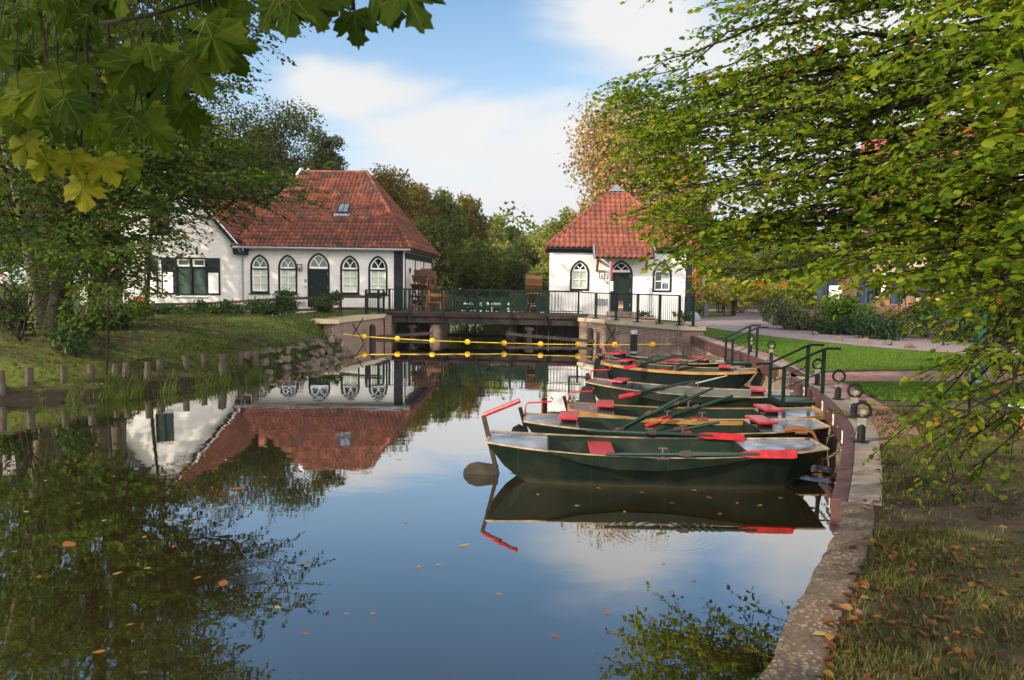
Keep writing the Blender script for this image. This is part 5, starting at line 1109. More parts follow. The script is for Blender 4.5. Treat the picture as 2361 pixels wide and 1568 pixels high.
# ------------------------------------------------------------------ bank stakes, stumps, rocks
def hit_left(u, v):
    d = ray(u, v)
    for k in range(400):
        t_ = (9 + k * .06) / d.y; x, y, z = d.x * t_, d.y * t_, H + d.z * t_
        if z < max(zleft(x, y), 0): break
    return Vector((x, y, z))
def stake_make(h, r, seed):
    rr = random.Random(seed); m = MB(); k = 9; pr = [(r * 1.02, -.22), (r, h * .5), (r * .97, h - .012), (r * .85, h)]; m.lathe(pr, k); m.v = [(x * (1 + rr.uniform(-.06, .06)), y * (1 + rr.uniform(-.06, .06)), z + (rr.uniform(-.012, .012) if z > h * .9 else 0)) for x, y, z in m.v]; return m
SX = [(18, 448, 600, 40), (185, 430, 540, 50), (400, 412, 525, 35), (575, 412, 510, 45), (725, 405, 490, 40), (795, 400, 500, 50), (925, 398, 512, 40), (1007, 370, 450, 50), (1170, 355, 452, 40), (1282, 348, 432, 38), (1403, 345, 480, 52), (1515, 330, 415, 42), (1610, 315, 432, 45)]
ordn = ['at the end beside frame edge shrubs', 'second', 'third', 'fourth', 'fifth', 'sixth', 'seventh', 'eighth', 'ninth', 'tenth', 'eleventh, thick and dark', 'twelfth, pale and sunlit', 'last and tallest, touching the rock edging']
for i, (x, yt, yb, wd) in enumerate(SX):
    k = .6353 / 1.735; u = x * k; vt = (1200 + yt * .6353) / 1.735; vb = (1200 + yb * .6353) / 1.735; p = hit_left(u, vb); px_m = FPX / p.y; r = wd * k / px_m / 2
    o = stake_make((vb - vt) / px_m + .02, r, i).build('bank_stake', 'stake wood', smooth=True, loc=p); o.rotation_euler = (random.uniform(-.05, .05), random.uniform(-.06, .06), 0)
    tag(o, 'round wooden stake in grassy bank, ' + (ordn[i] if i in (0, 12) else ordn[i] + ' in the row towards the rocks'), 'stake', 'wooden stakes along the grassy bank')
for i, (x, y) in enumerate(((930, 552), (1025, 555), (1160, 535), (1270, 520), (1550, 492), (1665, 480))):
    k = .6353 / 1.735; p = at(x * k, (1200 + y * .6353) / 1.735, 0); m = stake_make(.07, .14, 40 + i); o = m.build('cut_stump', 'stake wood', smooth=True, loc=p)
    tag(o, 'low cut off mossy stump at the waterline, ' + ('first', 'second', 'third', 'fourth', 'fifth', 'sixth')[i] + ' along towards the rocks', 'stump', 'low stumps at the waterline')
RV = []
for s in range(4):
    bm = bmesh.new(); bmesh.ops.create_icosphere(bm, subdivisions=3, radius=1); rr = random.Random(70 + s)
    pl_ = [(Vector((rr.gauss(0, 1), rr.gauss(0, 1), rr.gauss(0, 1))).normalized(), rr.uniform(.45, .78)) for _ in range(13)]
    for v in bm.verts:
        for nn, dd in pl_:
            q = v.co.dot(nn)
            if q > dd: v.co -= nn * (q - dd)
    me = bpy.data.meshes.new('rock'); bm.to_mesh(me); bm.free(); me.materials.append(MATS['rubble rock']); RV.append(me)
rr = random.Random(8); shore = [p for p in LSH if 18.5 < p.y < 29.5 and p.x > -8.2]
shore = [p for p in shore if p.x <= at(835, 815, 0).x + .6]
kinds = ['grey brown rock half wet at the waterline of the bank', 'angular brown rock in middle row of the bank edging', 'rounded rock among weeds along top of the bank edging']
def shpt(t):
    n = len(shore) - 1; i = min(int(t * n), n - 1); return shore[i].lerp(shore[i + 1], t * n - i)
for i in range(110):
    t = rr.random(); row = i % 3; p = shpt(t); d = (.0, .28, .6)[row] + rr.uniform(-.12, .15); dn = Vector((-1, .55, 0)).normalized(); q = p + dn * d; s = rr.uniform(.075, .17) * (1.1 - .12 * row)
    o = bpy.data.objects.new('bank_rock', RV[rr.randrange(4)]); COL.objects.link(o); o.location = (q.x, q.y, (.05, .24, .46)[row] + rr.uniform(-.03, .06)); o.scale = (s * rr.uniform(.9, 1.3), s, s * rr.uniform(.75, 1.05)); o.rotation_euler = (rr.uniform(-.4, .4), rr.uniform(-.4, .4), rr.uniform(0, 6.28))
    tag(o, kinds[row], 'rock', ('rocks at the waterline of the bank', 'rocks in the middle of the bank edging', 'rocks along the top of the bank edging')[row])
# ------------------------------------------------------------------ rail fence by the long house
T = thing('rail_fence', (-8, 33, 1.0), 'dark brown post and rail fence running before the white houses', 'fence'); of = T.location
fp = [atY(250, 703, 33.5), atY(459, 701, 33.4), atY(640, 690, 33.2), atY(785, 684, 32.8), atY(846, 684, 32.3), at(862, 684, 1.75)]
fp[-1] = atY(880, 685, 32.2)
for dz_ in (0, -.52):
    m = MB()
    for a, b in zip(fp, fp[1:]): m.beam(a - of + Zv * dz_, b - of + Zv * dz_, .06, .12)
    m.build('rail', 'fence wood', T)
for p in [fp[0], fp[0].lerp(fp[1], .5)] + fp[1:5]:
    m = MB(); q = p - of; m.beam(Vector((q.x, q.y - .06, -.6)), Vector((q.x, q.y - .06, q.z + .16)), .13, .11); m.build('post', 'fence wood', T)
poly_sheet('left_path', [(p.x, p.y) for p in (at(330, 752, .63), at(470, 746.5, .63), at(640, 737, .63), at(640, 730, .63), at(430, 736, .63), at(300, 742, .63))], .655, 'left path bricks')
c = atY(325, 697, 30); T = thing('letterbox', (c.x, c.y, .55), 'orange brown box on a dark post by the shuttered house', 'letterbox'); m = MB(); m.beam((0, 0, 0), (0, 0, c.z - .6), .08, .08); m.build('post', 'fence wood', T); m = MB(); m.box((0, 0, c.z - .48), (.55, .3, .24)); m.build('body', 'orange box', T, bev=.02); m = MB(); m.box((0, 0, c.z - .34), (.62, .36, .04)); m.build('lid', 'terracotta', T)
c = atY(4, 632, 19); T = thing('warning_sign', (c.x, c.y, .9), 'white notice board on a post at the dim wooded bank', 'sign'); m = MB(); m.beam((0, .04, -.2), (0, .04, c.z - .4), .07, .07); m.build('post', 'worn timber', T); m = MB(); m.box((0, 0, c.z - .9), (.32, .02, .46)); pn = m.build('panel', 'sign white', T)
m = MB(); m.box((0, -.012, c.z - .9 + .14), (.30, .008, .17)); m.build('header', 'ink black', pn); text('ORG', .14, 'sign white', pn, (0, -.018, c.z - .9 + .09)); text('NIET', .10, 'ink red', pn, (0, -.014, c.z - .9 - .07)); text('OMEN', .10, 'ink red', pn, (0, -.014, c.z - .9 - .19))
# ------------------------------------------------------------------ things near the cottage and lane
c = at(1405, 737, QZ); T = thing('sign_pole', (c.x, 34.6, QZ), 'slim grey pole with narrow red sign and white notice before the cottage door', 'sign'); T.location.x = atY(1405, 700, 34.6).x
m = MB(); m.tube([(0, 0, 0), (0, 0, 2.75)], .035, 8); m.build('pole', 'zinc', T); m = MB(); m.box((.08, -.02, 2.32), (.07, .03, .85), .0); m.build('red_sign', 'red paint', T); m = MB(); m.box((.085, -.03, 1.62), (.13, .03, .46)); pn = m.build('notice', 'sign white', T)
for k in range(3): text('ma', .07, 'sign blue', pn, (.085, -.05, 1.70 - .14 * k))
c = atY(1431, 720, 33.2); T = thing('bollard', (c.x, c.y, QZ), 'square dark bollard with red and yellow bands before the cottage door', 'bollard'); m = MB(); m.box((0, 0, .48), (.17, .17, .98)); m.build('shaft', 'bollard grey', T, bev=.012)
for z, mt in ((.86, 'red paint'), (.78, 'float yellow'), (.70, 'sign white'), (.63, 'red paint')): m = MB(); m.box((0, 0, z), (.174, .174, .05)); m.build('band', mt, T)
c = at(1597, 731, QZ); T = thing('waste_bin', atY(1597, 725, 37.5) * 1 + Vector((0, 0, QZ - atY(1597, 725, 37.5).z)), 'dark green upright bin at the corner post of cottage', 'bin'); m = MB(); m.lathe([(.22, 0), (.24, .55), (.24, .60)], 12); m.build('body', 'bin green', T, True); m = MB(); m.lathe([(.25, .6), (.25, .66), (.1, .72)], 12); m.build('lid', 'bin green', T, True)
c = at(1600, 737, QZ); m = MB(); m.ball((0, 0, .0), .36, 14, 10, sq=(1, .7, 1.25)); m.v = [(x + max(0, z) * -.25, y, max(z, -.05)) for x, y, z in m.v]; tag(m.build('guard_stone', 'boulder grey', smooth=True, loc=c), 'rounded blue grey guard stone leaning at the cottage corner', 'stone')
def bollard(u, vb, vt, w_, label, mat='bollard grey', cat='bollard', nm='bollard'):
    c = at(u, vb, QZ); h = (vb - vt) * c.y / FPX; T = thing(nm, c, label, cat); m = MB(); m.box((0, 0, h / 2 - .02), (w_, w_, h)); m.build('shaft', mat, T, bev=.01); m = MB(); m.box((0, 0, h + .0), (w_ * 1.12, w_ * 1.12, .035)); m.build('cap', mat, T); return T
bollard(1627, 731, 699, .24, 'thick dark square bollard on small verge past the cottage'); bollard(1670, 728, 706, .08, 'thin brown marker post on the small verge', 'fence wood', 'post', 'marker_post'); bollard(1688, 727, 703, .09, 'thin brown marker post beside black lantern', 'fence wood', 'post', 'marker_post')
T = bollard(1778, 735, 706, .16, 'pale grey metal bollard at the end of shrub bed', 'zinc'); m = MB(); m.box((0, 0, .015), (.34, .34, .03)); m.build('foot_plate', 'zinc', T)
def lamp(u, vb, vt, Y, label, mat, base=QZ, glass='lamp glass'):
    c = atY(u, vb, Y); tp = atY(u, vt, Y); h = tp.z - base; T = thing('street_lamp', (c.x, Y, base), label, 'street lamp'); m = MB(); m.lathe([(.10, 0), (.10, .15), (.045, .3), (.035, h - .62), (.06, h - .58)], 8); m.build('pole', mat, T, True)
    m = MB(); m.lathe([(.10, h - .56), (.19, h - .18)], 6); m.build('lantern_glass', glass, T); m = MB(); m.lathe([(.25, h - .17), (.20, h - .10), (.05, h), (.03, h + .06)], 6); m.build('lamp_cap', mat, T); return T
lamp(1619, 720, 640, 46, 'pale lantern street lamp standing above the red leaved bush', 'zinc'); lamp(1692, 725, 686, 43, 'small black lantern lamp in front of yellow bushes', 'iron black', glass='dark glass')
c = at(2252, 884, QZ); T = thing('green_post', c, 'square mottled green post standing beside the lawn under branches', 'post'); m = MB(); m.box((0, 0, 1.45), (.145, .145, 2.9)); m.build('shaft', 'green post', T, bev=.008); m = MB(); m.box((0, 0, .03), (.22, .22, .06)); m.build('foot', 'zinc', T); m = MB(); m.box((0, 0, 2.93), (.2, .2, .06)); m.build('cap', 'green post', T)
c = at(2362, 1010, QZ); T = thing('garden_lamp', c, 'low garden lamp with white domed rim above dry grass', 'lamp'); m = MB(); m.lathe([(.055, 0), (.05, .34)], 10); m.build('stem', 'terracotta', T, True); m = MB(); m.lathe([(.17, .34), (.19, .37), (.17, .41), (.06, .46)], 16); m.build('shade', 'poster pale', T, True); m = MB(); m.lathe([(.1, .455), (.05, .49)], 10); m.build('knob', 'iron black', T, True)
# ------------------------------------------------------------------ restaurant and terrace
RY = 36.6; rx0 = atY(2012, 650, RY).x; T = thing('restaurant', (rx0, RY, QZ), 'red brick restaurant with tan awnings and tiled roof half hidden by branches', 'building', -.30); RW = 16.0
ru = lambda u: atY(u, 650, RY).x - rx0; rzv = lambda v: atY(2100, v, RY).z - QZ
def rwin(u0, u1, v1, v0): return (ru((u0 + u1) / 2), rzv(v0), ru(u1) - ru(u0), rzv(v1) - rzv(v0))
RWIN = [(rwin(1990, 2036, 600, 690), 'window white'), (rwin(2086, 2170, 612, 690), 'orange wood'), (rwin(2217, 2262, 610, 692), 'window white'), (rwin(2300, 2390, 612, 690), 'orange wood')]
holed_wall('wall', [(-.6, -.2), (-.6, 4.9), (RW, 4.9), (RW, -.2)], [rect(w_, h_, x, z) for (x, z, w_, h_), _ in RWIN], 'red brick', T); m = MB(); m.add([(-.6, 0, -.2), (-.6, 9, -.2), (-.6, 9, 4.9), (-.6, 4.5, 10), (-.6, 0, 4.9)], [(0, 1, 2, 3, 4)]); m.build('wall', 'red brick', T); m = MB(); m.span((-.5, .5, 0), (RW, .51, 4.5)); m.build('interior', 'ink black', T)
for (x, z, w_, h_), mt in RWIN:
    f = MB().ring(rect(w_, h_, x, z), rect(w_ - .2, h_ - .2, x, z + .1), -.03, .1).build('window', mt, T); m = MB(); m.ring(rect(w_ + .14, h_ + .14, x, z - .07), rect(w_, h_, x, z), -.04, .02); m.build('frame', 'window white', f); m = MB(); m.add([(x - w_ / 2, .09, z), (x + w_ / 2, .09, z), (x + w_ / 2, .09, z + h_), (x - w_ / 2, .09, z + h_)], [(0, 1, 2, 3)]); m.build('pane', 'dark glass', f)
m = MB(); m.span((-.9, -.45, 4.75), (RW, .0, 5.02)); m.build('fascia', 'window white', T)
tile_roof('roof', (-1.0, -.5, 5.0), (RW, -.5, 5.0), (RW, 4.5, 10.2), (-.2, 4.5, 10.2), 'red roof tile', T, tw=.26, th=.34, seed=31)
m = MB(); m.span((6.3, -.3, 6.2), (9.0, 2.5, 8.6)); dm = m.build('dormer', 'window white', T); m = MB(); m.span((6.6, -.32, 6.6), (8.7, -.305, 8.2)); m.build('pane', 'dark glass', dm)
for x0, x1 in ((ru(1992), ru(2100)), (ru(2104), ru(2215)), (ru(2219), ru(2420))):
    m = MB(); m.prism([(x0, -.02, 3.7), (x0, -1.7, 2.72), (x0, -1.7, 2.75), (x0, -.02, 3.74)], (x1 - x0, 0, 0)); m.span((x0, -1.72, 2.42), (x1, -1.70, 2.72)); aw = m.build('awning', 'awning tan', T); m = MB(); m.span((x0, -1.74, 2.70), (x1, -1.69, 2.76)); m.build('bar', 'window white', aw)
TZ = QZ + .45
mb = MB(); mb.span((14.2, 32.4, QZ - .02), (32, 36.4, TZ)); tag(mb.build('terrace_pavement', 'left path bricks'), kind='structure')
def parasol(u, Y, h, label):
    c = atY(u, 690, Y); T = thing('closed_parasol', (c.x, Y, TZ), label, 'parasol', 0, 'closed parasols on the terrace'); m = MB(); m.tube([(0, 0, 0), (0, 0, h)], .03, 8); m.build('pole', 'iron black', T); m = MB(); m.box((0, 0, .04), (.6, .6, .08)); m.build('base', 'iron black', T); m = MB(); vs = []; k = 20
    for z, r in ((.55, .34), (1.2, .30), (2.0, .2), (h - .05, .05)): vs += [(r * (1 + .22 * (-1) ** j) * math.cos(6.283 * j / k), r * (1 + .22 * (-1) ** j) * math.sin(6.283 * j / k), z) for j in range(k)]
    m.add(vs, [(i * k + j, i * k + (j + 1) % k, (i + 1) * k + (j + 1) % k, (i + 1) * k + j) for i in range(3) for j in range(k)]); m.build('canopy', 'parasol blue', T)
parasol(2074, 33.6, 2.75, 'dark blue closed parasol between two restaurant windows'); parasol(1996, 34.2, 2.7, 'dark blue closed parasol at end of the restaurant by shrubs'); parasol(1905, 33.5, 2.0, 'dark blue closed parasol low behind the clipped round bush')
def table(u, Y, cloth, label):
    c = atY(u, 700, Y); T = thing('terrace_table', (c.x, Y, TZ), label, 'table', 0, 'tables on the terrace'); m = MB(); m.box((0, 0, .73), (1.0, .8, .035)); m.build('tabletop', 'table grey', T)
    for sx in (-.42, .42):
        for sy in (-.32, .32): m = MB(); m.beam((sx, sy, 0), (sx, sy, .71), .04, .04); m.build('leg', 'iron black', T)
    if cloth: m = MB(); m.span((-.53, -.43, .50), (.53, .43, .756)); o = m.build('tablecloth', 'cloth yellow', None, loc=T.location); tag(o, 'pale yellow cloth hanging over ' + label.split(' covered')[0], 'tablecloth')
def chair(u, Y, rz, label):
    c = atY(u, 700, Y); T = thing('wicker_chair', (c.x, Y, TZ), label, 'chair', rz, 'wicker chairs on the terrace'); m = MB(); m.box((0, 0, .44), (.5, .5, .06)); m.build('seat', 'wicker', T); m = MB(); vs = []
    for z in (.46, .92): vs += [(.27 * math.cos(a), .05 + .27 * math.sin(a), z - .18 * (a < .5 or a > 2.6) * (z > .5)) for a in [math.pi * (i / 10) for i in range(11)]]
    m.add(vs, [(j, j + 1, j + 12, j + 11) for j in range(10)]); m.build('backrest', 'wicker', T)
    for sx in (-.2, .2):
        for sy in (-.2, .2): m = MB(); m.beam((sx, sy, 0), (sx, sy, .42), .035, .035); m.build('leg', 'wicker', T)
table(2116, 32.9, False, 'bare grey terrace table beside the closed blue parasol'); table(2205, 33.6, True, 'terrace table before the brick pier covered in yellow'); table(2150, 34.6, True, 'terrace table under orange framed window covered in yellow')
for u, Y, rz, s in ((2042, 33.4, .3, 'beside the end parasol'), (2092, 32.5, 3.3, 'behind the bare grey table'), (2140, 32.6, 3.0, 'at the corner of bare grey table'), (2222, 32.8, 3.2, 'before the brick pier table'), (2180, 33.0, 2.8, 'between the two yellow tables')): chair(u, Y, rz, 'brown wicker terrace chair ' + s)
c = atY(2183, 700, 35.0); T = thing('planter', (c.x, 35.0, TZ), 'tall black planter with white flowers under the restaurant window', 'planter'); m = MB(); m.lathe([(.17, 0), (.27, .8)], 12); m.build('pot', 'pot black', T, True); rg_ = np.random.default_rng(2); P, A, N, L, W, ti = clump_leaves(rg_, [(0, 0, .95)], [.34], 260, .1); leaves('flowers', P, A, N, L, W, ti, 'flowers white', T, 'dia')
c = atY(1880, 690, 33); T = thing('menu_board', (c.x, 33, QZ), 'small white menu board behind the shrubs by the restaurant', 'sign'); m = MB(); m.beam((0, 0, 0), (0, 0, 1.0), .06, .06); m.build('post', 'iron black', T); m = MB(); m.box((0, 0, 1.35), (.62, .05, .85)); m.build('board', 'sign white', T)
T['label'] = 'small white menu board behind shrubs beside the end of restaurant'; T.location.x = atY(1927, 690, 33).x
c = atY(2163, 610, 35.3); T = thing('wall_sign_lantern', (c.x, 35.3, c.z - .3), 'small red lantern on the brick wall beside orange framed window', 'lantern'); m = MB(); m.lathe([(.10, 0), (.17, .34)], 6); m.build('lantern_glass', 'lamp glass', T); m = MB(); m.lathe([(.22, .34), (.16, .42), (.03, .55)], 6); m.build('cap', 'red paint', T); m = MB(); m.beam((0, 0, .02), (0, .45, .05), .04, .04); m.build('bracket', 'red paint', T)
# ------------------------------------------------------------------ trees far and near
def bgt(u, v, Y, wpx, mat, label, n=5200, size=None, seed=0, clear=.16, shape='round', bark='dark bark', base=.4, clumps=26, group='background trees', tr=None):
    top = atY(u, v, Y); h = top.z - base; cw = wpx * Y / FPX
    return tree('tree', label, (top.x, Y, base), h, cw, mat, bark, int(n * 1.9), (size or .0034 * Y), seed, group, clear, clumps, shape, tr or h * .014)
BG = [
 (545, 188, 58, 240, 'leaf oak dark', 'dark oak with tallest crown above the gabled house'), (655, 212, 56, 235, 'leaf oak dark', 'dark rounded oak rising behind the long tiled roof'),
 (745, 268, 54, 135, 'leaf oak dark', 'dark oak whose edge meets open sky over the tiled roof'), (470, 232, 52, 210, 'leaf oak dark', 'dark oak filling the gap between branches and gable'),
 (370, 205, 55, 230, 'leaf oak dark', 'dim oak seen through beech leaves above the gable'), (250, 180, 57, 240, 'leaf mid green', 'dim green tree behind the beech trunks'), (110, 200, 52, 240, 'leaf oak dark', 'dim dark tree between the beech trunks'), (-30, 230, 48, 240, 'leaf mid green', 'dim green tree at the wooded bank behind the notice board'),
 (893, 372, 60, 150, 'leaf olive gold', 'olive gold tree just beyond the roof ridge end'), (845, 386, 64, 100, 'leaf oak dark', 'sparse dark tree peeping over the roof ridge end'), (958, 388, 66, 120, 'leaf olive gold', 'bronze green tree second beyond the tiled roof'),
 (1024, 412, 68, 125, 'leaf mid green', 'mid green tree in centre of the treeline over the bridge'), (1080, 436, 72, 110, 'leaf olive gold', 'golden topped tree in the treeline over the bridge'), (985, 492, 53, 190, 'leaf oak dark', 'low dark tree behind the stepped water wheel'),
 (1096, 560, 57, 190, 'leaf mid green', 'low dark green tree leaning over the river beyond bridge'), (1142, 478, 80, 95, 'leaf light green', 'pale birch with thin drooping crown far along the river'), (1183, 505, 86, 60, 'leaf mid green', 'small round tree next to the pale birch along the river'),
 (1232, 512, 74, 120, 'leaf light green', 'light green oak beside the cottage over the far river'), (1300, 476, 62, 110, 'leaf light green', 'yellowish green tree rising behind the cottage roof slope'), (1352, 458, 60, 90, 'leaf chestnut', 'russet tree at the foot of big chestnut behind cottage'),
 (1662, 500, 66, 170, 'leaf light green', 'pale green tree behind the lane beyond the cottage'), (1760, 520, 70, 180, 'leaf light green', 'pale green tree behind yellow bushes and lane'), (1880, 530, 62, 200, 'leaf mid green', 'mid green tree beyond the end of restaurant'), (1170, 600, 64, 120, 'leaf mid green', 'low bushy tree on the far bend of the river'), (1262, 590, 60, 110, 'leaf light green', 'low bushy light green tree beside the upright water wheel')]
for i, (u, v, Y, wp, mt, lb) in enumerate(BG): bgt(u, v, Y, wp, mt, lb, seed=100 + i, n=8500 if v < 300 else 5600, clear=.08 if v > 380 else .12)
bgt(1468, 200, 50, 320, 'leaf chestnut', 'big russet horse chestnut towering behind the cottage roof', n=9500, size=.21, seed=140, clear=.22, clumps=46, base=.6, tr=.34, group=None)
bgt(1575, 330, 53, 170, 'leaf chestnut', 'lower russet tree half hidden by the near branches', n=5000, size=.22, seed=141, clear=.2, clumps=26)
bgt(978, 545, 49, 60, 'leaf silver', 'small silvery willow by the end of the long roof', n=1800, size=.2, seed=142, clear=.2, clumps=10)
rgt = np.random.default_rng(77); n = 52000; a = rgt.random(n) * math.pi * 1.15 - .24; rd = 96 + rgt.random(n) * 26; hh = (5.5 + 4 * np.sin(a * 11) ** 2 + 3 * np.sin(a * 37)) * rgt.random(n) ** .8
P = np.stack([np.cos(a) * rd, np.sin(a) * rd, .3 + hh], 1); leaves('far_woods', P, rgt.normal(size=(n, 3)), unit(rgt.normal(size=(n, 3)) + np.array([0, -.6, .5])), .40 + .35 * rgt.random(n), .35 + .25 * rgt.random(n), rgt.random(n), 'leaf mid green', None, 'dia'); tag(bpy.data.objects['far_woods'], kind='stuff')
# trees standing just beside the view that shade the bank
for i, (x, y, h, cw) in enumerate(((-22, 23, 17, 9), (-27, 30, 18, 10), (-19.5, 31, 15, 7), (-36, 38, 19, 10), (-6.2, -5.2, 12.5, 8.5))):
    tree('tree', ('shady green tree standing on the wooded bank', 'dense beech further along the wooded bank', 'small tree before the gabled house', 'big tree beyond the gabled house', 'leafy maple on the near bank')[i], (x, y, 1.0 if y > 0 else .7), h, cw, 'leaf mid green', 'beech bark', 3000 if y == 31 else 1900, .34, 200 + i, None, .3 if y < 0 else .2, 24, lean=(-2.2, 2.2) if y < 0 else (0, 0))

rl = np.random.default_rng(21)
def trunk_line(pts, Y, z_base):
    out = [atY(u, v, Y + dy) for (u, v, dy) in pts]; out[0].z = z_base; return out
def on_trunk(tr, zt):
    for a, b in zip(tr, tr[1:]):
        if a.z <= zt <= b.z: return a.lerp(b, (zt - a.z) / (b.z - a.z))
    return tr[-1].copy()
def limbs_for(tr, poly, n, Y0, Y1, zlo, zhi, ymap=None):
    out = []
    for u, v in sample_poly(rl, poly, n):
        Y = (ymap(u, v) if ymap else Y0) + rl.random() * (Y1 - Y0); p = atY(u, v, Y); 
        zs = min(max(zlo, p.z + .05 * (p - tr[0]).length + rl.random() * 1.0 - .6), zhi); out.append((on_trunk(tr, zs), p))
    return out
zb = 1.02
tA = trunk_line([(268, 757, 0), (263, 690, 0), (259, 500, 0), (254, 260, 0), (247, 0, -.2), (250, -400, -.4), (255, -900, -.5)], 21, zb)
tB = trunk_line([(222, 760, 0), (224, 650, 0), (227, 450, .2), (236, 200, .3), (240, -300, .5), (235, -800, .5)], 20.2, zb)
tC = trunk_line([(137, 757, 0), (141, 690, 0), (152, 560, 0), (168, 380, 0), (186, 180, 0), (197, 0, 0), (206, -400, 0), (210, -800, 0)], 19.2, zb)
tD = trunk_line([(88, 742, 0), (80, 660, 0), (62, 560, 0), (38, 440, 0), (10, 330, 0), (-50, 100, 0), (-100, -400, 0)], 20.5, zb)
tE = trunk_line([(108, 745, 0), (98, 650, .1), (80, 560, .2), (58, 450, .3), (40, 300, .4), (20, 0, .5), (0, -500, .5)], 21, zb)
rad = lambda r, n: [r * 1.5] + [r * (1.05 - .75 * k / (n - 1)) for k in range(1, n)]
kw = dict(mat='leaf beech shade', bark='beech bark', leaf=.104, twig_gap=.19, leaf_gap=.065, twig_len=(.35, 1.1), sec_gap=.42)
polyR = [(300, 260), (470, 250), (560, 330), (640, 360), (712, 438), (668, 458), (600, 462), (530, 470), (450, 500), (390, 560), (330, 650), (285, 640), (262, 500)]
polyU = [(250, -700), (560, -700), (660, -120), (672, 105), (640, 172), (585, 185), (545, 240), (420, 265), (290, 270), (250, 100)]
polyL = [(-150, -700), (250, -700), (262, 300), (270, 540), (310, 600), (200, 640), (120, 600), (-100, 640)]
nl = []
def ft(name, lab, tr, r, limbs, seed, **k): o, n_ = fan_tree('beech_tree', lab, 'tree', [(tr, rad(r, len(tr)))], limbs, seed=seed, **{**kw, **k}); nl.append(n_); return o
ft('beech_tree', 'grey beech trunk nearest the white gable with low branch reaching over tiled roof', tA, .235, limbs_for(tA, polyR, 50, 13.5, 19, 3.0, 9) + limbs_for(tA, polyU, 56, 13.5, 19, 6, 14), 31)
ft('beech_tree', 'slimmer beech trunk beside the one nearest gable', tB, .20, limbs_for(tB, [(60, 480), (330, 520), (350, 640), (320, 705), (215, 740), (60, 700)], 7, 12.5, 16.5, 2.8, 5) + limbs_for(tB, polyL, 24, 14, 19.5, 3.5, 13) + limbs_for(tB, [(150, 520), (330, 600), (322, 690), (225, 735), (160, 690)], 14, 15.5, 18, 3.2, 8), 32)
ft('beech_tree', 'dark leaning beech with thick trunk rising through the big maple leaves', tC, .27, limbs_for(tC, polyU, 34, 13.5, 19, 6, 14) + limbs_for(tC, polyL, 40, 13, 18.5, 4, 14), 33, bark='dark bark')
ft('beech_tree', 'sunlit leaning beech trunk closest to the notice board', tD, .17, limbs_for(tD, polyL, 22, 14, 20, 4, 13), 34)
ft('beech_tree', 'dark twin beech trunk beside the sunlit leaning one', tE, .17, limbs_for(tE, polyL, 18, 15, 21, 4, 13), 35)
# orange sprays of a second kind among the beeches
tO = trunk_line([(335, 752, 0), (342, 650, 0), (352, 450, 0), (372, 250, 0), (380, 100, 0)], 25.5, .9)
fan_tree('chestnut_tree', 'thin chestnut with orange leaves before the gable', 'tree', [(tO, rad(.07, 5))], limbs_for(tO, [(370, 270), (480, 260), (560, 300), (620, 380), (520, 560), (440, 560), (360, 520)], 22, 22, 26, 4, 9), 'leaf orange', 'dark bark', .12, 36, twig_gap=.5, leaf_gap=.14, twig_len=(.3, .7), keep=.6, sec_gap=.8)
# tree over the mooring
tR = [Vector((7.6, 8.6, QZ)), Vector((7.5, 8.6, 1.6)), Vector((7.3, 8.7, 4)), Vector((7.2, 8.9, 7)), Vector((7.3, 9.0, 10))]
yr_ = lambda u, v: 11.2 - (u - 1430) / 930 * 5.6
PR = [(1492, -60), (1485, 22), (1570, 60), (1625, 125), (1600, 190), (1500, 195), (1428, 205), (1440, 275), (1455, 345), (1478, 405), (1492, 470), (1510, 530), (1590, 590), (1645, 618), (1690, 655), (1765, 690), (1850, 668), (1945, 628), (2060, 640), (2160, 690), (2361, 740), (2600, 700), (2600, -260), (1620, -260)]
LR = limbs_for(tR, PR, 112, 0, 2.4, 2.4, 9.6, yr_) + limbs_for(tR, [(1428, 205), (1500, 195), (1560, 300), (1600, 520), (1690, 655), (1645, 618), (1510, 530), (1455, 345)], 50, 0, 2.0, 3.0, 8, yr_) + limbs_for(tR, [(2000, -100), (2500, -100), (2500, 620), (2100, 600)], 16, 0, 2.5, 2.6, 9, lambda u, v: 6.0) + limbs_for(tR, [(1640, -620), (2500, -700), (2500, -200), (1560, -150)], 22, 0, 3, 7, 10, lambda u, v: 9.0)
LR += limbs_for(tR, [(1850, 590), (2000, 560), (2361, 560), (2361, 720), (2150, 690), (2000, 650), (1860, 655)], 16, 0, 2.0, 2.4, 5, lambda u, v: 7.5)
LR += [(on_trunk(tR, 2.6 + rl.random() * 1.4), atY(u, v, 5.0 + rl.random() * 1.6), .74) for u, v in sample_poly(rl, [(2361, 690), (2230, 760), (2110, 830), (2070, 960), (1985, 1085), (2075, 1095), (2165, 1165), (2250, 1060), (2400, 960)], 13)]
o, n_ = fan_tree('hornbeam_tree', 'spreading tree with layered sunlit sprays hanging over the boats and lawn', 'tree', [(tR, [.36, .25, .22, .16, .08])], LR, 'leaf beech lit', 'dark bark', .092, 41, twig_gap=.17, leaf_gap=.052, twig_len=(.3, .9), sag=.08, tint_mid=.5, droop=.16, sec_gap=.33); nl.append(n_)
print('leaves', nl)
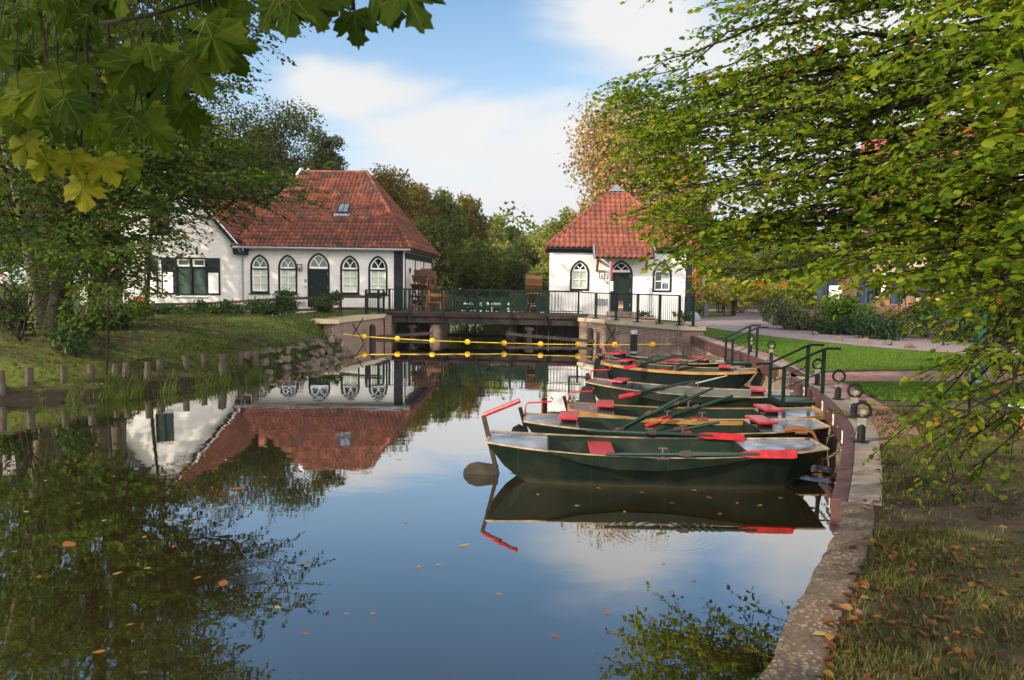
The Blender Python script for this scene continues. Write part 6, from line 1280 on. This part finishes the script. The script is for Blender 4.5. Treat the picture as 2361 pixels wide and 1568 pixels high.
# ------------------------------------------------------------------ maple branches close by
HALF = [(.14, -.05), (.30, -.09), (.40, -.01), (.36, .09), (.58, .20), (.50, .27), (.64, .42), (.54, .46), (.60, .64), (.45, .58), (.38, .62), (.23, .50), (.21, .63), (.29, .74), (.17, .80), (.15, .89), (.06, .91)]
plain('leaf vein', (.085, .10, .018), .7, spec=.1)
def maple(name, label, items, seed, stems):
    """items: (u, v of leaf base, distance, width in metres, turn, lit tint)"""
    rng = np.random.default_rng(seed); o0 = atY(*items[0][:3]); T = thing(name, o0, label, 'branch'); m = MB(); mt = MB(); vn = MB()
    for (u, v, Y, w_, turn, ti) in items:
        b = atY(u, v, Y) - o0; fw = Vector((math.sin(turn), rng.normal() * .22, -math.cos(turn))).normalized(); n_ = Vector((rng.normal() * .45, -1, .15 + rng.normal() * .35)); n_ = (n_ - fw * n_.dot(fw)).normalized(); sd = fw.cross(n_); s = w_
        curl = .15 + rng.random() * .55; fold = rng.random() * .5
        def P(x, y): return b + sd * (x * s) + fw * (y * s) - n_ * (s * (curl * (y - .3) ** 2 + fold * abs(x) * .6 + .05 * math.sin(9 * x + 5 * y)))
        jit = lambda: rng.normal() * .026
        sh_ = rng.normal() * .09
        for sg in (-1, 1):
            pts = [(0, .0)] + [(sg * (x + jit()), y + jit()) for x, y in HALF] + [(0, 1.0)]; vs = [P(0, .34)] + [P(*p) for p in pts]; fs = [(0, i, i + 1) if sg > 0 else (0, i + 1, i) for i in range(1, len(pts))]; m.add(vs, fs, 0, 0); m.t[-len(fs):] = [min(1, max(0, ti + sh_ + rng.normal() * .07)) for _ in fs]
        mt.tube([b, b - fw * .03 + Vector((0, 0, .06)), b + Vector((rng.normal() * .03, rng.normal() * .05, .16 + rng.random() * .05))], .0018, 4, cap=False)
        for x, y in ((0, .97), (.56, .60), (-.56, .60), (.52, .20), (-.52, .20)): vn.tube([P(0, .04) + n_ * .0012, P(x * .5, .04 + (y - .04) * .5) + n_ * .0012, P(x * .96, y * .98) + n_ * .0012], [.0011, .0008, .0003], 3, cap=False)
    for st_ in stems: mt.tube([atY(*p) - o0 for p in st_], [.007 - .004 * k / max(1, len(st_) - 1) for k in range(len(st_))], 5)
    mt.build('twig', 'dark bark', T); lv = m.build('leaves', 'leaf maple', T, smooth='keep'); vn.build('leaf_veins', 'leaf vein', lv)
rm = np.random.default_rng(9); it = []
MPOLY = [(-40, -60), (540, -60), (540, 60), (500, 130), (455, 175), (400, 215), (395, 280), (330, 300), (300, 330), (200, 330), (80, 330), (-30, 260)]
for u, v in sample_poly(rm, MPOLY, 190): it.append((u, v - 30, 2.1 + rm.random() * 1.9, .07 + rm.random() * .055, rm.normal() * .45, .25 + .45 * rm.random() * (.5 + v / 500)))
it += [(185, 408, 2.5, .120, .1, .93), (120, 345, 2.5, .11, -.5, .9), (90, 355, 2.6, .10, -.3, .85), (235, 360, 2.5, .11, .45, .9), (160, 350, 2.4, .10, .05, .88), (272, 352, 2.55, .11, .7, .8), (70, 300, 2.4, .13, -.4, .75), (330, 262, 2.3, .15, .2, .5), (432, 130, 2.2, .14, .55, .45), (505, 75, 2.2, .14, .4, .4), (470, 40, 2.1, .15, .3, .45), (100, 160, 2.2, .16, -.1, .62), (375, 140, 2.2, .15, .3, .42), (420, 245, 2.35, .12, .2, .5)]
maple('maple_branch', 'maple branch with large yellow green leaves hanging before the beech trunks', it, 3, [[(185, -80, 2.5), (195, 60, 2.5), (205, 180, 2.5), (190, 290, 2.5), (180, 400, 2.5)], [(60, -80, 2.4), (95, 40, 2.5), (110, 160, 2.5), (130, 300, 2.5)], [(200, 60, 2.5), (330, 40, 2.3), (470, 0, 2.2), (640, -60, 2.0)], [(190, 150, 2.5), (280, 190, 2.4), (370, 200, 2.3)]])
it = [(672, -18, 1.9, .125, -.1, .42), (716, -22, 1.95, .105, .3, .40), (815, 24, 2.05, .100, .1, .36), (770, -30, 2.0, .10, -.2, .40), (868, -30, 1.95, .115, .25, .36), (925, -36, 1.9, .13, .5, .38), (640, -20, 1.9, .11, -.5, .44), (905, -40, 2.0, .13, -.05, .36)]
maple('maple_branch', 'maple branch with dark serrated leaves dangling against the blue sky', it, 4, [[(600, -90, 1.95), (740, -75, 1.95), (860, -80, 1.95), (980, -100, 1.9)], [(815, 24, 2.05), (812, -40, 2.02), (800, -80, 1.97)]])
# ------------------------------------------------------------------ shrubs
gm = lambda u, v, z: at(u, v, z)
for i, (u, Y, w_, h_, lb) in enumerate(((375, 32.4, 1.0, .85, 'low evergreen shrub before the panelled shutters'), (470, 31.5, .8, 1.1, 'upright evergreen shrub under the wide dark window'), (520, 31.2, 1.1, 1.0, 'broad evergreen shrub by the fence post and wide window'), (592, 31.3, 1.05, 1.2, 'evergreen shrub before the first pointed window'), (663, 31.4, 1.0, 1.45, 'tall evergreen shrub before the second pointed window'), (752, 31.2, .85, 1.3, 'bronze tinged evergreen shrub before the dark door'), (430, 31.8, .7, .7, 'small evergreen shrub between path and window'))):
    p = atY(u, 700, Y); shrub('evergreen_shrub', lb, (p.x, Y, zleft(p.x, Y) - .05), (w_, .7, h_), 'leaf shrub', 1500, .13, 300 + i, 'evergreen shrubs along the rail fence', clumps=12)
for i, (u, v, w_, h_, lb) in enumerate(((172, 815, .62, 1.0, 'dark glossy rhododendron in leaf litter below the trunks'), (250, 783, .75, .6, 'low dark bush by thin bare stem on the bank'), (42, 800, .8, 1.1, 'leafy bush at the dim end of stake row'), (20, 745, 1.3, 1.3, 'broad leafy bush under the notice board'), (305, 762, .8, .8, 'bright green bush at the foot of beech beside gable'))):
    p = at(u, v, .75); shrub('bank_shrub', lb, (p.x, p.y, zleft(p.x, p.y) - .03), (w_, w_ * .8, h_), 'leaf shrub' if i != 4 else 'leaf beech shade', 900, .12, 320 + i, None, clumps=9)
p = at(48, 858, .3); tS = [Vector((p.x, p.y, .2)), Vector((p.x + .03, p.y, .9)), Vector((p.x + .15, p.y, 1.5)), Vector((p.x + .35, p.y + .1, 2.3))]
fan_tree('sapling', 'young sapling with sparse leaves growing behind the stakes', 'sapling', [(tS, [.03, .025, .02, .008])], [(tS[1 + (k % 2)], tS[1 + k % 2] + Vector((rl.normal() * .8, rl.normal() * .5, .5 + rl.random()))) for k in range(12)], 'leaf beech shade', 'dark bark', .09, 51, twig_gap=.16, leaf_gap=.07, twig_len=(.2, .5))
p = at(245, 868, .3); tS = [Vector((p.x, p.y, .2)), Vector((p.x + .06, p.y, 1.2)), Vector((p.x + .10, p.y, 2.3)), Vector((p.x + .3, p.y, 3.1))]
fan_tree('sapling', 'thin bare stemmed sapling standing upright before the big trunks', 'sapling', [(tS, [.028, .022, .016, .006])], [(tS[2], tS[2] + Vector((rl.normal() * .6, rl.normal() * .5, .3 + rl.random() * .6))) for k in range(7)], 'leaf beech shade', 'dark bark', .09, 52, twig_gap=.2, leaf_gap=.08, twig_len=(.2, .5))
BED = [((1800, 752), .9, 1.3, 'leaf pine', 'dark conifer shrub at the lane end of bed', 1600, .13), ((1826, 760), .8, .75, 'leaf silver', 'low grey green cushion plant at the corner of bed', 700, .08), ((1862, 764), 1.1, 1.15, 'leaf pine', 'feathery brown green pine shrub by red flowers', 1700, .12), ((1905, 765), .7, .55, 'leaf shrub', 'low green shrub at the foot of pine shrub', 700, .10),
 ((1968, 757), 1.25, 1.5, 'leaf laurel', 'bright clipped round laurel bush in the bed', 3400, .13), ((1925, 772), .7, .5, 'leaf ivy', 'dark ivy clump below the clipped round bush', 900, .11), ((1995, 775), .8, .7, 'leaf ivy', 'dark ivy mound beside the clipped round bush', 1100, .11), ((2045, 768), .75, 1.0, 'leaf pine', 'small domed conifer beside red and white flowers', 1500, .09), ((2060, 785), 1.0, .75, 'leaf ivy', 'wide dark ivy mound at the edge of lane', 1300, .12), ((2150, 780), .95, 1.35, 'leaf ivy', 'tall ivy covered mound before the wicker chairs', 1900, .11), ((2210, 790), .9, .8, 'leaf shrub', 'green shrub at lane edge by the ivy mound', 1000, .10), ((2236, 776), .75, 1.5, 'leaf laurel', 'upright clipped bush just behind the green post', 1700, .10), ((2310, 800), 1.3, 1.5, 'leaf ivy', 'dark bush beyond the green post', 2000, .13), ((2420, 810), 1.4, 2.0, 'leaf ivy', 'big dark bush further past the green post', 2000, .15)]
for i, ((u, v), w_, h_, mt, lb, n, sz) in enumerate(BED): p = at(u, v, QZ); shrub('garden_shrub', lb, (p.x, p.y + w_ * .55, QZ - .03), (w_ * 1.15, w_ * .9, h_ * 1.12), mt, n, sz, 340 + i, None, clumps=13)
for u, v, mt, lb in ((1826, 716, 'flowers red', 'red flowers in a terracotta pot by the pine shrub'), (2106, 728, 'flowers red', 'red and white flowers in pot before the bare grey table')):
    p = atY(u, v, 32.2); T = thing('flower_pot', (p.x, 32.2, QZ), lb, 'flower pot'); hz = p.z - QZ - .1; m = MB(); m.lathe([(.13, hz * .3), (.19, hz * .95)], 10); m.lathe([(.15, 0), (.15, hz * .3)], 10); m.build('pot', 'terracotta', T, True); P, A, N, L, W, ti = clump_leaves(rl, [(0, 0, hz + .12)], [.27], 420, .09); leaves('flowers', P, A, N, L, W, ti, mt, T, 'dia')
for i, (u, vb, Y, wpx, hpx, mt, lb) in enumerate(((1612, 728, 49, 70, 130, 'leaf red bush', 'russet leaved bush at the corner post of cottage'), (1660, 727, 47, 90, 100, 'leaf yellow bush', 'tall yellow bush sunlit behind the small verge'), (1712, 722, 48, 90, 78, 'leaf yellow bush', 'broad yellow bush behind the black lantern'), (1765, 722, 47, 90, 95, 'leaf yellow bush', 'yellow green bush where the lane bends away'), (1600, 728, 44, 40, 40, 'leaf light green', 'low green bush beside the waste bin'), (1690, 640, 56, 150, 120, 'leaf light green', 'tall pale green thicket above the yellow bushes'), (1830, 715, 46, 110, 95, 'leaf light green', 'pale green bush between lane and restaurant'))):
    p = atY(u, vb, Y); k = Y / FPX; zb_ = QZ - .05 if Y < 52 else 1.0; shrub('lane_bush', lb, (p.x, Y, zb_), (wpx * k * .62, wpx * k * .5, hpx * k * (1.5 if Y > 52 else 1.08)), mt, 2600, .2, 370 + i, None, 'bush', 16, 'dia', .75)
p = at(1530, 728, QZ)
for i, (x, lb) in enumerate(((CW * .68, 'scraggly shrub against plaster wall under the poster window'), (CW * .93, 'scraggly shrub against plaster wall at the corner post'))):
    q = Vector((CT.location.x, CT.location.y, 0)) + Matrix.Rotation(crz, 3, 'Z') @ Vector((x, -.45, 0)); shrub('wall_shrub', lb, (q.x, q.y, QZ), (.62, .3, .62), 'leaf shrub', 240, .12, 390 + i, None, clumps=6)
# bed stones
for i, (u, v, s) in enumerate(((1790, 750, .22), (1838, 760, .2), (1990, 792, .26), (2043, 796, .18), (1935, 785, .16), (2100, 803, .2), (1880, 772, .16))):
    p = at(u, v, QZ); o = bpy.data.objects.new('bed_stone', RV[i % 4]); COL.objects.link(o); o.location = (p.x, p.y, QZ + .05); o.scale = (s, s * .8, s * .75); o.rotation_euler = (0, .2, i); tag(o, 'rough stone edging the shrub bed beside the lane', 'stone', 'stones edging the shrub bed')
poly_sheet('bed_soil', g4([(1764, 743), (1822, 758), (1960, 772), (2082, 779), (2224, 789), (2640, 812), (2640, 730), (2100, 712), (1860, 715), (1790, 722)]), QZ + .0065, 'bed soil')
# ------------------------------------------------------------------ grasses, litter
rgr = np.random.default_rng(61)
def scatter_px(poly, n, z, zf=None, dens=None):
    """even scatter over the ground inside a picture-drawn outline"""
    W_ = [at(u, v, z) for u, v in poly]; pl_ = [(p.x, p.y) for p in W_]; xs = [p[0] for p in pl_]; ys = [p[1] for p in pl_]; out = []; k = 0
    while len(out) < n and k < n * 30:
        k += 1; x = min(xs) + rgr.random() * (max(xs) - min(xs)); y = min(ys) + rgr.random() * (max(ys) - min(ys))
        if inpoly(x, y, pl_) and (dens is None or rgr.random() < dens(x, y)): out.append((x, y, zf(x, y) if zf else z))
    return out
patch = lambda x, y: .5 + .5 * math.sin(x * 2.1 + 1.3 * math.sin(y * 1.7)) * math.cos(y * 1.9 + math.sin(x * 2.7))
pt2 = lambda x, y: min(1, max(.22, (patch(x, y) * .6 + patch(x * 3.1 + 4, y * 2.7) * .4 - .30) * 2.4))
grass('lawn_grass', rgr, scatter_px(LAWN, 42000, QZ + .004), .03, .06, 'grass lawn', .006)
grass('lawn_grass', rgr, scatter_px(STRIP, 9000, QZ + .003), .03, .07, 'grass lawn', .005)
inner = offs(QNEAR, .26); IN_ = [(p.x, p.y) for p in inner[2:]]
def near_pts(n, y0, y1, dens, xmax=9):
    out = []
    while len(out) < n:
        y = y0 + rgr.random() * (y1 - y0); x0 = lerp_y([(p[0], p[1]) for p in sorted(IN_ + [(q.x + .32, q.y) for q in QMID[:4]], key=lambda a: a[1])], y); x = x0 + rgr.random() ** 1.2 * (xmax - x0)
        if rgr.random() < dens(x, y): out.append((x, y, QZ - .01))
    return out
grass('ground_grass', rgr, near_pts(42000, 1.8, 5.2, pt2, 4.5), .015, .055, 'grass dry', .0028, 1.0)
grass('ground_grass', rgr, near_pts(26000, 4.5, 10.5, lambda x, y: pt2(x * .7, y * .7), 9), .02, .07, 'grass dry', .0045, 1.0)
def litter(name, pts, size, mat, rng=rgr):
    P = np.array(pts); n = len(P); a = rng.random(n) * 6.28; A = np.stack([np.cos(a), np.sin(a), rng.normal(size=n) * .18], 1); N = np.array([0, 0, 1.0]) + rng.normal(size=(n, 3)) * .28; P[:, 2] += .018; L = size * (.6 + .8 * rng.random(n)); return leaves(name, P, A, N, L, L * .6, rng.random(n), mat)
tag(litter('fallen_leaves', near_pts(900, 1.8, 5.0, lambda x, y: .25 + .75 * (1 - pt2(x, y)), 4.2), .05, 'litter'), kind='stuff'); tag(litter('fallen_leaves', near_pts(900, 4.5, 10.5, lambda x, y: 1, 9), .06, 'litter'), kind='stuff')
e_ = dense(QNEAR, 8); edge = [];
for p in offs(e_, .25)[20:]:
    for k in range(5): edge.append((p.x + rgr.normal() * .03, p.y + rgr.normal() * .05, QZ + .005))
tag(litter('fallen_leaves', edge[::4], .05, 'litter'), kind='stuff')
BANK = [(0, 930), (200, 920), (420, 895), (600, 868), (700, 848), (800, 815), (835, 790), (770, 735), (600, 737), (450, 742), (300, 770), (100, 760), (-60, 760), (-60, 935)]
dA = lambda x, y: pt2(x * .8, y * .9) * (.25 if x < -8.6 and y < 21 else (.35 if (x + 10) ** 2 / 9 + (y - 24) ** 2 / 10 < 1 else 1))
grass('bank_grass', rgr, scatter_px(BANK, 42000, .6, zleft, dA), .035, .11, 'grass lush', .008, .7)
tf = []
for u0, u1, n, hm in ((40, 620, 1900, 1), (560, 600, 420, 1), (470, 525, 320, 1), (240, 330, 500, 1)):
    for k in range(n):
        u = u0 + rgr.random() * (u1 - u0); sh = [p for p in LSH[3:11]]; t = rgr.random()
        if math.sin(u * .085) + .6 * math.sin(u * .031 + 2) < .35 and n > 1000: continue
        v = np.interp(u, [0, 100, 200, 300, 420, 520, 600], [926, 921, 917, 912, 896, 884, 868]) - 1 - abs(rgr.normal()) * 13
        p = at(u, v, .12); tf.append((p.x, p.y, max(zleft(p.x, p.y), .02)))
grass('reed_grass', rgr, tf, .08, .32, 'grass lush', .006, 1.1)
wt = [];
for p0 in range(900):
    t = rgr.random(); p = shpt(t); q = p + Vector((-1, .55, 0)).normalized() * (.35 + rgr.random() * .8); wt.append((q.x, q.y, zleft(q.x, q.y)))
grass('bank_weeds', rgr, wt, .08, .22, 'grass lush', .012, .9)
bl_ = scatter_px([(0, 925), (420, 893), (600, 862), (560, 800), (500, 745), (280, 765), (0, 770)], 2400, .6, lambda x, y: zleft(x, y)); tag(litter('fallen_leaves', bl_, .085, 'litter'), kind='stuff')
# floating leaves: each its own
FL = [(548, 1127, .16), (160, 1255, .17), (333, 1238, .06), (270, 1322, .07), (340, 1310, .05), (385, 1203, .06), (515, 1345, .12), (455, 1332, .06), (228, 1503, .07), (263, 1098, .05), (105, 1108, .05), (240, 1200, .05), (300, 1440, .05), (705, 1462, .05), (860, 1415, .05), (965, 1307, .06), (1070, 1258, .10), (1010, 1302, .05), (1278, 1467, .06), (1400, 1414, .06), (935, 1205, .05), (800, 1415, .04), (612, 1030, .06), (520, 1060, .06), (700, 1028, .05), (770, 1010, .05), (640, 985, .05), (860, 985, .05), (1440, 1180, .05), (1330, 1166, .06), (1550, 1160, .05), (1635, 1147, .07), (1700, 1160, .06), (1752, 1165, .07), (1600, 1130, .06), (1800, 1148, .05), (1838, 1140, .05), (1660, 1185, .06), (1480, 1135, .05), (1380, 1125, .05), (1240, 1140, .05), (1300, 1220, .05), (430, 1130, .06), (180, 1160, .05), (610, 1100, .05), (830, 1080, .05), (920, 1060, .06), (60, 1180, .06), (90, 1330, .06), (400, 1260, .05), (700, 1300, .05), (1150, 1370, .05), (640, 1400, .06), (1530, 1300, .05), (1600, 1340, .05), (560, 1180, .06)]
WL = [(1180 + k * 17.3, 1092 + k * .78 + (k % 3) * 1.2, .055) for k in range(38)]
proto = {}
for i, (u, v, s) in enumerate(FL + WL):
    k = i % 6
    if k not in proto:
        rr = random.Random(k); m = MB(); vs = [(0, 0, .004)]; 
        ol = [(-.5, 0), (-.25, .22), (.1, .28), (.38, .14), (.55, 0), (.36, -.15), (.05, -.27), (-.28, -.2)]; m.add([(0, 0, .006)] + [(x, y + rr.uniform(-.04, .04), .012 + rr.uniform(0, .05)) for x, y in ol], [(0, j, j % 8 + 1) for j in range(1, 9)], 0, (k + .5) / 6); o = m.build('floating_leaf', 'floating', smooth='keep'); proto[k] = o
    else: o = proto[k].copy(); COL.objects.link(o)
    p = at(u, v, 0); o.location = (p.x, p.y, .001); o.scale = (s * 1.15, s * 1.15, s * .5); o.rotation_euler = (0, 0, i * 2.4)
    if i < len(FL): tag(o, 'fallen leaf floating alone on the still water', 'leaf', 'fallen leaves floating on the pond')
    else: tag(o, 'fallen leaf caught along the hull of the outermost boat', 'leaf', 'fallen leaves along the outermost hull')
o = thing('quay_leaf', at(1905, 1472, QZ + .014), 'orange and yellow fallen leaves lying on pebbly quay edge', 'leaf')
o.name = 'quay_leaf'; m = MB(); ol = [(-.5, 0), (-.2, .25), (.15, .26), (.5, 0), (.15, -.26), (-.2, -.22)]
bpy.data.objects.remove(o)
for i, (u, v, ti, lb) in enumerate(((1892, 1466, .75, 'yellow fallen leaf lying on the pebbly quay edge'), (1913, 1472, .45, 'orange fallen leaf lying on the pebbly quay edge'), (1996, 1172, .7, 'golden fallen leaf lying near the end of smooth quay'))):
    m = MB(); m.add([(0, 0, .012)] + [(x * .085, y * .085, .006 + .02 * abs(y)) for x, y in ol], [(0, j, j % 6 + 1) for j in range(1, 7)], 0, ti); p = at(u, v, QZ + .016); o = m.build('quay_leaf', 'floating', smooth='keep', loc=(p.x, p.y, QZ + .018)); o.rotation_euler = (0, 0, i * 1.1); tag(o, lb, 'leaf')
